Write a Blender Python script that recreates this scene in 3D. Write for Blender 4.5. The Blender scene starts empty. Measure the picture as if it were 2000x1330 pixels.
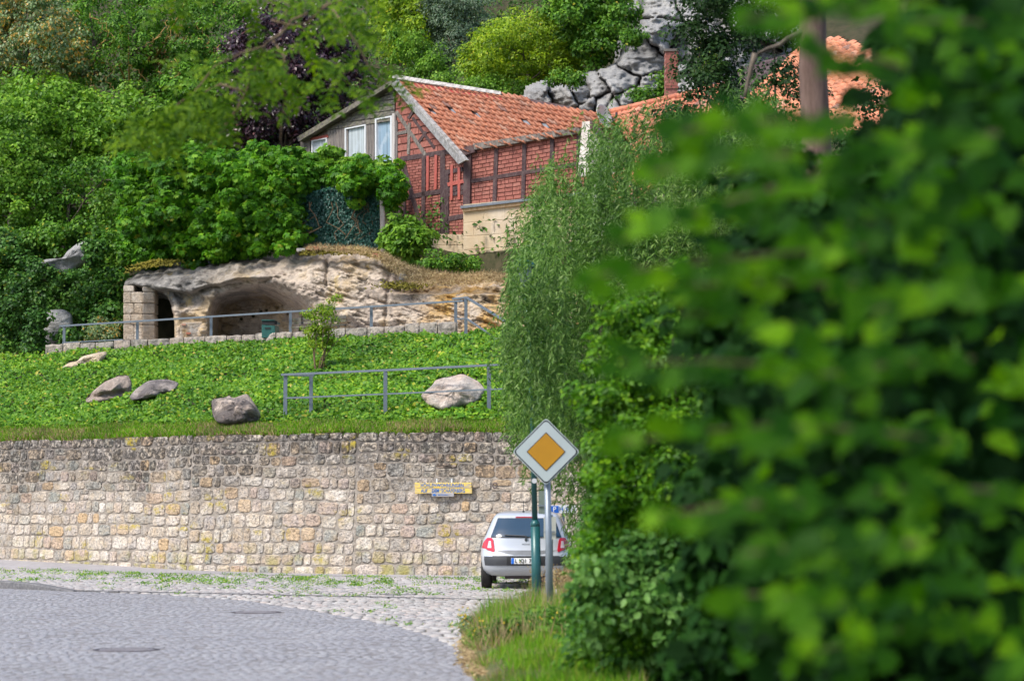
import bpy, math, random
import numpy as np
from mathutils import Vector, noise as mnoise

R = random.Random(7)
NR = np.random.default_rng(11)
sc = bpy.context.scene
COL = sc.collection

# ------------------------------------------------------------------ camera, world, sun, exposure
CAMZ = 1.66
F = 4722.0
PITCH = math.atan(314 / F)
cam_d = bpy.data.cameras.new('camera')
cam = bpy.data.objects.new('camera', cam_d); COL.objects.link(cam)
cam.location = (0, 0, CAMZ)
cam.rotation_euler = (math.radians(90) + PITCH, 0, 0)
cam_d.sensor_width = 36.0
cam_d.lens = 85.0
cam_d.clip_start = 0.1
cam_d.clip_end = 600
cam_d.dof.use_dof = True
cam_d.dof.focus_distance = 62.0
cam_d.dof.aperture_fstop = 2.3
sc.camera = cam

world = bpy.data.worlds.new('World'); sc.world = world; world.use_nodes = True
SUN_EL, SUN_AZ = math.radians(52), math.radians(232)      # azimuth clockwise from +Y
wn = world.node_tree
sky = wn.nodes.new('ShaderNodeTexSky'); sky.sky_type = 'NISHITA'; sky.sun_disc = False
sky.sun_elevation = SUN_EL; sky.sun_rotation = SUN_AZ; sky.dust_density = 2.0; sky.air_density = 1.0
wn.links.new(sky.outputs[0], wn.nodes['Background'].inputs[0])
wn.nodes['Background'].inputs[1].default_value = 0.125
sun_d = bpy.data.lights.new('sun', 'SUN'); sun = bpy.data.objects.new('sun', sun_d); COL.objects.link(sun)
sun_d.energy = 2.35; sun_d.angle = math.radians(16); sun_d.color = (1.0, 0.95, 0.87)
sdir = Vector((math.sin(SUN_AZ) * math.cos(SUN_EL), math.cos(SUN_AZ) * math.cos(SUN_EL), math.sin(SUN_EL)))
sun.rotation_euler = sdir.to_track_quat('Z', 'Y').to_euler()
sc.view_settings.view_transform = 'Standard'
sc.view_settings.look = 'None'
sc.view_settings.gamma = 1.0
sc.view_settings.use_curve_mapping = False
sc.view_settings.exposure = 0.94
try:
    sc.cycles.use_denoising = True
    sc.cycles.denoiser = 'OPENIMAGEDENOISE'
    sc.cycles.max_bounces = 6
    sc.cycles.transparent_max_bounces = 8
    sc.cycles.use_adaptive_sampling = True
    sc.cycles.adaptive_threshold = 0.02
except Exception:
    pass

# ------------------------------------------------------------------ projection helpers (photo pixels -> world, camera at the origin of X,Y)
ct, st = math.cos(PITCH), math.sin(PITCH)
def P(px, py, d):
    """world point at depth Y=d seen at photo pixel (px,py); works on arrays"""
    xc = np.asarray(px, float) - 1000.0; yc = 665.0 - np.asarray(py, float)
    ry = F * ct - yc * st; rz = F * st + yc * ct
    d = np.asarray(d, float)
    out = np.stack(np.broadcast_arrays(xc / ry * d, d + 0 * xc, CAMZ + rz / ry * d), -1)
    return out
def Z(py, d): return float(P(1000, py, d)[2])
def X(px, d, py=665): return float(P(px, py, d)[0])
def G(px, py, z=0.0):
    p = P(px, py, 1.0); k = (z - CAMZ) / (p[2] - CAMZ)
    return np.array([p[0] * k, k, z])
def on_plane(px, py, p0, n):
    a = P(px, py, 1.0); o = np.array([0, 0, CAMZ]); dr = a - o
    t = np.dot(np.asarray(p0) - o, n) / (dr @ n)
    return o + dr * np.asarray(t)[..., None] if np.ndim(t) else o + dr * t

# ------------------------------------------------------------------ object helpers
ORG = {}
def setp(o, label=None, cat=None, group=None, kind=None):
    if label: o['label'] = label
    if cat: o['category'] = cat
    if group: o['group'] = group
    if kind: o['kind'] = kind
    return o
def thing(name, label, cat, loc=(0, 0, 0), group=None, rz=0.0):
    o = bpy.data.objects.new(name, None); COL.objects.link(o)
    o.empty_display_size = 0.2
    o.location = [float(v) for v in loc]; o.rotation_euler = (0, 0, rz)
    ORG[o.name] = np.array([float(v) for v in loc])
    return setp(o, label, cat, group)
def org(parent):
    return ORG.get(parent.name, np.zeros(3)) if parent is not None else np.zeros(3)
def link(name, mesh, parent=None, loc=None, local=False):
    o = bpy.data.objects.new(name, mesh); COL.objects.link(o)
    if parent is not None: o.parent = parent
    if loc is not None: o.location = [float(v) for v in loc]
    ORG[o.name] = org(parent) + (np.array(loc, float) if loc is not None else 0)
    return o
def np_mesh(name, V, faces, k, mat=None, rnd=None, smooth=False):
    """V (n,3), faces (m,k) int array"""
    me = bpy.data.meshes.new(name)
    V = np.ascontiguousarray(V, dtype=np.float32); faces = np.ascontiguousarray(faces, dtype=np.int32)
    m = len(faces)
    me.vertices.add(len(V)); me.vertices.foreach_set('co', V.ravel())
    me.loops.add(m * k); me.loops.foreach_set('vertex_index', faces.ravel())
    me.polygons.add(m)
    me.polygons.foreach_set('loop_start', np.arange(0, m * k, k, dtype=np.int32))
    if smooth: me.polygons.foreach_set('use_smooth', np.ones(m, dtype=bool))
    if mat: me.materials.append(mat)
    if rnd is not None:
        at = me.attributes.new('rnd', 'FLOAT', 'FACE'); at.data.foreach_set('value', np.ascontiguousarray(rnd, dtype=np.float32))
    me.update(calc_edges=True)
    return me
class MB:
    def __init__(s): s.v = []; s.f = []; s.r = []; s.cur = 0.0
    def add(s, vs, fs):
        b = len(s.v); s.v += [tuple(float(c) for c in v) for v in vs]
        s.f += [tuple(b + i for i in f) for f in fs]; s.r += [s.cur] * len(fs); return s
    def box(s, c, size, rz=0.0, ax=None):
        """ax: optional 3x3 rows = axes"""
        c = np.array(c, float); h = np.array(size, float) / 2
        if ax is None: ax = np.array([[math.cos(rz), math.sin(rz), 0], [-math.sin(rz), math.cos(rz), 0], [0, 0, 1]])
        vs = []
        for sx in (-1, 1):
            for sy in (-1, 1):
                for sz in (-1, 1): vs.append(c + ax[0] * sx * h[0] + ax[1] * sy * h[1] + ax[2] * sz * h[2])
        return s.add(vs, [(0, 1, 3, 2), (4, 6, 7, 5), (0, 4, 5, 1), (2, 3, 7, 6), (0, 2, 6, 4), (1, 5, 7, 3)])
    def tube(s, pts, rad, n=8, cap=True):
        pts = [np.array(p, float) for p in pts]
        if np.ndim(rad) == 0: rad = [rad] * len(pts)
        rings = []
        for i, p in enumerate(pts):
            t = (pts[min(i + 1, len(pts) - 1)] - pts[max(i - 1, 0)]); t /= (np.linalg.norm(t) + 1e-9)
            a = np.cross(t, [0, 0, 1.0]) if abs(t[2]) < 0.9 else np.cross(t, [1.0, 0, 0]); a /= np.linalg.norm(a); b = np.cross(t, a)
            rings.append([p + rad[i] * (a * math.cos(2 * math.pi * k / n) + b * math.sin(2 * math.pi * k / n)) for k in range(n)])
        vs = [v for r in rings for v in r]; fs = []
        for i in range(len(pts) - 1):
            for k in range(n):
                k2 = (k + 1) % n; fs.append((i * n + k, i * n + k2, (i + 1) * n + k2, (i + 1) * n + k))
        if cap: fs += [tuple(range(n))[::-1], tuple((len(pts) - 1) * n + k for k in range(n))]
        return s.add(vs, fs)
    def bar(s, a, b, w, h, up=(0, 0, 1)):
        a = np.array(a, float); b = np.array(b, float); t = b - a; L = np.linalg.norm(t); t /= L
        sd = np.cross(t, up); sd /= np.linalg.norm(sd); u = np.cross(sd, t)
        return s.box((a + b) / 2, (L, w, h), ax=np.array([t, sd, u]))
    def prism(s, poly, off):
        """poly list of 3d points (planar), extruded by vector off"""
        poly = [np.array(p, float) for p in poly]; off = np.array(off, float); n = len(poly)
        vs = poly + [p + off for p in poly]
        fs = [tuple(range(n)), tuple(range(n, 2 * n))[::-1]] + [(i, i + n, (i + 1) % n + n, (i + 1) % n) for i in range(n)]
        return s.add(vs, fs)
    def grid(s, A):
        """A (r,c,3)"""
        A = np.asarray(A); r, c = A.shape[:2]
        return s.add(A.reshape(-1, 3), [(i * c + j, i * c + j + 1, (i + 1) * c + j + 1, (i + 1) * c + j) for i in range(r - 1) for j in range(c - 1)])
    def mesh(s, name, mat, shift=(0, 0, 0), smooth=False):
        me = bpy.data.meshes.new(name); sh = np.array(shift, float)
        me.from_pydata([tuple(np.array(v) - sh) for v in s.v], [], s.f)
        if mat: me.materials.append(mat)
        if any(s.r):
            at = me.attributes.new('rnd', 'FLOAT', 'FACE'); at.data.foreach_set('value', s.r)
        if smooth: me.shade_smooth()
        me.update(); return me
    def build(s, name, mat, parent=None, smooth=False, local=False, at=None):
        """world coordinates in, unless local; at = origin of the new object in world"""
        if local: return link(name, s.mesh(name, mat, (0, 0, 0), smooth), parent)
        o = org(parent)
        if at is None and parent is None:
            V = np.array(s.v); at = np.array([V[:, 0].mean(), V[:, 1].mean(), V[:, 2].min()])
        if at is not None: return link(name, s.mesh(name, mat, at, smooth), parent, np.array(at, float) - o)
        return link(name, s.mesh(name, mat, o, smooth), parent)
def bevel(o, w, seg=1):
    m = o.modifiers.new('bevel', 'BEVEL'); m.width = w; m.segments = seg; m.limit_method = 'ANGLE'; m.angle_limit = math.radians(40)
    return o

def fbm(p, octs=4, scale=1.0):
    return mnoise.fractal(Vector(p) * scale, 0.8, 2.0, octs)

# ------------------------------------------------------------------ materials
def lin(c):
    return tuple(((v / 255) / 12.92 if v / 255 <= 0.04045 else (((v / 255) + 0.055) / 1.055) ** 2.4) for v in c)
class NT:
    def __init__(s, name):
        s.m = bpy.data.materials.new(name); s.m.use_nodes = True; s.t = s.m.node_tree
        s.b = s.t.nodes['Principled BSDF']; s.out = s.t.nodes['Material Output']
    def n(s, ty, **kw):
        nd = s.t.nodes.new(ty)
        for k, v in kw.items(): setattr(nd, k, v)
        return nd
    def l(s, a, b): s.t.links.new(a, b)
    def put(s, sock, v):
        if hasattr(v, 'is_output'): s.l(v, sock)
        elif isinstance(v, (tuple, list)) and len(v) == 3 and sock.type == 'RGBA': sock.default_value = (*v, 1)
        else: sock.default_value = v
    def pos(s):
        g = s.n('ShaderNodeNewGeometry'); return g.outputs['Position']
    def obj(s):
        return s.n('ShaderNodeTexCoord').outputs['Object']
    def noise(s, scale, detail=4, rough=0.6, vec=None, dist=0.0, mapping=None):
        nd = s.n('ShaderNodeTexNoise'); nd.inputs['Scale'].default_value = scale; nd.inputs['Detail'].default_value = detail
        nd.inputs['Roughness'].default_value = rough; nd.inputs['Distortion'].default_value = dist
        v = vec if vec is not None else s.pos()
        if mapping:
            mp = s.n('ShaderNodeMapping'); mp.inputs['Scale'].default_value = mapping; s.l(v, mp.inputs['Vector']); v = mp.outputs[0]
        s.l(v, nd.inputs['Vector']); return nd.outputs[0]
    def ramp(s, fac, stops, interp='LINEAR'):
        nd = s.n('ShaderNodeValToRGB'); s.put(nd.inputs[0], fac); cr = nd.color_ramp; cr.interpolation = interp
        while len(cr.elements) < len(stops): cr.elements.new(0.5)
        for e, (p, c) in zip(cr.elements, stops):
            e.position = p; e.color = (*c, 1) if not np.isscalar(c) else (c, c, c, 1)
        return nd.outputs[0]
    def mix(s, fac, a, b, mode='MIX'):
        nd = s.n('ShaderNodeMix', data_type='RGBA', blend_type=mode)
        s.put(nd.inputs[0], fac); s.put(nd.inputs[6], a); s.put(nd.inputs[7], b); return nd.outputs[2]
    def math(s, op, a, b=0.0, c=None):
        nd = s.n('ShaderNodeMath', operation=op); s.put(nd.inputs[0], a); s.put(nd.inputs[1], b)
        if c is not None: s.put(nd.inputs[2], c)
        return nd.outputs[0]
    def rnd(s):
        """per-piece random in 0..1: object random plus face attribute rnd"""
        oi = s.n('ShaderNodeObjectInfo'); at = s.n('ShaderNodeAttribute', attribute_name='rnd')
        return s.math('FRACT', s.math('ADD', oi.outputs['Random'], at.outputs['Fac']))
    def attr(s): return s.n('ShaderNodeAttribute', attribute_name='rnd').outputs['Fac']
    def sepz(s, vec=None):
        nd = s.n('ShaderNodeSeparateXYZ'); s.l(vec if vec is not None else s.pos(), nd.inputs[0]); return nd.outputs
    def bump(s, h, strength=0.4, dist=0.02):
        nd = s.n('ShaderNodeBump'); nd.inputs['Strength'].default_value = strength; nd.inputs['Distance'].default_value = dist
        s.l(h, nd.inputs['Height']); s.l(nd.outputs[0], s.b.inputs['Normal']); return nd.outputs[0]
    def done(s, col=None, rough=0.8, metal=0.0, spec=None):
        if col is not None: s.put(s.b.inputs['Base Color'], col)
        s.put(s.b.inputs['Roughness'], rough); s.b.inputs['Metallic'].default_value = metal
        if spec is not None: s.b.inputs['Specular IOR Level'].default_value = spec
        return s.m

def leaf_mat(name, stops, trans=0.35, rough=0.5, tcol=None, spec=0.4, big=0.55):
    if not any(k in name for k in ('purple', 'speckled', 'dry', 'moss', 'petal', 'grey_green', 'blue_green', 'willow', 'locust')):
        stops = [(p_, (c_[0] * .88, c_[1] * .98, c_[2] * .60)) for p_, c_ in stops]; spec = min(spec, .22); rough = max(rough, .48)
    m = NT(name); at = m.attr()
    c = m.ramp(at, stops)
    nz = m.noise(big, 3, 0.6)
    c = m.mix(1.0, c, m.ramp(nz, [(0.3, (0.66, 0.70, 0.68)), (0.68, (1.22, 1.18, 1.05))]), 'MULTIPLY')
    m.done(c, rough, spec=spec)
    if trans > 0:
        tr = m.n('ShaderNodeBsdfTranslucent'); tc = m.mix(1.0, c, tcol or (1.25, 1.3, 0.45), 'MULTIPLY'); m.l(tc, tr.inputs[0])
        mx = m.n('ShaderNodeMixShader'); mx.inputs[0].default_value = trans
        m.l(m.b.outputs[0], mx.inputs[1]); m.l(tr.outputs[0], mx.inputs[2]); m.l(mx.outputs[0], m.out.inputs[0])
    return m.m
def simple(name, col, rough=0.6, metal=0.0, var=0.12, scale=6.0, bump=0.0, spec=None, useobj=True):
    m = NT(name); v = m.obj() if useobj else m.pos()
    nz = m.noise(scale, 5, 0.65, v)
    c = m.mix(1.0, col, m.ramp(nz, [(0.3, (1 - var,) * 3), (0.7, (1 + var,) * 3)]), 'MULTIPLY')
    if bump: m.bump(m.noise(scale * 4, 4, 0.7, v), bump)
    return m.done(c, rough, metal, spec)

def m_stone(dark0=1.55, dark1=2.65, lichen=True, name='sandstone', tint=None):
    m = NT(name); r = m.rnd(); p = m.pos()
    c = m.ramp(r, [(0.0, (.47, .39, .31)), (.12, (.64, .57, .49)), (.22, (.37, .35, .32)), (.34, (.58, .51, .45)), (.44, (.72, .66, .59)), (.54, (.49, .40, .36)), (.60, (.60, .43, .26)),
                   (.65, (.56, .51, .47)), (.76, (.35, .36, .33)), (.85, (.72, .64, .55)), (.94, (.47, .44, .42)), (1.0, (.58, .43, .34))])
    fine = m.noise(16, 6, 0.72, p)
    c = m.mix(1.0, c, m.ramp(fine, [(0.36, (.38, .36, .35)), (.48, (.92, .92, .92)), (.66, (1.35, 1.32, 1.26))]), 'MULTIPLY')
    med = m.noise(4.0, 4, 0.6, p)
    c = m.mix(m.ramp(med, [(.45, 0.0), (.70, .55)]), c, (.50, .36, .21))
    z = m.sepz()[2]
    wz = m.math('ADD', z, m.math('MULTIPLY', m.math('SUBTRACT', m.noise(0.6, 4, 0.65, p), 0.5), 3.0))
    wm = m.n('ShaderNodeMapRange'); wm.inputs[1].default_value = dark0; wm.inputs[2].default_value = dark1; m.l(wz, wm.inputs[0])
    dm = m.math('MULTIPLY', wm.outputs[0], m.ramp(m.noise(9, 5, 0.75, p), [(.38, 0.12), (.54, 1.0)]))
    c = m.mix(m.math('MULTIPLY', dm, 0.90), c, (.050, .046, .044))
    if lichen:
        l1 = m.ramp(m.noise(1.1, 3, 0.5, p, mapping=(1, 1, 1.6)), [(.60, 0.0), (.67, 1.0)])
        l2 = m.ramp(m.noise(11, 4, 0.7, p), [(.40, 0.0), (.60, 1.0)])
        c = m.mix(m.math('MULTIPLY', m.math('MULTIPLY', l1, l2), 0.85), c, (.46, .36, .05))
        zz = m.n('ShaderNodeMapRange'); zz.inputs[1].default_value = 0.75; zz.inputs[2].default_value = 0.05; m.l(z, zz.inputs[0])
        g2 = m.math('MULTIPLY', zz.outputs[0], m.ramp(m.noise(2.2, 3, 0.6, p), [(.48, 0.0), (.60, 1.0)]))
        c = m.mix(m.math('MULTIPLY', g2, 0.75), c, (.34, .31, .07))
    if tint: c = m.mix(1.0, m.mix(.55, c, (.36, .34, .31)), tint, 'MULTIPLY'); c = m.mix(m.ramp(m.noise(5, 5, .7, p), [(.46, 0.0), (.6, .75)]), c, (.10, .095, .09))
    h = m.math('ADD', m.noise(22, 6, 0.75, p), m.math('MULTIPLY', m.noise(6, 3, 0.6, p), 1.2))
    m.bump(h, 1.0, 0.05)
    return m.done(c, 0.92, spec=0.2)
def m_mortar():
    m = NT('mortar'); p = m.pos()
    c = m.ramp(m.noise(8, 6, 0.7, p), [(.35, (.21, .18, .15)), (.55, (.34, .30, .26)), (.72, (.52, .47, .42))])
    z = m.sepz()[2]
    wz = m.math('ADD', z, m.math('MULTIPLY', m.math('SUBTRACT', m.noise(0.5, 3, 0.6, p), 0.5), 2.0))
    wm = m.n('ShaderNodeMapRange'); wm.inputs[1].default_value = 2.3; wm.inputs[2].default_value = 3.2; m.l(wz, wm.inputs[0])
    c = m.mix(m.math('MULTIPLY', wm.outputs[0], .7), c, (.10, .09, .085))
    m.bump(m.noise(30, 5, 0.7, p), 0.8, 0.02)
    return m.done(c, 0.95, spec=0.15)
def m_rock(name='cave_rock', kind='cave'):
    m = NT(name); p = m.pos()
    big = m.noise(0.55, 4, 0.6, p)
    if kind == 'cave':
        c = m.ramp(big, [(.32, (.20, .17, .15)), (.42, (.40, .33, .275)), (.52, (.49, .415, .34)), (.61, (.42, .32, .20)), (.72, (.30, .255, .22))])
        x = m.sepz()[0]
        fx = m.n('ShaderNodeMapRange'); fx.inputs[1].default_value = -9.5; fx.inputs[2].default_value = -6.5; m.l(m.math('ADD', x, m.math('MULTIPLY', m.noise(.9, 3, .6, p), 1.5)), fx.inputs[0])
        grey = m.ramp(m.noise(1.6, 5, .7, p), [(.34, (.06, .057, .054)), (.48, (.19, .183, .175)), (.66, (.31, .295, .28))])
        # the weathered cap is grey, the carved pillar and shell below it are tan
        z = m.sepz()[2]
        fz = m.n('ShaderNodeMapRange'); fz.inputs[1].default_value = 7.7; fz.inputs[2].default_value = 8.15
        m.l(m.math('ADD', z, m.math('MULTIPLY', m.math('SUBTRACT', m.noise(1.2, 3, .6, p), .5), 1.0)), fz.inputs[0])
        inv = m.math('SUBTRACT', 1.0, fx.outputs[0])
        c = m.mix(m.math('MULTIPLY', inv, fz.outputs[0]), c, grey)
        xr = m.n('ShaderNodeMapRange'); xr.inputs[1].default_value = -3.6; xr.inputs[2].default_value = -2.2; m.l(x, xr.inputs[0])
        c = m.mix(m.math('MULTIPLY', xr.outputs[0], m.ramp(m.noise(.9, 4, .65, p), [(.42, 0.0), (.60, .9)])), c, (.46, .28, .09))
        c = m.mix(m.ramp(m.noise(1.3, 4, .7, p, mapping=(1, 1, .35)), [(.60, 0.0), (.70, .7)]), c, (.42, .30, .10))
    else:
        c = m.ramp(big, [(.3, (.20, .20, .202)), (.5, (.29, .288, .285)), (.7, (.37, .365, .355))])
    fine = m.noise(7, 7, 0.75, p)
    c = m.mix(1.0, c, m.ramp(fine, [(.35, (.50, .48, .47)), (.46, (.95, .95, .95)), (.66, (1.22, 1.2, 1.16))]), 'MULTIPLY')
    wv = m.noise(2.4, 5, 0.7, p, dist=1.2, mapping=(.6, .6, 2.6))
    h = m.math('ADD', m.math('MULTIPLY', fine, .6), wv)
    m.bump(h, .9, 0.10)
    return m.done(c, 0.95, spec=0.15)
def m_boulder(name, a, b, dark):
    m = NT(name); p = m.pos()
    c = m.mix(m.ramp(m.noise(2.2, 4, .6, p), [(.38, 0.0), (.62, 1.0)]), a, b)
    c = m.mix(m.ramp(m.noise(1.4, 5, .65, p, dist=.6), [(.42, 0.0), (.52, dark)]), c, (.13, .12, .125))
    fine = m.noise(14, 6, .75, p)
    c = m.mix(1.0, c, m.ramp(fine, [(.3, (.6, .58, .57)), (.65, (1.2, 1.18, 1.15))]), 'MULTIPLY')
    m.bump(m.math('ADD', fine, m.noise(3, 4, .6, p, mapping=(.6, .6, 2))), 1.0, .12)
    return m.done(c, .9, spec=.2)
def m_brick(name='painted_brick'):
    m = NT(name); r = m.rnd(); p = m.pos()
    c = m.ramp(r, [(0, (.29, .105, .082)), (.35, (.34, .13, .10)), (.7, (.26, .088, .07)), (1, (.38, .16, .125))])
    c = m.mix(1.0, c, m.ramp(m.noise(9, 6, .72, p), [(.3, (.62, .58, .58)), (.6, (1.12, 1.12, 1.12))]), 'MULTIPLY')
    c = m.mix(m.ramp(m.noise(13, 5, .7, p), [(.66, 0.0), (.74, .7)]), c, (.42, .30, .24))
    m.bump(m.noise(30, 4, .7, p), .5, .01)
    return m.done(c, .82, spec=.3)
def m_tile(name='clay_tile', a=(.42, .165, .095)):
    m = NT(name); r = m.rnd(); p = m.pos()
    k = a
    c = m.ramp(r, [(0, (k[0] * .8, k[1] * .72, k[2] * .7)), (.3, k), (.6, (k[0] * 1.1, k[1] * 1.15, k[2] * 1.15)), (.86, (k[0] * .95, k[1] * .9, k[2] * .9)), (.93, (k[0] * 1.15, k[1] * 1.6, k[2] * 1.9)), (1, (k[0] * .45, k[1] * .6, k[2] * .9))])
    c = m.mix(m.ramp(m.noise(6, 6, .75, p), [(.48, 0.0), (.66, .75)]), c, (.13, .075, .06))
    c = m.mix(m.ramp(m.noise(.8, 3, .6, p), [(.52, 0.0), (.7, .35)]), c, (.24, .13, .09))
    m.bump(m.noise(25, 4, .7, p), .3, .01)
    return m.done(c, .75, spec=.35)
def m_wood(name, a, b, streak=(1, 1, .12), paint=None, amt=.5):
    m = NT(name); p = m.obj(); r = m.rnd()
    c = m.mix(m.ramp(m.noise(9, 6, .75, p, mapping=streak), [(.35, 0.0), (.65, 1.0)]), a, b)
    c = m.mix(1.0, c, m.ramp(r, [(0, (.75, .76, .78)), (1, (1.2, 1.16, 1.1))]), 'MULTIPLY')
    if paint: c = m.mix(m.ramp(m.noise(7, 6, .75, p), [(.48, 0.0), (.56, amt)]), c, paint)
    m.bump(m.noise(20, 5, .75, p, mapping=streak), .6, .02)
    return m.done(c, .85, spec=.25)
def m_sett(name, stops, rough=.65):
    m = NT(name); r = m.rnd(); p = m.pos()
    c = m.ramp(r, stops)
    c = m.mix(1.0, c, m.ramp(m.noise(1.0, 4, .6, p), [(.3, (.88, .88, .90)), (.7, (1.1, 1.1, 1.08))]), 'MULTIPLY')
    c = m.mix(1.0, c, m.ramp(m.noise(40, 4, .7, p), [(.3, (.88, .88, .88)), (.7, (1.1, 1.1, 1.1))]), 'MULTIPLY')
    m.bump(m.noise(45, 4, .7, p), .25, .005)
    return m.done(c, rough, spec=.4)
def m_ground(name, a, b, scale=5, bump=.5):
    m = NT(name); p = m.pos()
    c = m.mix(m.ramp(m.noise(scale, 6, .7, p), [(.35, 0.0), (.65, 1.0)]), a, b)
    c = m.mix(1.0, c, m.ramp(m.noise(.3, 3, .6, p), [(.3, (.85,) * 3), (.7, (1.12,) * 3)]), 'MULTIPLY')
    m.bump(m.noise(scale * 5, 5, .7, p), bump, .03)
    return m.done(c, .93, spec=.2)

M = {}
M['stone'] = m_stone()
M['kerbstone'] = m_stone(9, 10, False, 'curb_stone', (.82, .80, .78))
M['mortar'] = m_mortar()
M['rock'] = m_rock()
M['cliff'] = m_rock('cliff_rock', 'cliff')
M['brick'] = m_brick()
M['brickmortar'] = simple('red_washed_mortar', (.17, .06, .045), .95, var=.25, scale=8, bump=.4, useobj=False)
M['tile'] = m_tile()
M['tile2'] = m_tile('pink_clay_tile', (.52, .19, .11))
M['beam'] = m_wood('brown_beam_paint', (.055, .032, .036), (.085, .052, .056), paint=(.16, .13, .12), amt=.35)
M['beamgrey'] = m_wood('weathered_beam', (.10, .085, .075), (.27, .25, .23), (1, 1, .3), paint=(.05, .035, .035), amt=.5)
M['board'] = m_wood('weathered_board', (.28, .275, .28), (.48, .47, .46), (.3, 1, 1), paint=(.13, .12, .11), amt=.6)
M['plank'] = m_wood('grey_plank', (.035, .033, .034), (.20, .185, .17), (.15, .6, 1), paint=(.16, .165, .08), amt=.5)
M['plankv'] = m_wood('upright_plank', (.09, .08, .075), (.30, .27, .25), (1, 1, .12))
M['palewood'] = m_wood('pale_wood', (.42, .38, .36), (.66, .63, .60), (1, 1, .15))
M['rawwood'] = m_wood('raw_wood', (.45, .28, .15), (.60, .45, .30), (1, 1, .2))
M['white'] = simple('white_frame', (.62, .64, .66), .45, var=.08)
M['railpaint'] = simple('grey_steel', (.135, .165, .20), .45, .2, var=.15, scale=9)
M['plaster'] = None
def m_plaster():
    m = NT('sandstone_plaster'); p = m.pos(); r = m.rnd()
    c = m.ramp(r, [(0, (.50, .40, .27)), (.5, (.53, .43, .30)), (1, (.47, .38, .27))])
    c = m.mix(m.ramp(m.noise(2.0, 5, .65, p), [(.4, 0.0), (.66, .8)]), c, (.45, .33, .20))
    c = m.mix(m.ramp(m.noise(1.0, 4, .6, p, mapping=(1, 1, .4)), [(.55, 0.0), (.7, .6)]), c, (.66, .60, .52))
    m.bump(m.noise(14, 5, .7, p), .5, .02)
    return m.done(c, .92, spec=.2)
M['plaster'] = m_plaster()
M['lead'] = simple('lead_flashing', (.17, .19, .22), .45, .4, var=.25, scale=5)
def m_glass_curtain(name, tone):
    m = NT(name); p = m.obj()
    w = m.n('ShaderNodeTexNoise'); mp = m.n('ShaderNodeMapping'); mp.inputs['Scale'].default_value = (16, 16, .35); m.l(p, mp.inputs[0]); m.l(mp.outputs[0], w.inputs['Vector']); w.inputs['Scale'].default_value = 1.0
    c = m.mix(m.ramp(w.outputs[0], [(.35, 0.0), (.65, 1.0)]), tuple(v * .55 for v in tone), tone)
    c = m.mix(m.ramp(m.noise(2.5, 4, .7, p), [(.5, 0.0), (.62, .5)]), c, (.5, .57, .64))
    m.b.inputs['Coat Weight'].default_value = 1.0; m.b.inputs['Coat Roughness'].default_value = .03
    return m.done(c, .6)
M['curtain'] = m_glass_curtain('curtained_glass', (.30, .43, .56))
M['curtainw'] = m_glass_curtain('white_curtained_glass', (.55, .62, .66))
M['sett'] = m_sett('road_sett', [(0, (.255, .255, .275)), (.5, (.268, .267, .288)), (.9, (.280, .278, .298)), (1, (.240, .238, .256))], .6)
M['cobble'] = m_sett('cobble', [(0, (.28, .255, .245)), (.3, (.38, .36, .35)), (.55, (.32, .31, .31)), (.75, (.40, .34, .315)), (.9, (.43, .415, .41)), (1, (.22, .21, .205))], .7)
M['roadbase'] = m_ground('road_joint', (.16, .15, .15), (.27, .26, .27), 6)
M['cobblebase'] = m_ground('cobble_joint', (.12, .105, .075), (.20, .18, .14), 7)
M['concrete'] = m_ground('worn_concrete', (.27, .255, .265), (.36, .345, .35), 6, .3)
M['kerb'] = m_ground('kerb_granite', (.10, .10, .105), (.22, .215, .22), 16, .4)
M['soil'] = m_ground('dark_soil', (.030, .034, .014), (.065, .055, .03), 4)
M['verge'] = m_ground('verge_soil', (.055, .085, .02), (.14, .12, .06), 6)
M['iron'] = simple('cast_iron', (.085, .065, .075), .5, .6, var=.3, scale=14, bump=.3)
M['bark'] = m_wood('bark', (.055, .045, .036), (.15, .125, .10), (1, 1, .2))
M['barkpink'] = m_wood('pale_pinkish_bark', (.075, .048, .040), (.16, .112, .095), (1, 1, .15))
M['twig'] = simple('twig_bark', (.15, .10, .055), .8, var=.2)
M['twigy'] = simple('ochre_twig', (.33, .20, .05), .7, var=.2)

LG = {}
LG['creeper'] = leaf_mat('creeper_leaf', [(0, (.030, .10, .010)), (.35, (.065, .20, .014)), (.7, (.13, .31, .022)), (.94, (.22, .40, .035)), (1, (.34, .30, .05))], .35, .42)
LG['mid'] = leaf_mat('mid_green_leaf', [(0, (.030, .09, .014)), (.4, (.075, .185, .024)), (.8, (.15, .30, .040)), (.97, (.23, .36, .07)), (1, (.42, .32, .05))], .3, .42)
LG['pale'] = leaf_mat('pale_green_leaf', [(0, (.06, .14, .022)), (.4, (.14, .28, .04)), (.8, (.25, .42, .07)), (1, (.36, .50, .12))], .35, .42)
LG['yellow'] = leaf_mat('yellow_green_leaf', [(0, (.09, .16, .012)), (.4, (.21, .32, .022)), (.8, (.36, .46, .035)), (.95, (.48, .52, .06)), (1, (.60, .42, .05))], .38, .45)
LG['grey'] = leaf_mat('grey_green_leaf', [(0, (.05, .09, .055)), (.5, (.10, .17, .10)), (1, (.19, .26, .17))], .25, .45)
LG['birch'] = leaf_mat('speckled_leaf', [(0, (.07, .15, .05)), (.4, (.17, .28, .11)), (.68, (.36, .44, .25)), (.76, (.46, .28, .05)), (1, (.62, .38, .08))], .3, .4)
LG['purple'] = leaf_mat('purple_leaf', [(0, (.016, .008, .014)), (.5, (.036, .016, .028)), (.9, (.075, .040, .06)), (1, (.13, .05, .05))], .15, .32, (1.3, .7, .6))
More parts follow.
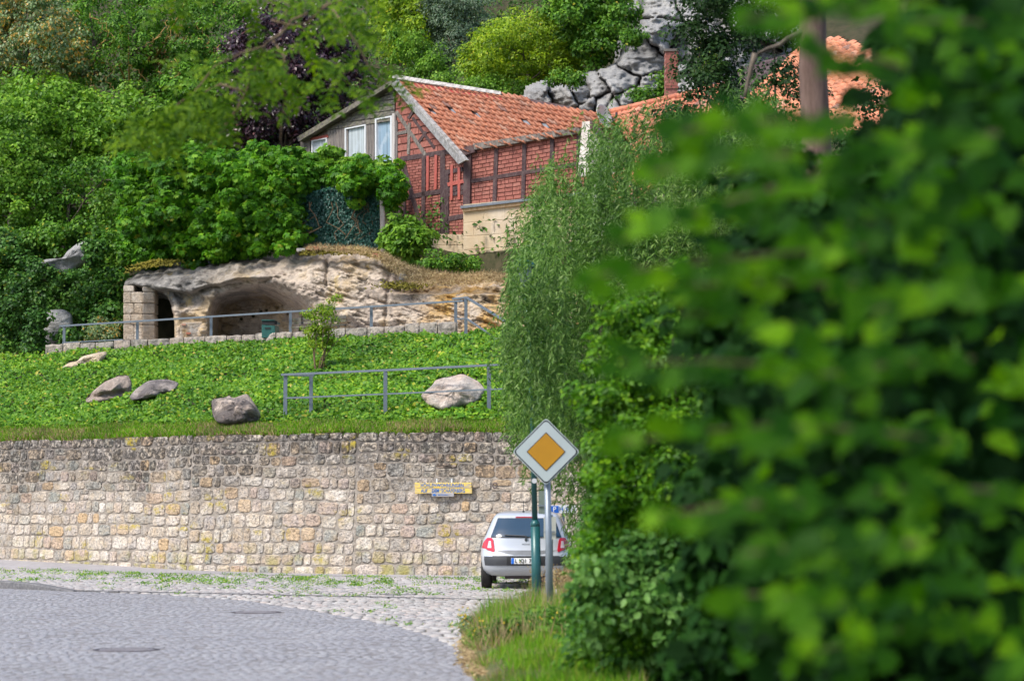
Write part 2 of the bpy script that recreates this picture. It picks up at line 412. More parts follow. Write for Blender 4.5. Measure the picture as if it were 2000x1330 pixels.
LG['ivy'] = leaf_mat('ivy_leaf', [(0, (.022, .065, .020)), (.4, (.045, .125, .03)), (.8, (.085, .19, .04)), (.96, (.14, .24, .06)), (1, (.40, .33, .05))], .22, .38)
LG['cover'] = leaf_mat('ground_cover_leaf', [(0, (.035, .12, .018)), (.35, (.085, .21, .024)), (.75, (.18, .33, .034)), (.93, (.30, .41, .045)), (.965, (.45, .40, .07)), (1, (.55, .42, .16))], .28, .42, big=.35)
LG['net'] = leaf_mat('blue_green_leaf', [(0, (.012, .06, .045)), (.5, (.03, .115, .09)), (1, (.09, .22, .19))], .1, .35, (1, 1.1, .9))
LG['willow'] = leaf_mat('willow_leaf', [(0, (.040, .105, .020)), (.4, (.088, .19, .034)), (.8, (.165, .30, .058)), (1, (.28, .40, .14))], .36, .45, (1.1, 1.3, .6), spec=.3)
LG['hedge'] = leaf_mat('hedge_leaf', [(0, (.04, .12, .010)), (.4, (.085, .22, .014)), (.8, (.17, .35, .020)), (1, (.28, .45, .03))], .4, .4, spec=.5)
LG['hedgesheen'] = leaf_mat('painted_sheen_leaf', [(0, (.035, .11, .025)), (.6, (.10, .22, .06)), (1, (.20, .35, .14))], .25, .42, spec=.6)  # greyer green paints the leaf sheen into the colour
LG['fore'] = leaf_mat('foreground_leaf', [(0, (.020, .085, .012)), (.4, (.060, .185, .011)), (.75, (.14, .32, .012)), (1, (.24, .46, .014))], .5, .55, (1.5, 1.45, .1), spec=.18)
LG['foreshade'] = leaf_mat('shaded_inner_leaf', [(0, (.005, .022, .006)), (.5, (.009, .040, .008)), (1, (.022, .075, .012))], .25, .7, spec=.1)  # near-black green stands in for shade deep inside the foliage
LG['dark'] = leaf_mat('dark_ivy_leaf', [(0, (.008, .026, .009)), (.6, (.018, .05, .014)), (1, (.045, .095, .028))], .12, .6, spec=.2)
LG['locust'] = leaf_mat('locust_leaf', [(0, (.035, .095, .006)), (.5, (.085, .18, .008)), (1, (.17, .28, .012))], .5, .6, (1.5, 1.5, .2), spec=.15)
LG['under'] = leaf_mat('undergrowth_leaf', [(0, (.03, .075, .018)), (.5, (.06, .14, .03)), (1, (.13, .22, .05))], .25, .5)
LG['grass'] = leaf_mat('grass_blade', [(0, (.08, .20, .015)), (.5, (.16, .34, .022)), (.85, (.27, .42, .04)), (1, (.45, .38, .14))], .3, .5)
LG['dry'] = leaf_mat('dry_grass_blade', [(0, (.22, .15, .08)), (.5, (.36, .26, .14)), (1, (.50, .40, .22))], .25, .7, (1.1, 1.0, .8))
LG['moss'] = leaf_mat('moss', [(0, (.10, .09, .015)), (.5, (.18, .16, .02)), (1, (.28, .24, .03))], .1, .9, (1, 1, .5))

# ------------------------------------------------------------------ leaves
TM = {
    'rhomb': ([(0, 0, 0), (.5, .42, .07), (0, 1, -.08), (-.5, .42, .07)], [(0, 1, 2), (0, 2, 3)]),
    'narrow': ([(0, 0, 0), (.5, .4, .0), (0, 1, -.18), (-.5, .4, .0)], [(0, 1, 2), (0, 2, 3)]),
    'oval': ([(0, 0, 0), (.40, .22, .05), (.5, .55, .05), (0, 1, -.10), (-.5, .55, .05), (-.40, .22, .05)], [(0, 1, 2), (0, 2, 3), (0, 3, 4), (0, 4, 5)]),
    'broad': ([(0, 0, 0), (.30, -.06, .02), (.56, .22, .05), (.44, .48, .04), (.40, .66, .02), (.16, .80, 0), (0, 1.05, -.10), (-.16, .80, 0), (-.40, .66, .02), (-.44, .48, .04), (-.56, .22, .05), (-.30, -.06, .02)],
              [(0, i, i + 1) for i in range(1, 11)]),
    'blade': ([(-.5, 0, 0), (.5, 0, 0), (0, 1, .25)], [(0, 1, 2)]),
}
def _palm():
    v, f = [], []
    for k, a in enumerate((-70, -36, 0, 36, 70)):
        a = math.radians(a); L = (.72, .92, 1.0, .92, .72)[k]; w = .19
        b = len(v); dx, dy = math.sin(a), math.cos(a); nx, ny = dy, -dx
        v += [(0, 0, 0), (dx * L * .55 + nx * w, dy * L * .55 + ny * w, .03), (dx * L, dy * L, -.14), (dx * L * .55 - nx * w, dy * L * .55 - ny * w, .03)]
        f += [(b, b + 1, b + 2), (b, b + 2, b + 3)]
    return v, f
TM['palm'] = _palm()
def norm(a): return a / (np.linalg.norm(a, axis=-1, keepdims=True) + 1e-9)
def leaves(name, C, N, A, L, W, mat, parent=None, tmpl='rhomb', rnd=None, kind=None, loc=None):
    C = np.asarray(C, float); n = len(C); N = norm(N); A = norm(A - N * (A * N).sum(1, keepdims=True)); B = np.cross(A, N)
    tv, tf = TM[tmpl]; tv = np.array(tv); tf = np.array(tf)
    L = np.broadcast_to(L, (n,))[:, None, None]; W = np.broadcast_to(W, (n,))[:, None, None]
    V = C[:, None, :] + A[:, None, :] * tv[None, :, 1:2] * L + B[:, None, :] * tv[None, :, 0:1] * W + N[:, None, :] * tv[None, :, 2:3] * L
    Fc = (np.arange(n)[:, None, None] * len(tv) + tf[None]).reshape(-1, 3)
    if rnd is None: rnd = NR.random(n)
    rr = np.repeat(np.clip(rnd, 0, 1), len(tf))
    o0 = org(parent) if loc is None else np.array(loc, float)
    me = np_mesh(name, V.reshape(-1, 3) - o0, Fc, 3, mat, rr)
    ob = link(name, me, parent, None if loc is None else np.array(loc, float) - org(parent))
    if kind: ob['kind'] = kind
    return ob
def inpoly(px, py, poly):
    px = np.asarray(px); py = np.asarray(py); r = np.zeros(px.shape, bool); n = len(poly)
    for i in range(n):
        x1, y1 = poly[i]; x2, y2 = poly[(i + 1) % n]
        c = ((y1 > py) != (y2 > py)) & (px < (x2 - x1) * (py - y1) / ((y2 - y1) if y2 != y1 else 1e-9) + x1)
        r ^= c
    return r
def pdist(px, py, poly):
    d = np.full(np.shape(px), 1e9); n = len(poly)
    for i in range(n):
        x1, y1 = poly[i]; x2, y2 = poly[(i + 1) % n]; dx, dy = x2 - x1, y2 - y1
        t = np.clip(((px - x1) * dx + (py - y1) * dy) / (dx * dx + dy * dy + 1e-9), 0, 1)
        d = np.minimum(d, np.hypot(px - (x1 + t * dx), py - (y1 + t * dy)))
    return np.where(inpoly(px, py, poly), d, -d)
def sample(poly, n, inset=0):
    xs = [p[0] for p in poly]; ys = [p[1] for p in poly]; out = np.zeros((0, 2))
    while len(out) < n:
        q = np.stack([NR.uniform(min(xs), max(xs), n * 2), NR.uniform(min(ys), max(ys), n * 2)], 1)
        k = pdist(q[:, 0], q[:, 1], poly) > inset
        out = np.concatenate([out, q[k]])
    return out[:n]
def foliage(poly, d, thick, nclump, per, cr, tmpl, L, W, up=.6, flat=.75, lit=None, inset=None, droop=.3):
    """clumps of leaves filling an outline at a real distance, bulging towards its middle; returns leaf arrays"""
    if inset is None: inset = cr * F / (d if np.isscalar(d) else 78) * .55
    pxr = cr * F / (d if np.isscalar(d) else 78)
    ns_ = max(3, nclump // 8); sq = sample(poly, ns_, inset); sdp = NR.normal(0, thick * .6, ns_); idx = NR.integers(0, ns_, nclump)
    q = sq[idx] + NR.normal(0, 1, (nclump, 2)) * pxr * np.array([1.25, 1.0])
    uq = sample(poly, nclump, inset); mk_ = (NR.random(nclump) < .42) | (pdist(q[:, 0], q[:, 1], poly) < -pxr * .5); q = np.where(mk_[:, None], uq, q)
    sdp = np.where(mk_, .12 * thick, sdp[idx] - .12 * thick)
    e = np.maximum(pdist(q[:, 0], q[:, 1], poly), 0); em = max(e.max(), 1)
    dd = (d if np.isscalar(d) else d(q[:, 0])) + thick * (.9 - np.sqrt(e / em)) + sdp + NR.normal(0, thick * .10, nclump)
    c = P(q[:, 0], q[:, 1], dd)
    cs = cr * NR.uniform(.6, 1.25, nclump); ct_ = NR.normal(0, .13, nclump)
    n = nclump * per
    u = norm(NR.normal(size=(n, 3))); u[:, 1] = np.where(u[:, 1] > .25, -u[:, 1], u[:, 1])
    rad = np.repeat(cs, per) * NR.uniform(.55, 1.05, n)
    off = u * rad[:, None] * np.array([1.15, 1.0, flat])
    C = np.repeat(c, per, 0) + off
    N = u * .9 + np.array([0, -.15, up]) + NR.normal(0, .42, (n, 3))
    A = u * np.array([1, 1, .3]) + np.array([0, 0, -droop]) + NR.normal(0, .5, (n, 3))
    Ls = L * NR.uniform(.65, 1.25, n); rn = NR.beta(2, 2.2, n) + np.repeat(ct_, per)
    fl = NR.random(n) < .035; rn = np.where(fl, NR.uniform(.93, 1, n), np.minimum(rn, .93))
    return C, N, A, Ls, Ls * W / L, rn, c
def limb(mb, a, b, r0, r1, seg=5, wig=.08, n=6):
    a = np.array(a, float); b = np.array(b, float); Lg = np.linalg.norm(b - a)
    pts = [a + (b - a) * t + (NR.normal(0, wig * Lg, 3) * math.sin(math.pi * t) * .6) for t in np.linspace(0, 1, seg)]
    mb.tube(pts, list(np.linspace(r0, r1, seg)), n); return pts

# ------------------------------------------------------------------ plan lines
WPX = [-260, 0, 200, 365, 550, 700, 900, 1000, 1150, 1400]
WD = [66.5, 62.3, 59.3, 57.0, 55.5, 54.6, 53.7, 53.2, 52.4, 51.2]
def dwall(px): return np.interp(px, WPX, WD)
def dcurb(px): return 77.0 + (np.asarray(px, float) - 90) * (67.0 - 77.0) / 810.0
def wallxy(px): d = float(dwall(px)); return np.array([X(px, d, 1110), d])
def wall_foot(px): return float(np.interp(px, [-260, 0, 200, 365, 500], [.22, .15, .09, .02, 0.0]))
ZW = 3.22
VP = [0, .02, .035, .11, .35, .60, .82, 1.0]
VZ = [3.20, 3.29, 3.37, 3.62, 4.34, 5.02, 5.72, 6.27]
def slope(px, v, z_add=0.0):
    px = np.asarray(px, float); v = np.asarray(v, float)
    of = np.interp(px, [-260, 200, 380, 600], [.62, .55, .40, .27])
    d = dwall(px) + of + (dcurb(px) - dwall(px) - of) * v
    z = np.interp(v, VP, VZ) + .07 * np.sin(v * 19 + px * .004) * np.clip(v * 8, 0, 1) + .03 * np.sin(px * .031 + v * 9)
    # sink towards the right where the steps run down
    x = (px - 1000.0) / F * d * 1.002
    return np.stack(np.broadcast_arrays(x, d, z + z_add), -1)
def to_px(p):
    x, y, z = p[0], p[1], p[2] - CAMZ
    dep = y * ct + z * st; up = -y * st + z * ct
    return 1000 + x / dep * F, 665 - up / dep * F
def slope_at(px, py):
    lo, hi = 0.0, 1.0
    for _ in range(30):
        m = (lo + hi) / 2
        if to_px(slope(px, m))[1] > py: lo = m
        else: hi = m
    return slope(px, lo), lo

# ------------------------------------------------------------------ THE SETTING: ground, road, apron, pavement
mb = MB(); mb.add([(-90, -5, -.03), (90, -5, -.03), (90, 200, -.03), (-90, 200, -.03)], [(0, 1, 2, 3)])
setp(mb.build('ground', M['soil'], at=(0, 60, -.03)), kind='structure')
# outline of the sett road (photo pixels of its far edge, then world)
edge_px = [(-260, 1143), (0, 1149), (140, 1154.5), (300, 1160), (478, 1172), (600, 1190), (700, 1208), (800, 1228), (860, 1246), (905, 1275), (930, 1330)]
edge = [G(x, y) for x, y in edge_px]
eX = np.array([e[0] for e in edge]); eY = np.array([e[1] for e in edge])
road_poly = [tuple(e[:2]) for e in edge] + [(edge[-1][0] + .35, 14), (.6, 6), (.6, -3), (-30, -3), (-30, 60)]
mb = MB(); mb.add([(x, y, 0.0) for x, y in road_poly], [tuple(range(len(road_poly)))[::-1]])
road = setp(mb.build('road', M['roadbase'], at=(-6, 25, 0)), kind='structure')
apron_poly = [tuple(e[:2]) for e in edge] + [(1.2, 20), (9, 20), (9, 50), tuple(wallxy(1150)), tuple(wallxy(900)), tuple(wallxy(700)), tuple(wallxy(550)), tuple(wallxy(365)), tuple(wallxy(200)), tuple(wallxy(0)), tuple(wallxy(-260)), (-30, 80)]
mb = MB(); mb.add([(x, y, -.004) for x, y in apron_poly], [tuple(range(len(apron_poly)))])
apron = setp(mb.build('cobbled_apron', M['cobblebase'], at=(-3, 48, -.004)), kind='structure')
# concrete strip along the foot of the wall
strip = []
for px in (-260, 0, 100, 200, 365, 550, 700, 900, 1000, 1150, 1300): strip.append(wallxy(px))
WID = [1.6, 1.9, 1.9, 1.9, 1.8, 1.7, 1.6, 1.5, 1.5, 1.5, 1.5]
SPX = (-260, 0, 100, 200, 365, 550, 700, 900, 1000, 1150, 1300)
mb = MB()
inn, outp = [], []
for i, w in enumerate(strip):
    t = strip[min(i + 1, len(strip) - 1)] - strip[max(i - 1, 0)]; t /= np.linalg.norm(t); nrm = np.array([t[1], -t[0]])
    if nrm[1] > 0: nrm = -nrm
    a = w - nrm * .1; b = w + nrm * WID[i] * .75
    wf = wall_foot(SPX[i]); inn.append((a[0], a[1], .03 + wf)); outp.append((b[0], b[1], .03 + wf * .15))
mb.grid(np.array([inn, outp])); mb.grid(np.array([outp, [(x, y, -.03) for x, y, _ in outp]]))
pavement = setp(mb.build('pavement', M['concrete'], at=(-6, 56, 0)), kind='structure')
def pav_poly(): return [(x, y) for x, y, _ in inn] + [(x, y) for x, y, _ in outp][::-1]
PAV = pav_poly()

def sett_proto(name, mat, sx, sy, h, irr=0.0, seed=0):
    rr = random.Random(seed); n = 8 if irr else 4
    out = []
    if irr:
        for k in range(n):
            a = 2 * math.pi * (k + .5) / n; c, s_ = math.cos(a), math.sin(a)
            q = 1 / max(abs(c), abs(s_)) ** .75
            out.append((c * sx / 2 * q * rr.uniform(1 - irr, 1) * .97, s_ * sy / 2 * q * rr.uniform(1 - irr, 1) * .97))
    else: out = [(-sx / 2, -sy / 2), (sx / 2, -sy / 2), (sx / 2, sy / 2), (-sx / 2, sy / 2)]
    V = [(x, y, -.01) for x, y in out] + [(x * .98, y * .98, h * .6) for x, y in out] + [(x * .80, y * .80, h) for x, y in out]
    fs = []
    for k in range(n):
        k2 = (k + 1) % n; fs += [(k, k2, n + k2, n + k), (n + k, n + k2, 2 * n + k2, 2 * n + k)]
    fs.append(tuple(range(2 * n, 3 * n)))
    return V, fs
def lay_setts(parent, name, mat, pts, rots, sx, sy, h, irr, z0, nparts=300, nproto=4):
    """pts (n,2): the nearest nparts become parts, the rest one stuff part"""
    pts = np.array(pts); rots = np.array(rots)
    order = np.argsort(pts[:, 1] + 0 * np.abs(pts[:, 0]))
    inview = [i for i in order if abs(pts[i, 0] / pts[i, 1] * F) < 1010 and pts[i, 1] > 22.0 and abs((pts[i, 0] / pts[i, 1] * F)) < 1000]
    near = inview[:nparts]; ns = set(near)
    protos = [sett_proto(name, mat, sx, sy, h, irr, k) for k in range(nproto)]
    meshes = []
    for V, fs in protos:
        me = bpy.data.meshes.new(name); me.from_pydata(V, [], fs); me.materials.append(mat); meshes.append(me)
    po = org(parent)
    for i in near:
        o = bpy.data.objects.new(name, meshes[i % nproto]); COL.objects.link(o); o.parent = parent
        o.location = (pts[i, 0] - po[0], pts[i, 1] - po[1], z0 - po[2] + R.uniform(-.002, .003)); o.rotation_euler = (0, 0, rots[i])
        s = R.uniform(.94, 1.03); o.scale = (s, R.uniform(.9, 1.04), 1)
    rest = [i for i in range(len(pts)) if i not in ns]
    Vs, Fs, Rn, b = [], [], [], 0
    for k in range(nproto):
        ids = np.array([i for i in rest if i % nproto == k])
        if not len(ids): continue
        V, fs = protos[k]; V = np.array(V); nv = len(V)
        tri = []
        for f in fs:
            for j in range(1, len(f) - 1): tri.append((f[0], f[j], f[j + 1]))
        tri = np.array(tri)
        c, s_ = np.cos(rots[ids]), np.sin(rots[ids]); sc_ = NR.uniform(.9, 1.04, len(ids))
        x = (V[None, :, 0] * c[:, None] - V[None, :, 1] * s_[:, None]) * sc_[:, None] + pts[ids, 0][:, None]
        y = (V[None, :, 0] * s_[:, None] + V[None, :, 1] * c[:, None]) * sc_[:, None] + pts[ids, 1][:, None]
        z = np.broadcast_to(V[None, :, 2], x.shape) + z0 + NR.normal(0, .0018, len(ids))[:, None]
        Vs.append(np.stack([x, y, z], -1).reshape(-1, 3)); Fs.append((np.arange(len(ids))[:, None, None] * nv + tri[None]).reshape(-1, 3) + b); b += len(ids) * nv
        Rn.append(np.repeat(NR.random(len(ids)), len(tri)))
    me = np_mesh(name, np.concatenate(Vs) - po, np.concatenate(Fs), 3, mat, np.concatenate(Rn))
    o = link(name, me, parent); o['kind'] = 'stuff'; return o
# road setts: gently curved rows
pts, rots = [], []
y = 21.2
while y < 47:
    dy = .112
    x = -9.6 - R.uniform(0, .1)
    while x < 1.2:
        w = R.uniform(.106, .124)
        yy = y + .10 * math.sin(x * .45 + y * .1)
        if yy > 0:
            pts.append((x, yy + R.uniform(-.006, .006))); rots.append(.045 * math.cos(x * .45 + y * .1) + R.uniform(-.05, .05))
        x += w
    y += dy
pts = np.array(pts); rots = np.array(rots)
rp = [(a - .0, b) for a, b in road_poly]
k = inpoly(pts[:, 0], pts[:, 1], rp)
HOLES = [(500, 1195.5, .345), (247, 1268.5, .335), (778, 1161.5, .34)]
HW = [G(a, b) for a, b, _ in HOLES]
for hw, (_, _, r) in zip(HW, HOLES): k &= np.hypot(pts[:, 0] - hw[0], pts[:, 1] - hw[1]) > r + .09
k &= np.abs(pts[:, 0]) / pts[:, 1] * F < 1090
lay_setts(road, 'sett', M['sett'], pts[k], rots[k], .1155, .112, .0015, .09, 0.0)
# apron cobbles: irregular
pts, rots = [], []
y = 24.0
while y < 66:
    x = -15.5 + R.uniform(0, .2)
    while x < 3.2:
        w = R.uniform(.15, .21); pts.append((x + w / 2, y + R.uniform(-.025, .025))); rots.append(R.uniform(-.12, .12)); x += w
    y += .165
pts = np.array(pts); rots = np.array(rots)
k = inpoly(pts[:, 0], pts[:, 1], apron_poly) & ~inpoly(pts[:, 0], pts[:, 1], PAV) & (np.abs(pts[:, 0]) / pts[:, 1] * F < 1080)
KA, KB, KC = G(-60, 1148), G(140, 1154.5), G(1012, 1173.5)
def dist_seg(pts, a, b):
    a = np.array(a[:2]); b = np.array(b[:2]); t = np.clip(((pts - a) @ (b - a)) / ((b - a) @ (b - a)), 0, 1)
    return np.linalg.norm(pts - (a + t[:, None] * (b - a)), axis=1)
k &= (dist_seg(pts, KB, KC) > .13) & (dist_seg(pts, G(0, 1149), KB) > .18)
hw = HW[2]; k &= np.hypot(pts[:, 0] - hw[0], pts[:, 1] - hw[1]) > .45
lay_setts(apron, 'cobble', M['cobble'], pts[k], rots[k], .168, .150, .022, .14, -.004)
# flush drain kerb line between the two pavings
mb = MB(); n = 26
gutter = setp(bpy.data.objects.new('gutter_line', None), kind='structure')
a, b = KB, KC
mbk = MB(); mbd = MB()
for i in range(n):
    p = a + (b - a) * ((i + .03) / n); q = a + (b - a) * ((i + .97) / n); t = (q - p) / np.linalg.norm(q - p); sd = np.array([-t[1], t[0], 0])
    mbk.box((p + q) / 2 + sd * .045 + np.array([0, 0, .0]), (np.linalg.norm(q - p), .10, .05), math.atan2(t[1], t[0]))
sd = np.array([-(b - a)[1], (b - a)[0], 0]) / np.linalg.norm(b - a)
mbd.add([a - sd * .06 + [0, 0, .006], b - sd * .06 + [0, 0, .006], b - sd * .012 + [0, 0, .006], a - sd * .012 + [0, 0, .006]], [(0, 1, 2, 3)])
kl = setp(mbk.build('kerb_line', M['kerb'], at=(a + b) / 2), kind='structure')
mbd.build('joint', M['roadbase'], kl)
# raised kerb at the left, running down to flush
mb = MB()
kp = [G(-300, 1139), G(0, 1149), G(60, 1151.5), G(105, 1153.5), G(142, 1155)]
hs = [.155, .145, .12, .06, .012]
rows = []
for p, h in zip(kp, hs):
    t = np.array([kp[-1][1] - kp[0][1], -(kp[-1][0] - kp[0][0]), 0]); t /= np.linalg.norm(t); t = -t if t[1] < 0 else t
    rows.append([p + [0, 0, -.02], p + [0, 0, h - .02], p + t * .02 + [0, 0, h], p + t * .22 + [0, 0, h], p + t * .26 + [0, 0, -.01]])
mb.grid(np.array(rows).transpose(1, 0, 2))
setp(mb.build('kerb', M['kerb'], at=kp[1]), kind='structure')
# manhole covers
def manhole(px, py, r, label):
    p = G(px, py); t = thing('manhole_cover', label, 'manhole cover', p + [0, 0, 0], 'manhole covers')
    mb = MB(); n = 40
    ring = lambda rr, z: [(p[0] + rr * math.cos(2 * math.pi * k / n), p[1] + rr * math.sin(2 * math.pi * k / n), z) for k in range(n)]
    for r0, z0, r1, z1 in ((r + .05, -.01, r + .05, .006), (r + .05, .006, r + .005, .006), (r + .005, .006, r + .004, -.004)):
        mb.grid(np.array([ring(r0, z0) + [ring(r0, z0)[0]], ring(r1, z1) + [ring(r1, z1)[0]]]))
    mb.build('frame', M['iron'], t)
    mb = MB(); mb.add(ring(r - .014, .005) + ring(r - .004, -.01), [tuple(range(n))] + [(k, k + n, (k + 1) % n + n, (k + 1) % n) for k in range(n)])
    for i in range(-5, 6):
        L = math.sqrt(max(r * r - (i * .055) ** 2, 0)) * 1.7
        if L > .1: mb.box((p[0], p[1] + i * .055, .006), (L * .97, .022, .005))
    mb.build('lid', simple('worn_lid', (.225, .21, .225), .6, .05, var=.25, scale=9), t)
manhole(500, 1195.5, .33, 'round manhole cover in the grey road nearer the cobbles')
manhole(247, 1268.5, .32, 'round manhole cover lowest and leftmost in the grey sett road')
manhole(778, 1161.5, .31, 'round iron manhole cover among the pale cobbles before the stone wall')

# ------------------------------------------------------------------ slope, terrace, hill
pxs = np.linspace(-300, 1500, 150); vs = np.linspace(.0, 1.03, 46)
A = np.array([slope(pxs, np.full_like(pxs, v)) for v in vs]); sk_ = A[0].copy(); sk_[:, 2] = 2.4; A = np.concatenate([sk_[None], A])
mb = MB(); mb.grid(A); o = mb.build('slope', M['soil'], at=(-6, 62, 3), smooth=True); setp(o, kind='structure')
pxs = np.linspace(-300, 1500, 40)
fl = []
for k in (.03, 1.2, 2.6, 4.2, 6.5):
    row = slope(pxs, np.full_like(pxs, 1.0)); row = row.copy(); row[:, 1] += k; row[:, 0] *= (row[:, 1]) / (row[:, 1] - k); row[:, 2] = 6.30 + (0.02 if k < 5 else .05); fl.append(row)
mb = MB(); mb.grid(np.array(fl)); setp(mb.build('terrace', M['concrete'], at=(-6, 74, 6.3)), kind='structure')
def drock(px): return dcurb(px) + 2.6
def hillz(px, d):
    d0 = drock(px) + 3.6
    return 8.9 + .45 * np.maximum(d - d0, -1) + .0 * px
pxs = np.linspace(-400, 2500, 90); ks = np.concatenate([[0, .6], np.linspace(2, 60, 46)])
rows = []
for kk in ks:
    d = drock(pxs) + 3.6 + kk; d = np.where(pxs > 1150, np.maximum(d, 60), d)
    z = hillz(pxs, d) - (3.2 if kk == 0 else 0)
    z = z + np.array([1.0 * fbm((float(a) * .004, float(b) * .09, 3.0), 4) for a, b in zip(pxs, d)]) * (0 if kk == 0 else min(1, kk / 8))
    x = (pxs - 1000) / F * d; rows.append(np.stack([x, d, z], -1))
mb = MB(); mb.grid(np.array(rows)); setp(mb.build('hillside', M['soil'], at=(0, 95, 9), smooth=True), kind='structure')
# undergrowth that cloaks the hill
n = 46000
q = np.stack([NR.uniform(-120, 1160, n), NR.uniform(0, 34, n) ** 1.0], 1)
d = drock(q[:, 0]) + 4.0 + q[:, 1]
z = hillz(q[:, 0], d) + NR.uniform(0, 1.1, n) + .6 * np.sin(q[:, 0] * .05) * np.sin(d * .9)
C = np.stack([(q[:, 0] - 1000) / F * d, d, z], -1)
o = leaves('undergrowth', C, NR.normal(0, .5, (n, 3)) + [0, -.5, .7], NR.normal(0, .6, (n, 3)) + [0, -.4, -.1], NR.uniform(.12, .24, n), NR.uniform(.07, .13, n), LG['under'], kind='stuff', loc=(0, 90, 10))

# ivy ground cover on the slope
BOULD = [  # label, outline px, depth thickness, material args
    ('smooth cream sandstone boulder just under the left end of the low wall', [(118, 720), (135, 708), (150, 706), (160, 696), (185, 690), (206, 686), (210, 692), (195, 712), (170, 717), (140, 721)], ((.74, .60, .43), (.82, .70, .54), .05)),
    ('folded pinkish brown boulder beside a flat grey one in the ivy', [(166, 780), (180, 765), (205, 745), (232, 734), (250, 733), (257, 745), (257, 770), (240, 780), (205, 787), (170, 787)], ((.50, .40, .34), (.62, .52, .44), .3)),
    ('flat oval dark grey boulder right of the folded pinkish one', [(252, 775), (265, 760), (290, 743), (325, 740), (350, 747), (345, 762), (320, 770), (285, 780), (258, 783)], ((.36, .32, .31), (.52, .46, .42), .7)),
    ('blocky black-stained boulder at the foot of the ivy slope', [(412, 780), (440, 776), (448, 772), (455, 778), (482, 768), (492, 780), (510, 808), (505, 822), (460, 831), (425, 826), (415, 812)], ((.54, .44, .37), (.66, .56, .48), .85)),
    ('large pale pink boulder behind the lower railing', [(820, 772), (845, 752), (850, 742), (885, 733), (905, 730), (935, 745), (948, 760), (940, 780), (905, 795), (865, 803), (835, 790)], ((.74, .60, .50), (.80, .73, .67), .12)),
]
n = 92000
px = NR.uniform(-80, 1130, n); v = .075 + NR.random(n) * .93
pt = slope(px, v)
keep = np.ones(n, bool)
pp = 1000 + pt[:, 0] / (pt[:, 1] * ct + (pt[:, 2] - CAMZ) * st) * F; pq = 665 - (-pt[:, 1] * st + (pt[:, 2] - CAMZ) * ct) / (pt[:, 1] * ct + (pt[:, 2] - CAMZ) * st) * F
for _, pl, _ in BOULD: keep &= ~(pdist(pp, pq, pl) > 3)
px, v, pt = px[keep], v[keep], pt[keep]; n = len(px)
pt[:, 2] += NR.uniform(.02, .15, n) + .05 * np.sin(px * .13) * np.sin(v * 60)
nz_ = np.array([mnoise.fractal(Vector((a * .9, b * .6, 0)), .8, 2, 3) for a, b in zip(pt[:, 0], pt[:, 1])]); tone = .17 * nz_; pt[:, 2] += .05 * nz_
kk_ = NR.random(n) > np.clip(.02 - nz_ * .3, 0, .3); px, v, pt, tone = px[kk_], v[kk_], pt[kk_], tone[kk_]; n = len(px)
o = leaves('ivy_ground_cover', pt, NR.normal(0, .45, (n, 3)) + [0, -.55, .8], NR.normal(0, .7, (n, 3)) + [0, -.4, -.2], NR.uniform(.07, .135, n), NR.uniform(.06, .11, n), LG['cover'], tmpl='rhomb',
           rnd=np.where(NR.random(n) < .03, NR.uniform(.95, 1, n), np.minimum(NR.beta(2, 2, n) + tone, .93)), kind='stuff', loc=(-6, 62, 4))
setp(o, 'yellow-flecked green ivy covering the slope above the stone wall', 'ground cover')
# short turf verge along the wall head
n = 60000
px = NR.uniform(-80, 1130, n); v = NR.random(n) ** 1.15 * .118
pt = slope(px, v); pt[:, 2] += .0
h = NR.uniform(.04, .13, n) * np.where(v < .02, 1.3, 1)
dr = NR.random(n) < .17 + .3 * (np.sin(px * .017) > .3) * (v < .06)
for nm, mk, mat in (('verge_grass', ~dr, 'grass'), ('dry_verge_grass', dr, 'dry')):
    m_ = mk.sum()
    o = leaves(nm, pt[mk], NR.normal(0, .5, (m_, 3)) + [0, -1, .2], NR.normal(0, .35, (m_, 3)) + [0, -.25, 1], h[mk], .028, LG[mat], tmpl='blade', kind='stuff', loc=(-6, 58, 3.2))

# ------------------------------------------------------------------ retaining wall
wall = thing('retaining_wall', 'long stained sandstone retaining wall of coursed rough blocks behind the cobbles', 'wall', (-6, 56, 0))
plan = [wallxy(px) for px in (-260, 0, 100, 200, 280, 365, 450, 550, 620, 690, 800, 900, 1000, 1150, 1300)]
seg = [np.linalg.norm(plan[i + 1] - plan[i]) for i in range(len(plan) - 1)]; cum = np.concatenate([[0], np.cumsum(seg)])
def wp(s, z, out=0.0):
    i = int(np.clip(np.searchsorted(cum, s) - 1, 0, len(seg) - 1)); t = (s - cum[i]) / seg[i]
    a, b = plan[i], plan[i + 1]; p = a + (b - a) * t; dr = (b - a) / seg[i]
    nr = np.array([dr[1], -dr[0]])
    if nr[1] > 0: nr = -nr
    p = p + nr * (out - .05 * z)
    return np.array([p[0], p[1], z]), dr, nr
def s_of(px): return float(np.interp(px, [-260, 0, 100, 200, 280, 365, 450, 550, 620, 690, 800, 900, 1000, 1150, 1300], cum))
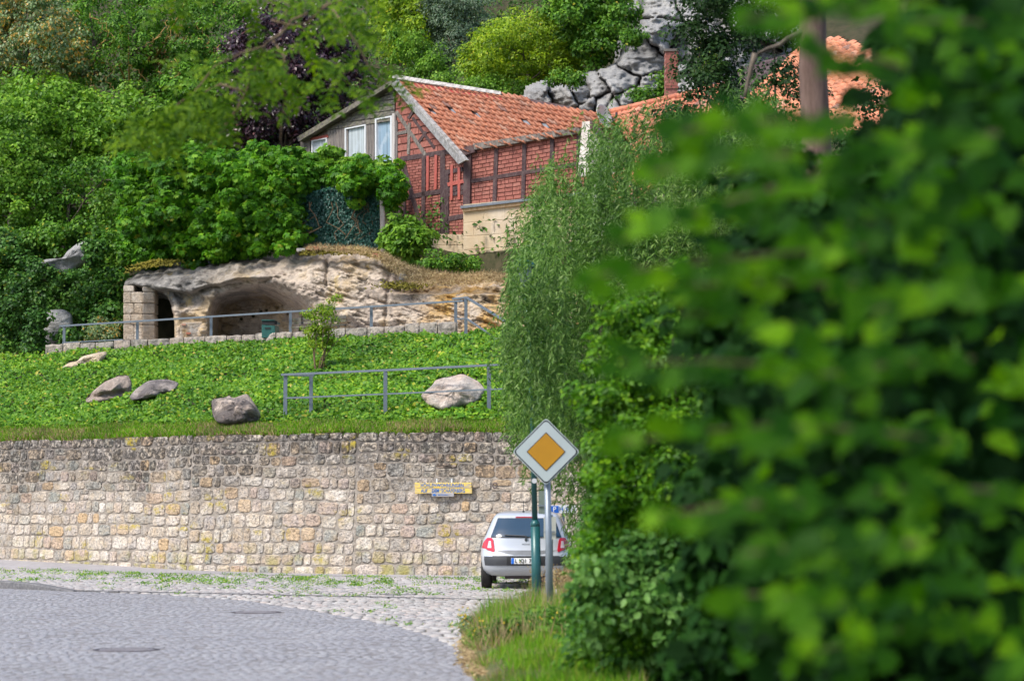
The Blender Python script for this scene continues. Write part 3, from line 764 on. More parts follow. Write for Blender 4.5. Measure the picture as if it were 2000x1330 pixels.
# core (mortar face + back)
mb = MB(); ss = np.linspace(0, cum[-1], 120)
zt = lambda s: ZW + .02 + .03 * math.sin(s * 1.3)
face = [[wp(s, z, 0)[0] for s in ss] for z in (-.1, .5, 1.2, 1.9, 2.6)] + [[wp(s, zt(s) - .12, 0)[0] for s in ss]]
back = [[wp(s, zt(s) - .12, -.45)[0] for s in ss], [wp(s, -.1, -.45)[0] for s in ss]]
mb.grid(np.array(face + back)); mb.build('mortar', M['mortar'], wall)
joints = [s_of(365), s_of(690), s_of(-120)]
stones = []
bays = [(0, s_of(-120)), (s_of(-120), s_of(365)), (s_of(365), s_of(690)), (s_of(690), cum[-1])]
for s0, s1 in bays:
    z = -.03; ci = 0
    while z < ZW - .12:
        h = R.uniform(.215, .335)
        if ZW - (z + h) < .17: h = ZW - z
        s = s0 + .026
        while s < s1 - .05:
            w = R.choice([R.uniform(.17, .28), R.uniform(.26, .40), R.uniform(.36, .58)]) * min(1.8, .95 / abs(wp(s, 1.5)[1][0]))
            if s1 - (s + w) < .16: w = s1 - s - .01
            if h > .27 and R.random() < .07 and z > .3:
                hh = h * R.uniform(.4, .6); stones.append((s, z, w, hh)); stones.append((s, z + hh, w, h - hh))
            else: stones.append((s, z, w, h))
            s += w
        z += h; ci += 1
def stone_mesh(mb, s, z, w, h):
    j = R.uniform(.012, .036); w2 = (w - j) / 2; h2 = (h - j) / 2; cs = s + w / 2; cz = z + h / 2
    n = 16; pw = R.choice([.07, .10, .14, .22])
    o1, o2, o3 = [], [], []
    prd = R.uniform(.012, .030); tl = R.uniform(-.012, .012); tk_ = R.uniform(-.10, .10)
    for k in range(n):
        a = 2 * math.pi * (k + .5) / n; c, s_ = math.cos(a), math.sin(a)
        q = 1 / (abs(c) ** (1 / pw) + abs(s_) ** (1 / pw)) ** pw
        rr = R.uniform(.88, 1.04); x = c * q * w2 * rr; y = s_ * q * h2 * rr * (1 + tk_ * c)
        x = max(-w2, min(w2, x)); y = max(-h2, min(h2, y))
        o1.append((x, y, .0)); o2.append((x * .985, y * .98, prd * .7)); o3.append((x * .88, y * .84, prd + tl * c + R.uniform(-.010, .010)))
    vs = []
    for x, y, o in o1 + o2 + o3 + [(0, 0, prd + R.uniform(-.008, .02))]:
        zz_ = max(cz + y, -.05); zz_ += (.030 * math.sin(cs * 1.1 + zz_ * 2) + .018 * math.sin(cs * 3.3 + 1)) * min(zz_, 1) * (1 if zz_ < 2.9 else .4); p, dr, nr = wp(cs + x, zz_, o); vs.append(p)
    fs = []
    for k in range(n):
        k2 = (k + 1) % n; fs += [(k, k2, n + k2, n + k), (n + k, n + k2, 2 * n + k2, 2 * n + k), (2 * n + k, 2 * n + k2, 3 * n)]
    mb.add(vs, fs)
def scr(st_):
    p = wp(st_[0] + st_[2] / 2, 1.5)[0]; x, y = to_px(p); vis = -20 < x < 1125
    return -(st_[2] * st_[3] * (F / p[1]) ** 2 if vis else 0)
stones.sort(key=scr)
rest = MB()
for i, s_ in enumerate(stones):
    if i < 300:
        mb = MB(); stone_mesh(mb, *s_); mb.r = []
        p = wp(s_[0] + s_[2] / 2, s_[1] + s_[3] / 2)[0]
        me = mb.mesh('stone', M['stone'], p); me.attributes.new('rnd', 'FLOAT', 'FACE')
        link('stone', me, wall, p - org(wall))
    else:
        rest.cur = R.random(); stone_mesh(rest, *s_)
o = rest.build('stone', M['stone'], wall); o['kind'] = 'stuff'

# low wall along the terrace
curb = thing('low_stone_wall', 'low wall of pale rough blocks under the upper railing', 'wall', (-6, 72, 6.2))
px = 88.0
cmb = MB()
def curbp(px, z, back=0.0):
    d = float(dcurb(px)) + back; return np.array([(px - 1000) / F * d * 1.002, d, z])
while px < 893:
    w = R.uniform(26, 44); 
    if px + w > 893: w = 895 - px
    mb = MB(); hh = 6.66 + R.uniform(-.03, .03); g = 1.0
    n = 6; f1 = []
    zs = [6.14, 6.22, 6.48, hh - .05, hh]
    outs = [.0, -.03, -.05 + R.uniform(-.03, .02), -.02, .05]
    rows = []
    for zz, oo in zip(zs, outs):
        rows.append([curbp(px + g + (w - 2 * g) * t, zz + R.uniform(-.012, .012), oo + R.uniform(-.02, .02) + (.04 if t in (0, 1) else 0)) for t in (0, .12, .4, .7, .88, 1)])
    rows.append([curbp(px + g + (w - 2 * g) * t, hh, .40) for t in (0, .12, .4, .7, .88, 1)])
    rows.append([curbp(px + g + (w - 2 * g) * t, 6.14, .42) for t in (0, .12, .4, .7, .88, 1)])
    A = np.array(rows); mb.grid(A)
    for cidx in (0, 5):
        mb.add(list(A[:, cidx]), [tuple(range(7)) if cidx else tuple(range(7))[::-1]])
    p = curbp(px + w / 2, 6.2, .2)
    mb.build('stone', M['kerbstone'], curb, at=p)
    px += w
mb = MB(); mb.grid(np.array([[curbp(x, 6.14, .05) for x in np.linspace(90, 893, 40)], [curbp(x, 6.61, .05) for x in np.linspace(90, 893, 40)], [curbp(x, 6.61, .36) for x in np.linspace(90, 893, 40)]]))
mb.build('mortar', M['mortar'], curb)

# boulders in the ivy
def grow(poly, k):
    cx = sum(p[0] for p in poly) / len(poly); cy = sum(p[1] for p in poly) / len(poly)
    return [(cx + (x - cx) * k, cy + (y - cy) * k) for x, y in poly]
def boulder_from(poly, thick, mat, base_d=None, name='boulder', sub=None, label=None, cat='boulder', rough=.06, seed=1, parent=None, flat=.85, rings=9, bulge=.5, crease=None):
    cx = sum(p[0] for p in poly) / len(poly); cy = sum(p[1] for p in poly) / len(poly)
    # densify
    dense = []
    for i in range(len(poly)):
        a = np.array(poly[i], float); b = np.array(poly[(i + 1) % len(poly)], float); m_ = 4
        for k in range(m_): dense.append(a + (b - a) * k / m_)
    dense = np.array(dense); n = len(dense)
    sm = (np.roll(dense, 1, 0) + dense * 2 + np.roll(dense, -1, 0)) / 4
    V, Fc = [], []
    for r in range(rings):
        t = r / (rings - 1); sc_ = math.cos(t * math.pi / 2) ** flat if r < rings - 1 else 0.02
        for q in sm:
            x = cx + (q[0] - cx) * sc_; y = cy + (q[1] - cy) * sc_
            d = base_d(y) if callable(base_d) else base_d
            dd = -thick * math.sin(t * math.pi / 2) ** 1.0
            f1 = fbm((x * .035 + seed * 7, y * .04, seed), 5); f2 = mnoise.noise(Vector((x * .022 + seed, y * .03, seed * 3.1))); nz = (f1 * 1.3 + abs(f2) * 2.2 - .5) * rough * 1.5
            if crease: nz += crease(x, y)
            V.append(P(x, y, d + dd + nz * (1 if r else .3)))
    for r in range(rings - 1):
        for k in range(n): Fc.append((r * n + k, r * n + (k + 1) % n, (r + 1) * n + (k + 1) % n, (r + 1) * n + k))
    Fc.append(tuple((rings - 1) * n + k for k in range(n)))
    # back
    b0 = len(V)
    for q in sm:
        x = cx + (q[0] - cx) * .8; y = cy + (q[1] - cy) * .8; V.append(P(x, y, (base_d(y) if callable(base_d) else base_d) + thick * .8))
    for k in range(n): Fc.append((k, b0 + k, b0 + (k + 1) % n, (k + 1) % n))
    Fc.append(tuple(b0 + k for k in range(n))[::-1])
    mb = MB(); mb.add(V, Fc); o = mb.build(name, mat, parent, smooth=True)
    if label: setp(o, label, cat)
    return o
for i, (lb, pl, mc) in enumerate(BOULD):
    cx = sum(p[0] for p in pl) / len(pl); ys = [p[1] for p in pl]
    pb, vb = slope_at(cx, max(ys)); pt_, vt = slope_at(cx, min(ys))
    fd = lambda y, a=pb[1] - .05, b=pb[1] + .75, y0=max(ys), y1=min(ys): b + (a - b) * (y - y1) / (y0 - y1)
    cr = None
    if i == 1: cr = lambda x, y: .28 * math.exp(-((y - (772 - (x - 200) * .14)) / 5) ** 2)
    if i == 0: cr = lambda x, y: .25 * math.exp(-(((x - 163) / 9) ** 2 + ((y - 708) / 6) ** 2))
    boulder_from(pl, .42 if i != 3 else .7, m_boulder('boulder_stone', *mc), fd, 'boulder', label=lb, rough=.11, seed=i + 3, crease=cr)

# ------------------------------------------------------------------ railings
def railing(name, label, cat, loc): return thing(name, label, cat, loc, 'grey steel railings')
# upper
t = railing('railing', 'upper grey steel railing standing on the low terrace wall', 'railing', curbp(500, 6.66, .2))
ZR = 7.23
def cp(px, z): return curbp(px, z, .2)
for px in (125, 268, 412, 567, 725, 890):
    mb = MB(); mb.box((cp(px, 6.92)), (.085, .05, ZR - 6.6)); mb.build('post', M['railpaint'], t)
mb = MB(); mb.bar(cp(117, ZR), cp(905, ZR), .075, .05); mb.build('handrail', M['railpaint'], t)
mb = MB(); mb.bar(cp(122, 6.70), cp(240, 6.70), .04, .03); mb.build('bottom_rail', M['railpaint'], t)
# stair railing on the right
t = railing('stair_railing', 'grey steel railing running down the steps right of the terrace', 'railing', P(910, 650, 66.6))
a = P(910, 582, 66.6); b = P(910, 652, 66.6); mb = MB(); mb.box((a + b) / 2, (.09, .05, a[2] - b[2])); mb.build('post', M['railpaint'], t)
mb = MB(); mb.bar(P(884, 584, 66.8), P(912, 581, 66.6), .07, .05); mb.bar(P(911, 581, 66.6), P(1060, 672, 62.5), .07, .05); mb.build('handrail', M['railpaint'], t)
mb = MB(); mb.bar(P(892, 623, 66.8), P(911, 622, 66.6), .05, .035); mb.bar(P(911, 622, 66.6), P(1060, 722, 62.5), .05, .035); mb.build('middle_rail', M['railpaint'], t)
mb = MB(); a = P(1050, 668, 62.7); b = P(1050, 745, 62.7); mb.box((a + b) / 2, (.09, .05, a[2] - b[2])); mb.build('post', M['railpaint'], t)
# lower
t = railing('railing', 'lower grey steel railing with a short return at its left end', 'railing', slope_at(753, 815)[0])
def vpost(px, py): return slope_at(px, py)[0]
b1, b2, b3, b4, b5 = vpost(558, 821), vpost(608, 813), vpost(753, 814), vpost(955, 806), vpost(1160, 798)
H = 1.09
for p in (b1, b3, b4, b5):
    mb = MB(); mb.box(p + [0, 0, H / 2 - .05], (.09, .05, H + .1)); mb.build('post', M['railpaint'], t)
h2 = (b1[2] + H) - b2[2] - .02
mb = MB(); mb.box(b2 + [0, 0, h2 / 2 - .05], (.085, .05, h2 + .1)); mb.build('post', M['railpaint'], t)
mb = MB()
up = [0, 0, H]
mb.bar(b1 + up + [-.09, 0, 0], b3 + up, .07, .05); mb.bar(b3 + up, b4 + up, .07, .05); mb.bar(b4 + up, b5 + up, .07, .05)
mb.bar(b1 + [-.02, .0, H - .003], b2 + [.07, .1, h2], .07, .045); mb.build('handrail', M['railpaint'], t)
up = [0, 0, H * .49]; mb = MB()
mb.bar(b1 + up, b3 + up, .03, .035); mb.bar(b3 + up, b4 + up, .03, .035); mb.bar(b4 + up, b5 + up, .03, .035)
mb.bar(b1 + up, b2 + [0, .04, h2 * .45], .03, .035); mb.build('middle_rail', M['railpaint'], t)

# ------------------------------------------------------------------ the cave rock
TPX = [215, 233, 240, 255, 280, 300, 345, 400, 470, 520, 560, 620, 700, 740, 760, 800, 850, 900, 960, 1010, 1130]
TPY = [552, 546, 530, 522, 516, 512, 511, 505, 500, 498, 493, 488, 488, 496, 506, 526, 538, 542, 538, 545, 560]
cave = [(401, 690), (401, 630), (403, 603), (411, 584), (422, 573), (445, 563), (470, 555), (500, 550), (530, 551), (560, 559), (590, 571), (615, 592), (628, 620), (632, 690)]
door = [(150, 690), (150, 548), (233, 556), (255, 560), (290, 561), (310, 567), (322, 577), (329, 592), (334, 612), (337, 636), (334, 690)]
def smooth(x): x = np.clip(x, 0, 1); return x * x * (3 - 2 * x)
pxs = np.arange(231, 1131, 2.0); rows_n = 96
GX, GV = np.meshgrid(pxs, np.linspace(0, 1, rows_n))
top = np.interp(GX, TPX, TPY) + 2.2 * np.sin(GX * .11) + 1.4 * np.sin(GX * .31)
GY = top + (672 - top) * GV
base = drock(GX)
sdc = pdist(GX, GY, cave); sdd = pdist(GX, GY, door)
wc = np.interp(GX, [401, 470, 560, 640], [5, 13, 34, 70])
off = 2.9 * smooth(sdc / wc + .02) + 3.6 * smooth(sdd / 5)
off -= .38 * np.exp(-((sdc + 10) / 11) ** 2) * np.interp(GX, [400, 430, 540, 640], [.5, 1, .8, 0]) + .32 * np.exp(-((sdd + 9) / 10) ** 2)
below = (GY - (545 + (GX - 500) * .37)) / 40
off += .55 * smooth(below) * np.interp(GX, [500, 560, 700, 770], [0, 1, 1, 0]) * (sdc < 0)
off += 1.3 * (1 - GV) ** 5 + .5 * np.exp(-GV * 16)
cb_ = np.interp(GX, [225, 300, 340, 372, 400, 440, 520], [555, 561, 567, 566, 560, 548, 540]) + 2.5 * np.sin(GX * .09)
off += .62 * smooth((GY - cb_) / 3.5) * np.interp(GX, [231, 500, 560], [1, 1, 0])
off += .15 * np.exp(-((GX - (757 - (GY - 560) * .05)) / 3.5) ** 2) * (GY > 520)
off += .22 * np.exp(-((GX - 636) / 3) ** 2) * (GY < 560)
off += 1.2 * np.clip((238 - GX) / 7, 0, 1) ** 2
# ledge on the right part
off += .6 * smooth((575 - GY) / 10) * np.interp(GX, [745, 775, 1000, 1100], [0, 1, 1, 1]) * 1.0
fb = np.array([[fbm((x * .020, y * .034, 1.3), 6) for x, y in zip(r1, r2)] for r1, r2 in zip(GX[:, ::2], GY[:, ::2])])
fb = np.repeat(fb, 2, 1)[:, :GX.shape[1]]; fb[:, 1:-1] = (fb[:, :-2] + 2 * fb[:, 1:-1] + fb[:, 2:]) / 4
fb2 = np.array([[mnoise.fractal(Vector((x * .075 + y * .03, y * .11, 4.1)), .7, 2.1, 4) for x, y in zip(r1, r2)] for r1, r2 in zip(GX, GY)])
amp = np.interp(GX, [240, 400, 520, 700], [.08, .15, .16, .16]); off += amp * (fb - 1.1 * np.abs(fb)) + .06 * fb2 * np.where(sdc > 0, .5, 1)
st2 = np.array([[mnoise.fractal(Vector((x * .012 + y * .012, (y - x * .38) * .085, 9.3)), .6, 2.2, 5) for x, y in zip(r1, r2)] for r1, r2 in zip(GX, GY)])
st2 = st2 - 1.0 * np.abs(st2)
off += -.15 * st2 * np.interp(GX, [240, 480, 560, 900], [.25, .5, 1, 1]) * np.where(sdc > 4, .45, 1)
# putlog holes in the cave wall
for hx, hy in ((486, 590), (497, 588), (470, 600), (545, 598), (522, 584), (446, 606), (575, 606)):
    off += .35 * np.exp(-(((GX - hx) / 3) ** 2 + ((GY - hy) / 3) ** 2))
A = P(GX, GY, base); A[..., 1] += off
topback = []
for kk, dz in ((4.4, .55), (2.6, .42), (1.2, .25), (.45, .12)):
    r = A[0].copy(); r[:, 1] += kk; r[:, 2] += dz; topback.append(r)
A = np.concatenate([np.array(topback), A]); 
mb = MB(); mb.grid(A[::-1])
rock = thing('cave_rock', 'weathered sandstone rock hollowed into a wide cave and a doorway above the terrace', 'rock', P(600, 660, 73))
mb.build('rock_face', M['rock'], rock, smooth=True)
# plaster patch and bricks at the pillar foot
dpl = float(drock(370)) + .22
mb = MB(); mb.prism([P(352, 630, dpl), P(398, 628, dpl), P(399, 662, dpl), P(350, 662, dpl)], (0, .6, 0)); bevel(mb.build('plaster_patch', m_boulder('white_plaster', (.58, .55, .50), (.45, .32, .18), .2), rock), .05)
for (bx, by) in ((359, 634), (368, 651)):
    mb = MB(); c = P(bx, by, dpl - .01); mb.box(c, (.14, .06, .055)); mb.build('brick', M['tile'], rock)
M['pier'] = m_boulder('pier_stone', (.60, .49, .37), (.78, .70, .60), .12)
# masonry pier in the doorway
pier = thing('stone_pier', 'pier of dressed tan stone blocks left of the dark doorway', 'pier', P(270, 662, 77.0))
ys = [557, 570, 592, 613, 634, 664]
for i in range(5):
    y0, y1 = ys[i], ys[i + 1]
    cuts = [(241, 262), (262.5, 278)] if i % 2 == 0 else [(241, 256), (256.5, 278)]
    for (x0, x1), dd in zip(cuts, (77.6, 77.55)):
        if i == 0 and x0 > 260: continue
        mb = MB(); mb.prism([P(x0, y0 + .4, dd), P(x1, y0 + .4, dd), P(x1, y1 - .4, dd), P(x0, y1 - .4, dd)], (0, .7, 0)); bevel(mb.build('block', M['pier'], pier), .02)
    # proud right-hand leaf of the pier
    dd = 77.15 + R.uniform(-.03, .03)
    mb = MB(); mb.prism([P(278.3, y0 + (3 if i == 0 else .4), dd), P(302 + R.uniform(-1, 1), y0 + (3 if i == 0 else .4), dd + .25), P(302, y1 - .4, dd + .25), P(278.3, y1 - .4, dd)], (0, .8, 0)); bevel(mb.build('block', M['pier'], pier), .025)
# stray rocks at the left
o = boulder_from([(72, 514), (90, 506), (122, 505), (130, 492), (150, 476), (180, 465), (186, 485), (186, 505), (160, 520), (130, 538), (100, 530), (80, 522)], .6, M['cliff'], 79.9, 'boulder', label='grey rock poking out of the creeper high at the left', flat=.7, rough=.09, seed=21)
o = boulder_from([(86, 612), (100, 605), (125, 604), (141, 614), (143, 640), (141, 670), (88, 672), (85, 640)], .35, M['cliff'], 79.0, 'standing_stone', label='upright grey stone slab at the left end of the terrace', cat='stone', rough=.05, seed=22)

# moss, dry grass and roof-tile scraps on the rock top
def on_top(px, k=0.0): return P(px, np.interp(px, TPX, TPY), drock(px) + 1.3 + k) 
n = 9000; px = np.where(NR.random(n) < .75, NR.uniform(745, 1080, n), NR.uniform(600, 760, n))
ty = np.interp(px, TPX, TPY); yy = ty - 5 + NR.random(n) ** 1.5 * np.interp(px, [600, 745, 800, 850, 1000], [2, 18, 34, 22, 16]); dd = drock(px) + NR.uniform(.1, 1.5, n)
pt = P(px, yy, dd - np.clip((yy - ty) / 40, 0, 1) * .9 - .15)
o = leaves('dry_grass', pt, NR.normal(0, .6, (n, 3)) + [0, -1, .3], NR.normal(0, .6, (n, 3)) + [.1, -.5, .1], NR.uniform(.08, .2, n), .02, LG['dry'], tmpl='blade', kind='stuff', loc=(-2, 71, 8.6))
n = 3000; px = np.concatenate([NR.uniform(585, 745, n // 2), NR.normal(788, 22, n // 4), NR.normal(300, 26, n // 4)]); n = len(px)
ty = np.interp(px, TPX, TPY); yy = ty + NR.uniform(-4, 8, n); yy[n // 2:3 * n // 4] = NR.normal(558, 3.5, n // 4)
dd = np.full(n, 0.) + drock(px) + .55 + NR.uniform(-.1, .1, n) - np.clip((yy - ty) / 40, 0, 1) * .8
o = leaves('moss', P(px, yy, dd), NR.normal(0, .5, (n, 3)) + [0, -.6, .8], NR.normal(0, .6, (n, 3)), NR.uniform(.05, .10, n), .06, LG['moss'], kind='stuff', loc=(-5, 73, 8.8))
for i, (x0, x1, y, mt, lb) in enumerate(((580, 597, 489, 'palewood', 'pale slab edging at the rock top under the creeper'), (599, 612, 486.5, 'tile', 'red clay coping piece leftmost on the rock top'), (613, 640, 485.5, 'tile2', 'long faded pink coping piece on the rock top'),
                                      (665, 678, 486.5, 'tile', 'short red coping piece below the blue-green screen'), (727, 747, 499, 'tile', 'broken orange tile lying where the rock top drops'))):
    d = float(drock((x0 + x1) / 2)) + .55; a = P(x0, y, d); b = P(x1, y + (3 if i == 4 else 0), d)
    mb = MB(); mb.bar(a, b, .3, .10 if i != 4 else .13); o = mb.build('coping_piece', M[mt]); bevel(o, .015); setp(o, lb, 'coping', 'coping pieces on the rock top')
# grey block stuck in the ledge
boulder_from([(778, 535), (790, 533), (797, 540), (795, 549), (780, 549)], .2, M['cliff'], float(drock(788)) + .4, 'boulder', label='small grey block lodged in the grassy rock ledge', rough=.03, seed=9, rings=6)

# ------------------------------------------------------------------ bin and bench on the terrace
d = 71.6
t = thing('litter_bin', 'dark green steel box bin with a black slot in front of the cave', 'bin', P(527, 650, d))
mt = simple('green_metal', (.018, .10, .085), .45, .1, var=.2, scale=12)
a = P(511, 632, d); b = P(543, 660, d); w = (b[0] - a[0])
mb = MB(); x0, x1, z0, z1 = a[0], b[0] - .09, b[2], a[2]
pf = [(x0, d, z0), (x1, d, z0), (x1, d, z1 - .06), (x0, d, z1 - .02)]
mb.prism(pf, (.09, .36, .0)); bevel(mb.build('body', mt, t), .012)
mb = MB(); mb.prism([(x0, d - .01, z1 - .02), (x1 - .01, d - .01, z1 - .04), (x1, d + .0, z1 + .08), (x0 + .01, d, z1 + .09)], (.06, .03, 0)); mb.build('opening', simple('black_void', (.01, .01, .012), .8), t)
mb = MB(); mb.prism([(x0 - .01, d - .03, z1 + .085), (x1 - .02, d - .03, z1 + .085), (x1 + .12, d + .40, z1 + .0), (x0 + .1, d + .4, z1 + .0)], (0, 0, .03)); mb.build('lid', mt, t)
mb = MB(); mb.box(((x0 + x1) / 2 - .02, d - .012, z0 + .29), (.16, .01, .05)); mb.build('slot', simple('slot_black', (.01, .02, .02), .7), t)
t = thing('bench', 'dark wooden bench half hidden by the yellow-green shrub', 'bench', P(625, 660, 71.0))
for (y, dz) in ((622, 0), (629, 0)):
    mb = MB(); mb.bar(P(570, y + 2, 71.5), P(676, y - 3, 70.8), .04, .08); mb.build('back_slat', M['plank'], t)
for k in range(2):
    mb = MB(); mb.bar(P(570, 640, 71.3 - k * .2), P(676, 634, 70.5 - k * .2), .14, .04); mb.build('seat_slat', M['plank'], t)
for x in (586, 661):
    mb = MB(); a = P(x, 622, 71.3); mb.box((a[0], a[1], a[2] - .35), (.07, .06, .8)); mb.build('leg', M['plank'], t)

# ------------------------------------------------------------------ HOUSE
HK = (905, 74.0); HA = P(770, 150, 78.0); HB = P(905, 290, 74.0); HC = P(1165, 241, 71.5)
nroof = np.cross(HC - HB, HA - HB); nroof /= np.linalg.norm(nroof)
if nroof[1] > 0: nroof = -nroof
def vplane(p0, p1):
    t = np.array([p1[0] - p0[0], p1[1] - p0[1], 0]); t /= np.linalg.norm(t); n_ = np.array([t[1], -t[0], 0])
    return n_ if n_[1] < 0 else -n_
nL = vplane(HA, HB); nR = vplane(HB, HC)
def RL(px, py, out=0.0): return on_plane(px, py, HB + nL * out, nL)      # left gable facade
def RR(px, py, out=0.0): return on_plane(px, py, HB + nR * out, nR)      # right wall
def RF(px, py, out=0.0): return on_plane(px, py, HB + nroof * out, nroof)
house = thing('half_timbered_house', 'red brick half timbered house with orange pantile roof above the cave', 'house', RL(850, 460))
# walls behind the brick skin
def wallslab(pts, fn, nn, mat, name='wall', th=.25, out=-.012):
    mb = MB(); mb.prism([fn(x, y, out) for x, y in pts], -nn * th); return mb.build(name, mat, house)
wallslab([(770, 165), (905, 318), (905, 462), (775, 452)], RL, nL, M['brickmortar'])
wallslab([(905, 288), (1190, 234), (1190, 385), (905, 412)], RR, nR, M['brickmortar'])
# bricks by homography over a pixel quad
def bil(q, u, v):
    (a, b, c, d_) = [np.array(p, float) for p in q]
    return a * (1 - u) * (1 - v) + b * u * (1 - v) + c * u * v + d_ * (1 - u) * v
BR = []
def bricks(quad, fn, nn, bw, bh, clip=None, avoid=None):
    Wd = np.linalg.norm(np.array(quad[1]) - quad[0]); Hh = np.linalg.norm(np.array(quad[3]) - quad[0])
    rows = max(1, round(Hh / bh)); cols = Wd / bw
    for r in range(rows):
        u = -((r % 2) * .5 + R.uniform(-.08, .08)) / cols
        while u < 1:
            w = (1.0 if R.random() > .12 else .5) / cols; u0, u1 = max(u, 0), min(u + w, 1); u += w
            if u1 - u0 < .25 / cols: continue
            v0, v1 = r / rows, (r + 1) / rows; c = bil(quad, (u0 + u1) / 2, (v0 + v1) / 2)
            if clip is not None and not inpoly(np.array([c[0]]), np.array([c[1]]), clip)[0]: continue
            e = .55 / bw / cols; ev = .11 / rows
            pts = [bil(quad, uu, vv) for uu, vv in ((u0 + e, v0 + ev), (u1 - e, v0 + ev), (u1 - e, v1 - ev), (u0 + e, v1 - ev))]
            BR.append((pts, fn, nn, (u1 - u0) * Wd * bh))
# beams of the gable side: px lines (x0,y0,x1,y1,width px)
beamsL = [(782, 311, 905, 292, 8), (778, 388, 905, 366, 8), (838, 457, 874, 452, 7), (786, 308, 790, 455, 5), (778, 320, 782, 450, 5),
          (827, 304, 826, 455, 6), (864, 297, 864, 455, 8), (871, 340, 872, 458, 7), (868, 337, 903, 331, 7), (873, 381, 905, 376, 6), (873, 428, 905, 422, 8),
          (787, 320, 823, 450, 6)]
beamsG = [(772, 262, 796, 257, 6), (799, 240, 797, 302, 5), (773, 218, 830, 303, 6), (797, 232, 808, 214, 5), (817, 278, 832, 258, 5), (848, 290, 805, 230, 5)]
beamsR = [(969, 290, 965, 400, 6), (1024, 278, 1021, 390, 6), (1078, 268, 1076, 380, 6), (1130, 260, 1128, 372, 6), (914, 355, 1190, 310, 6)]
q1 = [(782, 309), (905, 290), (905, 458), (782, 456)]
gable = [(772, 165), (903, 318), (903, 290), (772, 310)]
bricks([(782, 314), (827, 307), (827, 384), (782, 391)], RL, nL, 12, 5.6)
bricks([(827, 307), (866, 301), (866, 377), (827, 384)], RL, nL, 12, 5.6)
bricks([(866, 300), (905, 294), (905, 370), (866, 377)], RL, nL, 12, 5.6)
bricks([(782, 392), (827, 385), (827, 456), (782, 456)], RL, nL, 12, 5.6)
bricks([(827, 385), (866, 378), (866, 455), (827, 457)], RL, nL, 12, 5.6)
bricks([(866, 378), (905, 371), (905, 459), (866, 459)], RL, nL, 12, 5.6)
bricks([(772, 172), (905, 150), (905, 291), (772, 312)], RL, nL, 24, 14, clip=[(772, 180), (868, 290), (905, 331), (905, 291), (868, 297), (772, 310)])
bricks([(913, 295), (1190, 245), (1190, 310), (913, 356)], RR, nR, 15, 7.4)
bricks([(913, 356), (1190, 310), (1190, 376), (913, 408)], RR, nR, 15, 7.2)
BR.sort(key=lambda b: -b[3])
rest = MB()
for i, (pts, fn, nn, _) in enumerate(BR):
    o_ = R.uniform(.008, .016)
    A_ = [fn(x, y, o_) for x, y in pts]
    if i < 300:
        mb = MB(); mb.prism(A_, -nn * .04); c = sum(A_) / 4; o = mb.build('brick', M['brick'], house, at=c)
    else:
        rest.cur = R.random(); rest.prism(A_, -nn * .04)
o = rest.build('brick', M['brick'], house); o['kind'] = 'stuff'
def beam(fn, nn, x0, y0, x1, y1, w, mat, out=.035, name='timber_beam', parent=None, th=.06):
    d_ = np.array([x1 - x0, y1 - y0], float); d_ /= np.linalg.norm(d_); s_ = np.array([-d_[1], d_[0]]) * w / 2
    q = [(x0 + s_[0], y0 + s_[1]), (x1 + s_[0], y1 + s_[1]), (x1 - s_[0], y1 - s_[1]), (x0 - s_[0], y0 - s_[1])]
    A_ = [fn(x, y, out) for x, y in q]; mb = MB(); mb.prism(A_, -nn * th); c = sum(A_) / 4
    return mb.build(name, mat, parent or house, at=c)
for i, b in enumerate([(*q[:4], q[4] + 1.2) for q in beamsL]): beam(RL, nL, *b, M['beam'], .035 + .003 * (i % 4))
for i, b in enumerate(beamsG): beam(RL, nL, *b, M['beamgrey'] if i in (0, 1, 2) else M['beam'], .034 + .003 * (i % 4))
for i, b in enumerate([(*q[:4], q[4] + 1.5) for q in beamsR]): beam(RR, nR, *b, M['beam'], .04 + .003 * (i % 4))
# corner post, wider
mb = MB(); mb.prism([RR(906, 288, .09), RR(920, 286, .09), RR(917, 404, .09), RR(904, 407, .09)], -nR * .1); mb.build('corner_post', M['beam'], house, at=RR(912, 350, .09))
# eave beams
beam(RR, nR, 896, 300, 925, 290, 15, M['beam'], .16, th=.2); beam(RR, nR, 925, 287, 1160, 250, 12, M['beamgrey'], .15, th=.2)
# red painted strips
mred = simple('red_strip_paint', (.40, .10, .08), .5, var=.15, scale=4)
for x0, y0, x1, y1 in ((835, 305, 834.5, 372), (851, 303, 850, 370), (882, 323, 881, 391), (896, 327, 896, 390), (874, 361, 905, 354)):
    beam(RL, nL, x0, y0, x1, y1, 4.6 if x1 < 900 else 7, mred, .052 + .002 * (x0 % 3), name='painted_strip', th=.02)
# bargeboards
def board3(pts, fn, nn, out, th, mat, name, parent=None):
    A_ = [fn(x, y, out) for x, y in pts]; mb = MB(); mb.prism(A_, -nn * th); o = mb.build(name, mat, parent or house, at=sum(A_) / len(A_)); return o
board3([(762, 164), (772, 160), (907, 314), (895, 321)], RL, nL, .34, .07, M['board'], 'bargeboard')
board3([(768, 158), (773, 160), (909, 313), (906, 315)], RL, nL, .35, .14, M['board'], 'bargeboard_top')
board3([(765, 145), (978, 179), (978, 185), (766, 153)], RF, nroof, .13, .14, M['board'], 'ridge_board')
mflash = m_wood('red_felt_strip', (.20, .03, .03), (.33, .06, .05), (1, 1, 1), paint=(.06, .035, .035), amt=.9)
board3([(770, 154), (980, 187), (984, 196), (776, 165)], RF, nroof, .06, .05, mflash, 'felt_strip')
board3([(768, 153), (779, 156), (783, 165), (773, 163)], RF, nroof, .085, .06, M['lead'], 'flashing')
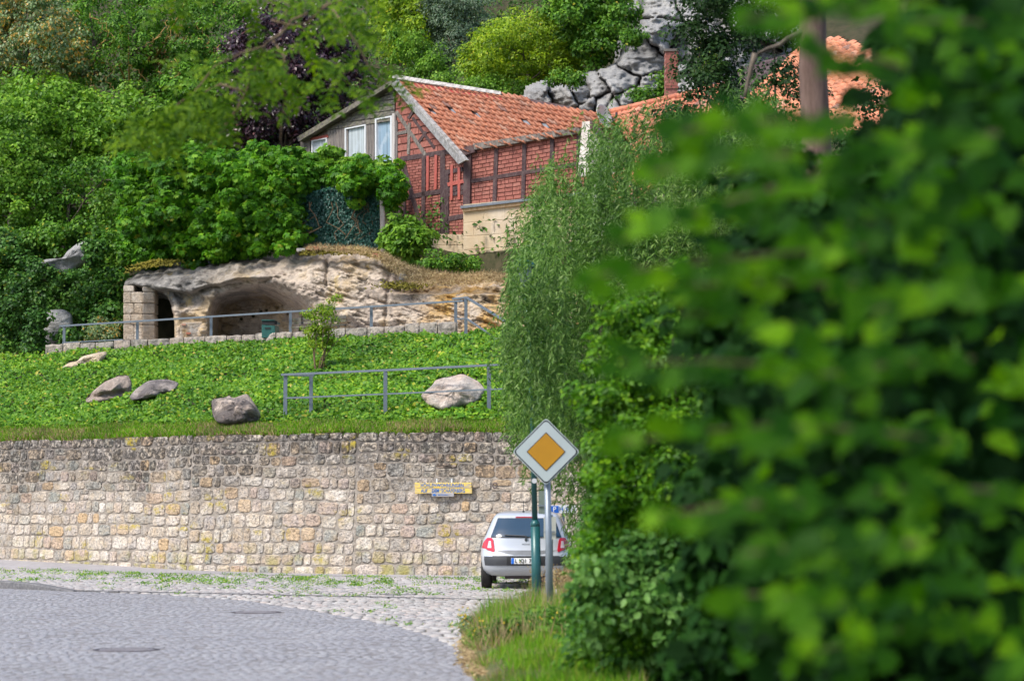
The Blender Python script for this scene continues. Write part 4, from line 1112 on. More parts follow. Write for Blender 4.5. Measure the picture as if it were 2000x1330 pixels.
# left weatherboarded gable: roof edge, planks, windows
wallslab([(586, 272), (770, 163), (772, 330), (586, 360)], RL, nL, M['beamgrey'], 'rear_boarding', .2, -.03)
board3([(580, 268), (700, 196), (765, 157), (765, 165), (702, 205), (583, 277)], RL, nL, .30, .3, M['plank'], 'verge_board')
ln = lambda x: 272 - (x - 586) * (272 - 163) / (770 - 586)
for i in range(7):
    # lapped planks run parallel to the floor
    for x0, x1 in ((588, 660), (661, 712), (713, 770)):
        y_at = lambda x: 285 - (x - 586) * .40 + i * 9.0 - (0 if i < 9 else 0)
        yb = lambda x: (262 - (x - 586) * .145) - i * 10.5
        xa = x0
        ps = []
        ytop0, ytop1 = yb(x0) - 10.2, yb(x1) - 10.2
        if max(ytop1, yb(x1)) < ln(x1) + 5: continue
        pts_ = [(x0, max(yb(x0), ln(x0) + 4)), (x1, yb(x1)), (x1, max(ytop1, ln(x1) + 4)), (x0, max(ytop0, ln(x0) + 4))]
        if pts_[0][1] - pts_[3][1] < .5:
            # wedge: start where the plank meets the slope
            xs_ = np.linspace(x0, x1, 30); ok = [x for x in xs_ if yb(x) > ln(x) + 5]
            if not ok: continue
            xa = ok[0]; pts_ = [(xa, yb(xa)), (x1, yb(x1)), (x1, max(ytop1, ln(x1) + 4)), (xa + 1, max(yb(xa) - 10.2, ln(xa) + 4) - .1)]
        A_ = [RL(x, y, .03 + (.03 if k < 2 else 0) + R.uniform(0, .012)) for k, (x, y) in enumerate(pts_)]
        mb = MB(); mb.prism(A_, -nL * .03); mb.build('plank', M['plank'], house, at=sum(A_) / 4)
x = 588
while x < 771:
    if not (604 < x < 637 or 674 < x < 712 or 730 < x < 762):
        w = 5.6; yt = 262 - (x - 586) * .145 + 1
        A_ = [RL(x + .3, yt, .04 + R.uniform(0, .01)), RL(x + w - .3, yt - w * .145, .04), RL(x + w - .3, 355, .04), RL(x + .3, 355, .04)]
        mb = MB(); mb.prism(A_, -nL * .03); mb.build('upright_plank', M['plankv'], house, at=sum(A_) / 4)
    x += 5.7
def window(x0, x1, yl, yr, yb0, yb1, glass, f=3.0, nmull=0, curtain=None):
    w = board3([(x0, yl), (x1, yr), (x1, yb1), (x0, yb0)], RL, nL, -.03, .06, M['white'], 'window')
    for q in ([(x0, yl), (x1, yr), (x1, yr + f), (x0, yl + f)], [(x0, yb0 - f), (x1, yb1 - f), (x1, yb1), (x0, yb0)], [(x0, yl + f), (x0 + f, yl + f * .9), (x0 + f, yb0 - f), (x0, yb0 - f)], [(x1 - f, yr + f), (x1, yr + f), (x1, yb1 - f), (x1 - f, yb1 - f)]):
        A_ = [RL(a, b, .075) for a, b in q]; mb = MB(); mb.prism(A_, -nL * .09); mb.build('frame', M['white'], w)
    A_ = [RL(a, b, -.005) for a, b in [(x0 + f, yl + f), (x1 - f, yr + f), (x1 - f, yb1 - f), (x0 + f, yb0 - f)]]
    mb = MB(); mb.prism(A_, -nL * .01); mb.build('pane', glass, w)
window(608, 638, 275, 269, 330, 326, M['curtainw'], 2.0)
window(673, 714, 251, 243, 338, 332, M['curtainw'], 2.4)
window(732, 765, 232, 226, 326, 320, M['curtain'], 3.0)
beam(RL, nL, 606, 273, 640, 266, 6, m_wood('red_lintel', (.28, .07, .05), (.36, .10, .08)), .07, name='lintel')
beam(RL, nL, 768, 222, 768, 325, 5, M['palewood'], .10, name='corner_board')
# pantiles
def tile_proto(L, W):
    n = 7; V = []; prof = lambda t: (.040 * math.sin(t * 2 * math.pi) + .012) 
    for end, lift in ((0, .060), (1, .0)):
        for k in range(n): t = k / (n - 1); V.append(((t - .5) * W * 1.12, end * L * 1.18, prof(t) + lift))
    for k in range(n): t = k / (n - 1); V.append(((t - .5) * W * 1.12, 0, prof(t) + .060 - .055))
    fs = [(k, k + 1, n + k + 1, n + k) for k in range(n - 1)] + [(2 * n + k, 2 * n + k + 1, k + 1, k) for k in range(n - 1)]
    return V, fs
def tile_roof(parent, org_, ux, uy, un, W, L, cols, rows, test, mat, name='roof_tile', missing=(), cap=300, name_under='sheathing'):
    """ux across, uy up the slope"""
    V, fs = tile_proto(L, W); me = bpy.data.meshes.new(name); me.from_pydata(V, [], fs); me.materials.append(mat); me.shade_smooth()
    from mathutils import Matrix
    inst = []
    for r in range(rows):
        for c in range(cols):
            p = org_ + ux * (c * W) + uy * (r * L) + un * .05
            s = p + uy * L * .5
            if not test(*to_px(s)): continue
            if R.random() < .010: continue
            inst.append((p, c, r))
    R.shuffle(inst)
    inst.sort(key=lambda a: a[0][1] * 1.0)
    rest = MB(); Rm = np.array([ux, uy, un]).T
    for i, (p, c, r) in enumerate(inst):
        jit = Matrix.Rotation(R.uniform(-.035, .035), 3, 'Z') @ Matrix.Rotation(R.uniform(-.03, .03), 3, 'X')
        q = Matrix([list(x) for x in Rm]) @ jit
        pp = p + un * R.uniform(-.006, .010) + ux * R.uniform(-.006, .006)
        if i < cap:
            o = bpy.data.objects.new(name, me); COL.objects.link(o); o.parent = parent
            o.matrix_local = Matrix.Translation(Vector(pp - org(parent))) @ q.to_4x4()
        else:
            Q = np.array([list(rw) for rw in q]); rest.cur = R.random(); rest.add([pp + Q @ np.array(v) for v in V], fs)
    if rest.v: o = rest.build(name, mat, parent, smooth=True); o['kind'] = 'stuff'
roofpoly = [(771, 160), (980, 188), (1100, 212), (1192, 233), (1192, 247), (1165, 253), (912, 297), (903, 307)]
# in-plane axes: rake direction up the slope, ridge direction across
e_up = RF(770, 152) - RF(905, 310); Lr = np.linalg.norm(e_up); e_up /= Lr
e_x = RF(978, 184) - RF(770, 152); e_x /= np.linalg.norm(e_x)
mb = MB(); rp_ = [(766, 152), (980, 183), (1100, 206), (1196, 228), (1196, 246), (1165, 248), (908, 291), (903, 300)]
mb.prism([RF(x, y, -.02) for x, y in rp_], -nroof * .12); mb.build('sheathing', M['beam'], house)
un = np.cross(e_x, e_up); un /= np.linalg.norm(un)
if un @ nroof < 0: un = -un
# tiles are laid on a skewed grid: columns follow the rake, courses follow the ridge
def skew_tiles():
    from mathutils import Matrix
    Wt = np.linalg.norm(RF(978, 184) - RF(770, 152)) / 18.0; up0_ = e_up - e_x * (e_up @ e_x); up0_ /= np.linalg.norm(up0_); Lt = Lr * (e_up @ up0_) / 15.5
    up_o = e_up - e_x * (e_up @ e_x); up_o /= np.linalg.norm(up_o)
    V, fs = tile_proto(Lt, Wt)
    sk = (e_up @ e_x) / (e_up @ up_o)           # shear so the sides follow the rake
    V = [(x + sk * y, y, z) for x, y, z in V]
    me = bpy.data.meshes.new('roof_tile'); me.from_pydata(V, [], fs); me.materials.append(M['tile']); me.shade_smooth()
    Rm = Matrix([[e_x[i], up_o[i], un[i]] for i in range(3)])
    O = RF(768, 152); inst = []
    for r in range(0, 34):
        for c in range(-12, 90):
            p = O + e_x * (c * Wt) - (up_o + e_x * sk) * (r * Lt)
            x, y = to_px(p + (up_o + e_x * sk) * Lt * .35)
            if not inpoly(np.array([x]), np.array([y]), roofpoly)[0]: continue
            if any(abs(x - a) < 5 and abs(y - b) < 4 for a, b in ((888, 219), (937, 227), (928, 258), (1028, 240), (1065, 246), (848, 224))): continue
            inst.append(p)
    inst.sort(key=lambda p: p[1])
    print('TILES', len(inst))
    rest = MB(); Q0 = np.array([list(rw) for rw in Rm])
    for i, p in enumerate(inst):
        pp = p + un * (.03 + R.uniform(-.008, .012)) + e_x * R.uniform(-.008, .008)
        if i < 300:
            o = bpy.data.objects.new('roof_tile', me); COL.objects.link(o); o.parent = house
            o.matrix_local = Matrix.Translation(Vector(pp - org(house))) @ (Rm @ Matrix.Rotation(R.uniform(-.015, .015), 3, 'Z')).to_4x4()
        else:
            rest.cur = R.random(); rest.add([pp + Q0 @ np.array(v) for v in V], fs)
    o = rest.build('roof_tile', M['tile'], house, smooth=True); o['kind'] = 'stuff'
skew_tiles()
for (x, y) in ((888, 219), (937, 227), (928, 258), (1028, 240), (1065, 246), (848, 224)):
    A_ = [RF(x - 8, y - 5, .01), RF(x + 2, y - 4, .01), RF(x + 9, y + 5, .01), RF(x, y + 4, .01)]; mb = MB(); mb.prism(A_, nroof * .012); mb.build('bare_patch', M['lead'], house, at=sum(A_) / 4)
# rear slope and inner mass so the house is solid from the side
bk = np.array([.45, .9, 0]) * 4.5
mb = MB(); mb.add([RF(766, 150), RF(1196, 230), RF(1196, 230) + bk - [0, 0, 2.2], RF(766, 150) + bk - [0, 0, 2.2]], [(0, 1, 2, 3)]); mb.build('rear_roof', M['tile'], house)
mb = MB(); mb.add([RL(768, 157, .25), RL(583, 270, .25), RL(583, 270) + bk, RL(768, 157) + bk], [(0, 1, 2, 3)]); mb.build('side_roof', M['plank'], house)
# plinth and plastered base
def blockwork(quad, fn, nn, cols, rows, out, mat, parent, name='block', th=.15):
    for r in range(rows):
        for c in range(cols):
            u0 = c / cols; u1 = (c + 1) / cols; sh = (.5 / cols) * (r % 2)
            u0, u1 = max(u0 - sh, 0), min(u1 - sh if c < cols - 1 else 1, 1)
            q = [bil(quad, uu, vv) for uu, vv in ((u0 + .001, r / rows + .004), (u1 - .001, r / rows + .004), (u1 - .001, (r + 1) / rows - .004), (u0 + .001, (r + 1) / rows - .004))]
            A_ = [fn(x, y, out + 0.004 * ((r + c) % 3)) for x, y in q]; mb = MB(); mb.prism(A_, -nn * th); bevel(mb.build(name, mat, parent, at=sum(A_) / 4), .012)
wallslab([(800, 452), (905, 462), (905, 540), (800, 540)], RL, nL, M['plaster'], 'plinth', .3, .052)
blockwork([(800, 456), (905, 458), (905, 520), (800, 525)], RL, nL, 3, 3, .06, M['plaster'], house)
wallslab([(905, 400), (1190, 372), (1190, 540), (905, 540)], RR, nR, M['plaster'], 'base_wall', .3, .193)
blockwork([(905, 410), (1190, 384), (1190, 500), (905, 515)], RR, nR, 7, 4, .20, M['plaster'], house)
beam(RR, nR, 899, 405, 1190, 372, 5, M['lead'], .36, name='coping', th=.4)
beam(RR, nR, 903, 411, 1190, 379, 6, M['rawwood'], .28, name='coping_board', th=.2)
# annex gable at the right end
ann = thing('annex', 'small boarded annex gable at the right end of the brick house', 'annex', RR(1170, 470, .3))
board3([(1137, 238), (1153, 237), (1156, 345), (1128, 345)], RR, nR, .36, .06, M['palewood'], 'corner_board', ann)
board3([(1152, 236), (1158, 239), (1208, 290), (1200, 296), (1152, 250)], RR, nR, .42, .10, M['beam'], 'bargeboard', ann)
board3([(1152, 252), (1200, 297), (1200, 301), (1152, 258)], RR, nR, .38, .10, M['rawwood'], 'trim_board', ann)
x = 1155
while x < 1200:
    yt = 256 + (x - 1152) * .95; A_ = [RR(x, yt, .30), RR(x + 4.6, yt + 4.4, .30), RR(x + 4.6, 480, .30), RR(x, 480, .30)]
    mb = MB(); mb.prism(A_, -nR * .03); mb.build('plank', M['palewood'], ann, at=sum(A_) / 4); x += 5
# satellite dish
dsh = thing('satellite_dish', 'round off-white satellite dish on the annex corner', 'satellite dish', P(1172, 262, 70.9))
c = P(1181, 227, 70.9); ax = norm(np.array([.75, -.62, .32])); u_ = norm(np.cross(ax, [0, 0, 1.0])); w_ = np.cross(u_, ax)
mb = MB(); rings = []
for r in np.linspace(.02, .36, 7):
    rings.append([c + ax * (r * r * .9 - .11) + (u_ * math.cos(a) * .95 + w_ * math.sin(a) * 1.05) * r for a in np.linspace(0, 2 * math.pi, 33)])
mb.grid(np.array(rings)); o = mb.build('dish', simple('dish_paint', (.52, .52, .47), .5, var=.15, scale=4), dsh, smooth=True)
m_ = o.modifiers.new('s', 'SOLIDIFY'); m_.thickness = .02
arm = norm(ax * .6 - w_ * .8)
mb = MB(); mb.tube([c - w_ * .34, c - w_ * .20 + ax * .42], .012, 6); mb.build('arm', M['railpaint'], dsh)
mb = MB(); mb.tube([c - w_ * .22 + ax * .38, c - w_ * .08 + ax * .44], .035, 8); mb.build('receiver', M['iron'], dsh)
mb = MB(); mb.tube([P(1153, 265, 71.1), P(1171, 260, 70.9), P(1172, 240, 70.9), P(1175, 228, 71.0)], .02, 6); mb.build('mast', M['railpaint'], dsh)
# pale board behind the dish
# second roof to the right with ridge tiles
house2 = thing('tiled_house', 'tiled roof of the next house right of the satellite dish', 'house', P(1240, 420, 75))
a0, a1, a2 = P(1188, 221, 76.5), P(1290, 196, 74.0), P(1188, 330, 72.0)
n2 = np.cross(a1 - a0, a2 - a0); n2 /= np.linalg.norm(n2); n2 = -n2 if n2[1] > 0 else n2
R2 = lambda x, y, o=0.: on_plane(x, y, a0 + n2 * o, n2)
mb = MB(); mb.prism([R2(1186, 220), R2(1420, 165), R2(1430, 400), R2(1186, 400)], -n2 * .15); mb.build('sheathing', M['beam'], house2)
ex = norm(R2(1290, 196) - R2(1188, 221)); eu = norm(np.cross(n2, ex)); eu = -eu if eu[2] < 0 else eu
poly2 = [(1188, 224), (1418, 168), (1425, 395), (1188, 395)]
tile_roof(house2, R2(1188, 222) - eu * .26 * 24, ex, eu, n2, .27, .26, 30, 24, lambda x, y: inpoly(np.array([x]), np.array([y]), poly2)[0], M['tile2'])
p_, q_ = R2(1186, 221, .09), R2(1418, 166, .09); nn_ = 16
for i in range(nn_):
    mb = MB(); mb.tube([p_ + (q_ - p_) * (i / nn_), p_ + (q_ - p_) * ((i + 1.08) / nn_)], [.11, .095], 10); mb.build('ridge_tile', M['tile2'], house2)
mb = MB(); mb.prism([P(1200, 330, 73.4), P(1430, 330, 73.0), P(1430, 540, 73.0), P(1200, 540, 73.4)], (0, .5, 0)); mb.build('wall', M['plaster'], house2)
# chimney
ch = thing('chimney', 'red brick chimney stack in front of the grey crag', 'chimney', P(1311, 190, 77))
mm = M['brick']
c0 = P(1311, 165, 77); wch = .42
for i in range(13):
    z = Z(172, 77) + i * .092
    for k in range(2):
        for sd_ in (0, 1):
            mb = MB(); w = wch / 2 - .01; xo = (k - .5) * (wch / 2) + (.0 if i % 2 else .02)
            mb.box((c0[0] + xo, 77 + (sd_ * .26), z), (w, .24, .08)); mb.build('brick', m_brick() if False else M['brick'], ch)
mb = MB(); mb.box((c0[0], 77.13, Z(172, 77) + .55), (wch - .03, .46, 1.22)); mb.build('mortar', simple('pinkish_render', (.40, .22, .19), .9, var=.2, useobj=False), ch)
mb = MB(); mb.box((c0[0], 77.13, Z(172, 77) + 1.2), (wch + .04, .58, .08)); mb.build('cap', M['mortar'], ch)
mb = MB(); mb.box((c0[0] + .0, 77.15, Z(172, 77) - 1.0), (wch - .02, .46, 2.0)); mb.build('shaft', M['brick'], ch)
# third roof seen through the dark tree
house3 = thing('far_house', 'salmon tiled roof showing through the dark tree at the upper right', 'house', P(1600, 330, 62))
a0, a1, a2 = P(1330, 150, 66), P(1735, 80, 62), P(1480, 300, 58)
n3 = np.cross(a1 - a0, a2 - a0); n3 /= np.linalg.norm(n3); n3 = -n3 if n3[1] > 0 else n3
R3 = lambda x, y, o=0.: on_plane(x, y, a0 + n3 * o, n3)
poly3 = [(1440, 135), (1640, 75), (1748, 118), (1750, 250), (1440, 280)]
mb = MB(); mb.prism([R3(x, y) for x, y in poly3], -n3 * .15); mb.build('sheathing', M['beam'], house3)
ex = norm(R3(1735, 80) - R3(1330, 150)); eu = norm(np.cross(n3, ex)); eu = -eu if eu[2] < 0 else eu
tile_roof(house3, R3(1330, 330), ex, eu, n3, .24, .28, 44, 34, lambda x, y: inpoly(np.array([x]), np.array([y]), poly3)[0], m_tile('salmon_tile', (.62, .25, .14)))
mb = MB(); mb.prism([P(1440, 322, 59.4), P(1780, 322, 59), P(1780, 560, 59), P(1440, 560, 59.4)], (0, .5, 0)); mb.build('wall', M['plaster'], house3)

# ------------------------------------------------------------------ crag behind the roofs
crag = thing('rock_outcrop', 'grey jointed crag of rounded blocks above the roofs', 'rock', P(1200, 240, 88))
CR = [([(1212, 110), (1225, 78), (1255, 74), (1278, 84), (1282, 110), (1262, 145), (1235, 142), (1215, 130)], 86), ([(1256, 52), (1280, 38), (1316, 38), (1318, 70), (1300, 92), (1276, 92), (1258, 74)], 88),
      ([(1180, 140), (1212, 134), (1232, 150), (1225, 180), (1200, 205), (1180, 190)], 87), ([(1234, 148), (1262, 142), (1290, 160), (1296, 215), (1280, 240), (1215, 240), (1218, 190)], 85.5),
      ([(1246, 8), (1300, 0), (1330, 10), (1325, 38), (1290, 38), (1262, 38), (1248, 26)], 91), ([(1282, 90), (1310, 84), (1332, 98), (1330, 150), (1300, 165), (1284, 130)], 88),
      ([(1120, 140), (1160, 130), (1195, 140), (1190, 190), (1160, 200), (1130, 170)], 89), ([(1020, 168), (1050, 158), (1080, 152), (1062, 200), (1030, 196)], 88.5), ([(1180, 186), (1215, 178), (1222, 225), (1190, 232)], 84.5),
      ([(1330, 0), (1420, -10), (1480, 30), (1470, 110), (1400, 130), (1340, 90), (1320, 40)], 93), ([(1150, -10), (1250, -20), (1258, 20), (1200, 40), (1160, 30)], 97), ([(880, 40), (905, 30), (930, 60), (920, 110), (890, 110)], 97)]
CO = [(1012, 212), (1026, 168), (1050, 158), (1085, 155), (1120, 150), (1150, 138), (1182, 132), (1206, 118), (1216, 84), (1240, 66), (1250, 40), (1240, -40), (1540, -40), (1540, 262), (1180, 262), (1100, 240)]
seeds = [(1247, 108), (1290, 62), (1206, 165), (1262, 195), (1290, 18), (1160, 178), (1048, 182), (1200, 215), (1362, 10), (1350, 80), (1345, 160), (1330, 220), (1400, 60), (1400, 140), (1440, 20), (1460, 110), (1410, 220), (1480, 190), (1222, 190),
         (1100, 190), (1135, 178), (1150, 214), (1178, 205), (1500, 40)]
SD = np.array(seeds, float); DG = [(NR.normal(0, .45), NR.normal(0, .022), NR.normal(0, .022)) for _ in seeds]
gx, gy = np.meshgrid(np.arange(1008, 1532, 2.6), np.arange(-40, 262, 2.6))
wx_ = gx + 5 * np.sin(gy * .07 + gx * .02) + np.array([[5 * mnoise.noise(Vector((a * .06, b * .06, 0))) for a, b in zip(r1, r2)] for r1, r2 in zip(gx, gy)])
wy_ = gy + 4 * np.sin(gx * .06) + np.array([[5 * mnoise.noise(Vector((a * .06, b * .06, 7))) for a, b in zip(r1, r2)] for r1, r2 in zip(gx, gy)])
D_ = np.hypot(wx_[..., None] - SD[:, 0], (wy_[..., None] - SD[:, 1]) * 1.1); so_ = np.sort(D_, -1); cell = D_.argmin(-1); gap = so_[..., 1] - so_[..., 0]
dep = 79.0 + (250 - gy) * .016 + 1.6 * np.exp(-np.clip(pdist(gx, gy, CO), 0, 99) / 7) + .8 * np.exp(-(gap / 2.6) ** 1.3) - .12 * np.clip(gap / 24, 0, 1)
dg = np.array(DG); dep = dep + dg[cell, 0] + dg[cell, 1] * (gx - SD[cell, 0]) * .6 + dg[cell, 2] * (gy - SD[cell, 1]) * .6
dep += np.array([[.30 * fbm((a * .03, b * .045, 2.2), 6) - .25 * abs(mnoise.noise(Vector((a * .05 + b * .02, b * .12, 5)))) for a, b in zip(r1, r2)] for r1, r2 in zip(gx, gy)])
PT = P(gx, gy, dep); ins = inpoly(gx, gy, CO)
for c_i in range(len(seeds)):
    vs_, fs__, mp_ = [], [], {}
    ok = (cell[:-1, :-1] == c_i) & ins[:-1, :-1] & ins[1:, 1:]
    for a, b in zip(*np.nonzero(ok)):
        q = []
        for (aa, bb) in ((a, b), (a, b + 1), (a + 1, b + 1), (a + 1, b)):
            if (aa, bb) not in mp_: mp_[(aa, bb)] = len(vs_); vs_.append(PT[aa, bb])
            q.append(mp_[(aa, bb)])
        fs__.append(tuple(q))
    if len(vs_) > 8: mb = MB(); mb.add(vs_, fs__); mb.build('rock_block', M['cliff'], crag, smooth=True)
mb = MB(); mb.grid(np.array([[P(x, y, 82.5 + (250 - y) * .018 + .5 * fbm((x * .02, y * .02, 0), 4)) for x in np.linspace(1200, 1560, 50)] for y in np.linspace(262, -60, 24)])); mb.build('rock_back', M['cliff'], crag, smooth=True)


# ------------------------------------------------------------------ signs on the wall
def to_mesh(o, name):
    bpy.context.view_layer.update()
    me = bpy.data.meshes.new_from_object(o.evaluated_get(bpy.context.evaluated_depsgraph_get())); me.name = name
    n_ = bpy.data.objects.new(name, me); COL.objects.link(n_); n_.parent = o.parent; n_.location = o.location.copy(); n_.rotation_euler = o.rotation_euler.copy(); n_.scale = o.scale.copy()
    cu_ = o.data; bpy.data.objects.remove(o); bpy.data.curves.remove(cu_); return n_
def text(body, size, mat, parent, loc, rz=0.0, ext=.003, align='CENTER', name='lettering', sx=1.0, spacing=1.0):
    cu = bpy.data.curves.new(name, 'FONT'); cu.body = body; cu.size = size; cu.extrude = ext; cu.offset = size * .014; cu.align_x = align; cu.align_y = 'CENTER'; cu.space_character = spacing
    cu.materials.append(mat); o = bpy.data.objects.new(name, cu); COL.objects.link(o); o.parent = parent
    o.location = [float(v) for v in (np.array(loc, float) - org(parent))]; o.rotation_euler = (math.radians(90), 0, rz); o.scale = (sx, 1, 1); return to_mesh(o, name)
mblue = simple('blue_letter_paint', (.02, .13, .42), .5, var=.2, scale=20)
def m_signyellow():
    m = NT('worn_yellow_board'); p = m.obj()
    c = m.mix(m.ramp(m.noise(5, 6, .75, p, mapping=(.5, 1, 3)), [(.42, 0.0), (.60, 1.0)]), (.80, .55, .04), (.38, .33, .25))
    return m.done(c, .7)
def wall_at(px, py, out):
    s = s_of(px); z0 = 1.5
    for _ in range(4):
        p, dr, nr = wp(s, z0, out); z0 = Z(py, p[1])
    return wp(s, z0, out)
pL, dr, nr = wall_at(811, 953, .12); pR, _, _ = wall_at(922, 953, .12)
ctr = (pL + pR) / 2; rz = math.atan2(dr[1], dr[0]); wd = np.linalg.norm(pR - pL)
dr3 = np.array([dr[0], dr[1], 0]); nr3 = np.array([nr[0], nr[1], 0]); sg = thing('wall_sign', 'yellow wooden name board with blue letters on the stone wall', 'sign', ctr)
ax3 = np.array([dr3, -nr3, [0, 0, 1.0]])
for k in (0, 1):
    mb = MB(); mb.box(ctr + [0, 0, .060 - k * .122] + dr3 * (.01 * k), (wd, .035, .118), ax=ax3); bevel(mb.build('board', m_signyellow(), sg), .006)
mb = MB(); mb.box(ctr - nr3 * .04, (wd * .94, .03, .20), ax=ax3); mb.build('backing', M['plankv'], sg)
text('HÖHLENWOHNUNGEN', .112, mblue, sg, ctr + nr3 * .021 + [0, 0, .060] - dr3 * .02, rz, sx=.82, spacing=1.06)
for w_, o_ in (('AUF', -.43), ('DEM', -.16), ('SCHÄFERBERG', .27)): text(w_, .112, mblue, sg, ctr + nr3 * .021 + [0, 0, -.060] + dr3 * (o_ - .02), rz, sx=.76, spacing=1.03)
for px in (853, 882):
    p, _, _ = wall_at(px, 939, .10); mb = MB(); mb.box(p, (.035, .02, .10), ax=ax3); mb.build('bracket', M['white'], sg)
p, _, _ = wall_at(866.5, 966, .13); sm = thing('small_sign', 'small grey board with faint blue script hung under the yellow sign', 'sign', p)
mb = MB(); mb.box(p, (.54, .03, .085), ax=ax3); bevel(mb.build('board', simple('grey_board', (.30, .29, .30), .6, var=.15), sm), .005)
mb = MB(); q = p - dr3 * .20 + nr3 * .02; mb.prism([q + dr3 * a_ + np.array([0, 0, b_]) for a_, b_ in ((-.05, 0), (-.015, .022), (.015, .022), (.05, 0), (.015, -.022), (-.015, -.022))], nr3 * .004); mb.build('emblem', mblue, sm)
mb = MB(); q = p + nr3 * .018
for k in range(9): mb.box(q + dr3 * (-.10 + k * .028), (.020, .006, .012 + .008 * (k % 3 == 0)), ax=ax3)
mb.build('script', mblue, sm)
p, _, _ = wall_at(968, 948, .13); mb = MB()
mb.tube([p + dr3 * .055 * math.cos(a) + np.array([0, 0, .055 * math.sin(a)]) for a in np.linspace(0, 2 * math.pi, 17)], .012, 6, cap=False)
setp(mb.build('iron_ring', M['iron']), 'rusty iron tethering ring set in the stone wall', 'ring')
# parking board behind the car
pk = thing('parking_sign', 'small white board with blue parking symbol behind the car', 'sign', P(1092, 1125, 51.5))
p = P(1100, 994, 51.3); mb = MB(); mb.box(p, (.56, .03, .17)); mb.build('panel', M['white'], pk)
q = P(1083, 994.5, 51.3); mb = MB(); mb.box(q + [0, -.02, 0], (.17, .02, .145)); mb.build('blue_square', simple('parking_blue', (.01, .10, .45), .4), pk)
text('P', .14, M['white'], pk, q + [0, -.033, -.0]); text('H', .12, mblue, pk, P(1096, 994, 51.3) + [0, -.02, 0]); text('G', .12, mblue, pk, P(1109, 994, 51.3) + [0, -.02, 0])
mb = MB(); mb.tube([P(1100, 1126, 51.36), P(1100, 990, 51.36)], .03, 8); mb.build('post', M['railpaint'], pk)

# ------------------------------------------------------------------ priority sign and lamp post
ps = thing('priority_sign', 'yellow and white diamond priority road sign on a grey pole', 'road sign', G(1072, 1233))
dS = float(G(1072, 1233)[1])
mgal = simple('galvanised_steel', (.22, .255, .29), .4, .4, var=.15)
mb = MB(); mb.tube([P(1076, 1236, dS), P(1068, 905, dS + .02)], .042, 16); mb.build('pole', mgal, ps, smooth=True)
cS = P(1066.5, 882, dS - .07)
def diamond(r, rad, y, th=.0):
    pts = []
    for k in range(4):
        a = math.pi / 2 * k; cx, cz = (r - rad * 1.414) * math.cos(a), (r - rad * 1.414) * math.sin(a)
        for j in np.linspace(-math.pi / 4, math.pi / 4, 5): pts.append(cS + np.array([cx + rad * math.cos(a + j), y, cz + rad * math.sin(a + j)]))
    return pts
def dplate(r, rad, y, th, name, mat):
    mb = MB(); mb.prism(diamond(r, rad, y), (0, th, 0)); return mb.build(name, mat, ps)
k = dS / F
dplate(66 * k, .045, 0, .025, 'plate', simple('sign_white', (.44, .50, .50), .5, var=.05))
mblk = simple('sign_black', (.015, .016, .02), .5)
# black border ring, white field, black outline, yellow centre
dplate(64.0 * k, .045, -.004, .003, 'border', mblk); dplate(60.8 * k, .042, -.008, .003, 'white_field', simple('sign_white_face', (.40, .455, .455), .45, var=.06, scale=3))
dplate(38.2 * k, .012, -.012, .003, 'inner_border', mblk); dplate(36.2 * k, .010, -.016, .003, 'yellow_field', simple('sign_yellow', (.42, .20, .006), .45, var=.08, scale=4))
mb = MB(); mb.box(P(1067.5, 905, dS - .02), (.11, .06, .04)); mb.box(P(1067.5, 860, dS - .02), (.11, .06, .04)); mb.build('bracket', mgal, ps)
# backs of two small plates fixed further up the pole run
mpl = simple('plate_back_green', (.16, .20, .17), .55, var=.15); 
bk1 = thing('plate_sign', 'narrow grey green plate seen from behind beside the pole', 'sign', P(1060, 1160, 37.0))
mb = MB(); mb.prism([P(1052, 958, 36.9), P(1065, 959, 36.9), P(1065, 1004, 36.9), P(1052, 1003, 36.9)], (0, .02, 0)); mb.build('panel', mpl, bk1)
mb = MB(); mb.prism([P(1051, 985, 36.88), P(1066, 985, 36.88), P(1066, 989, 36.88), P(1051, 989, 36.88)], (0, .01, 0)); mb.build('clamp', mgal, bk1)
mb = MB(); mb.tube([P(1069, 1195, 37.1), P(1069, 955, 37.1)], .03, 8); mb.build('post', mgal, bk1)
bk2 = thing('plate_sign', 'pale square plate behind the sign pole in front of the rear window', 'sign', P(1074, 1150, 38.0))
mb = MB(); mb.prism([P(1062, 1010, 38), P(1086, 1009, 38), P(1086, 1053, 38), P(1062, 1053, 38)], (0, .02, 0)); mb.build('panel', simple('pale_plate', (.42, .43, .38), .6, var=.12, scale=3), bk2)
mb = MB(); mb.prism([P(1063, 1037, 37.97), P(1084, 1037, 37.97), P(1084, 1040, 37.97), P(1063, 1040, 37.97)], (0, .015, 0)); mb.build('clamp', mgal, bk2)
mb = MB(); mb.tube([P(1077, 1190, 38.1), P(1076, 1005, 38.1)], .03, 8); mb.build('post', mgal, bk2)
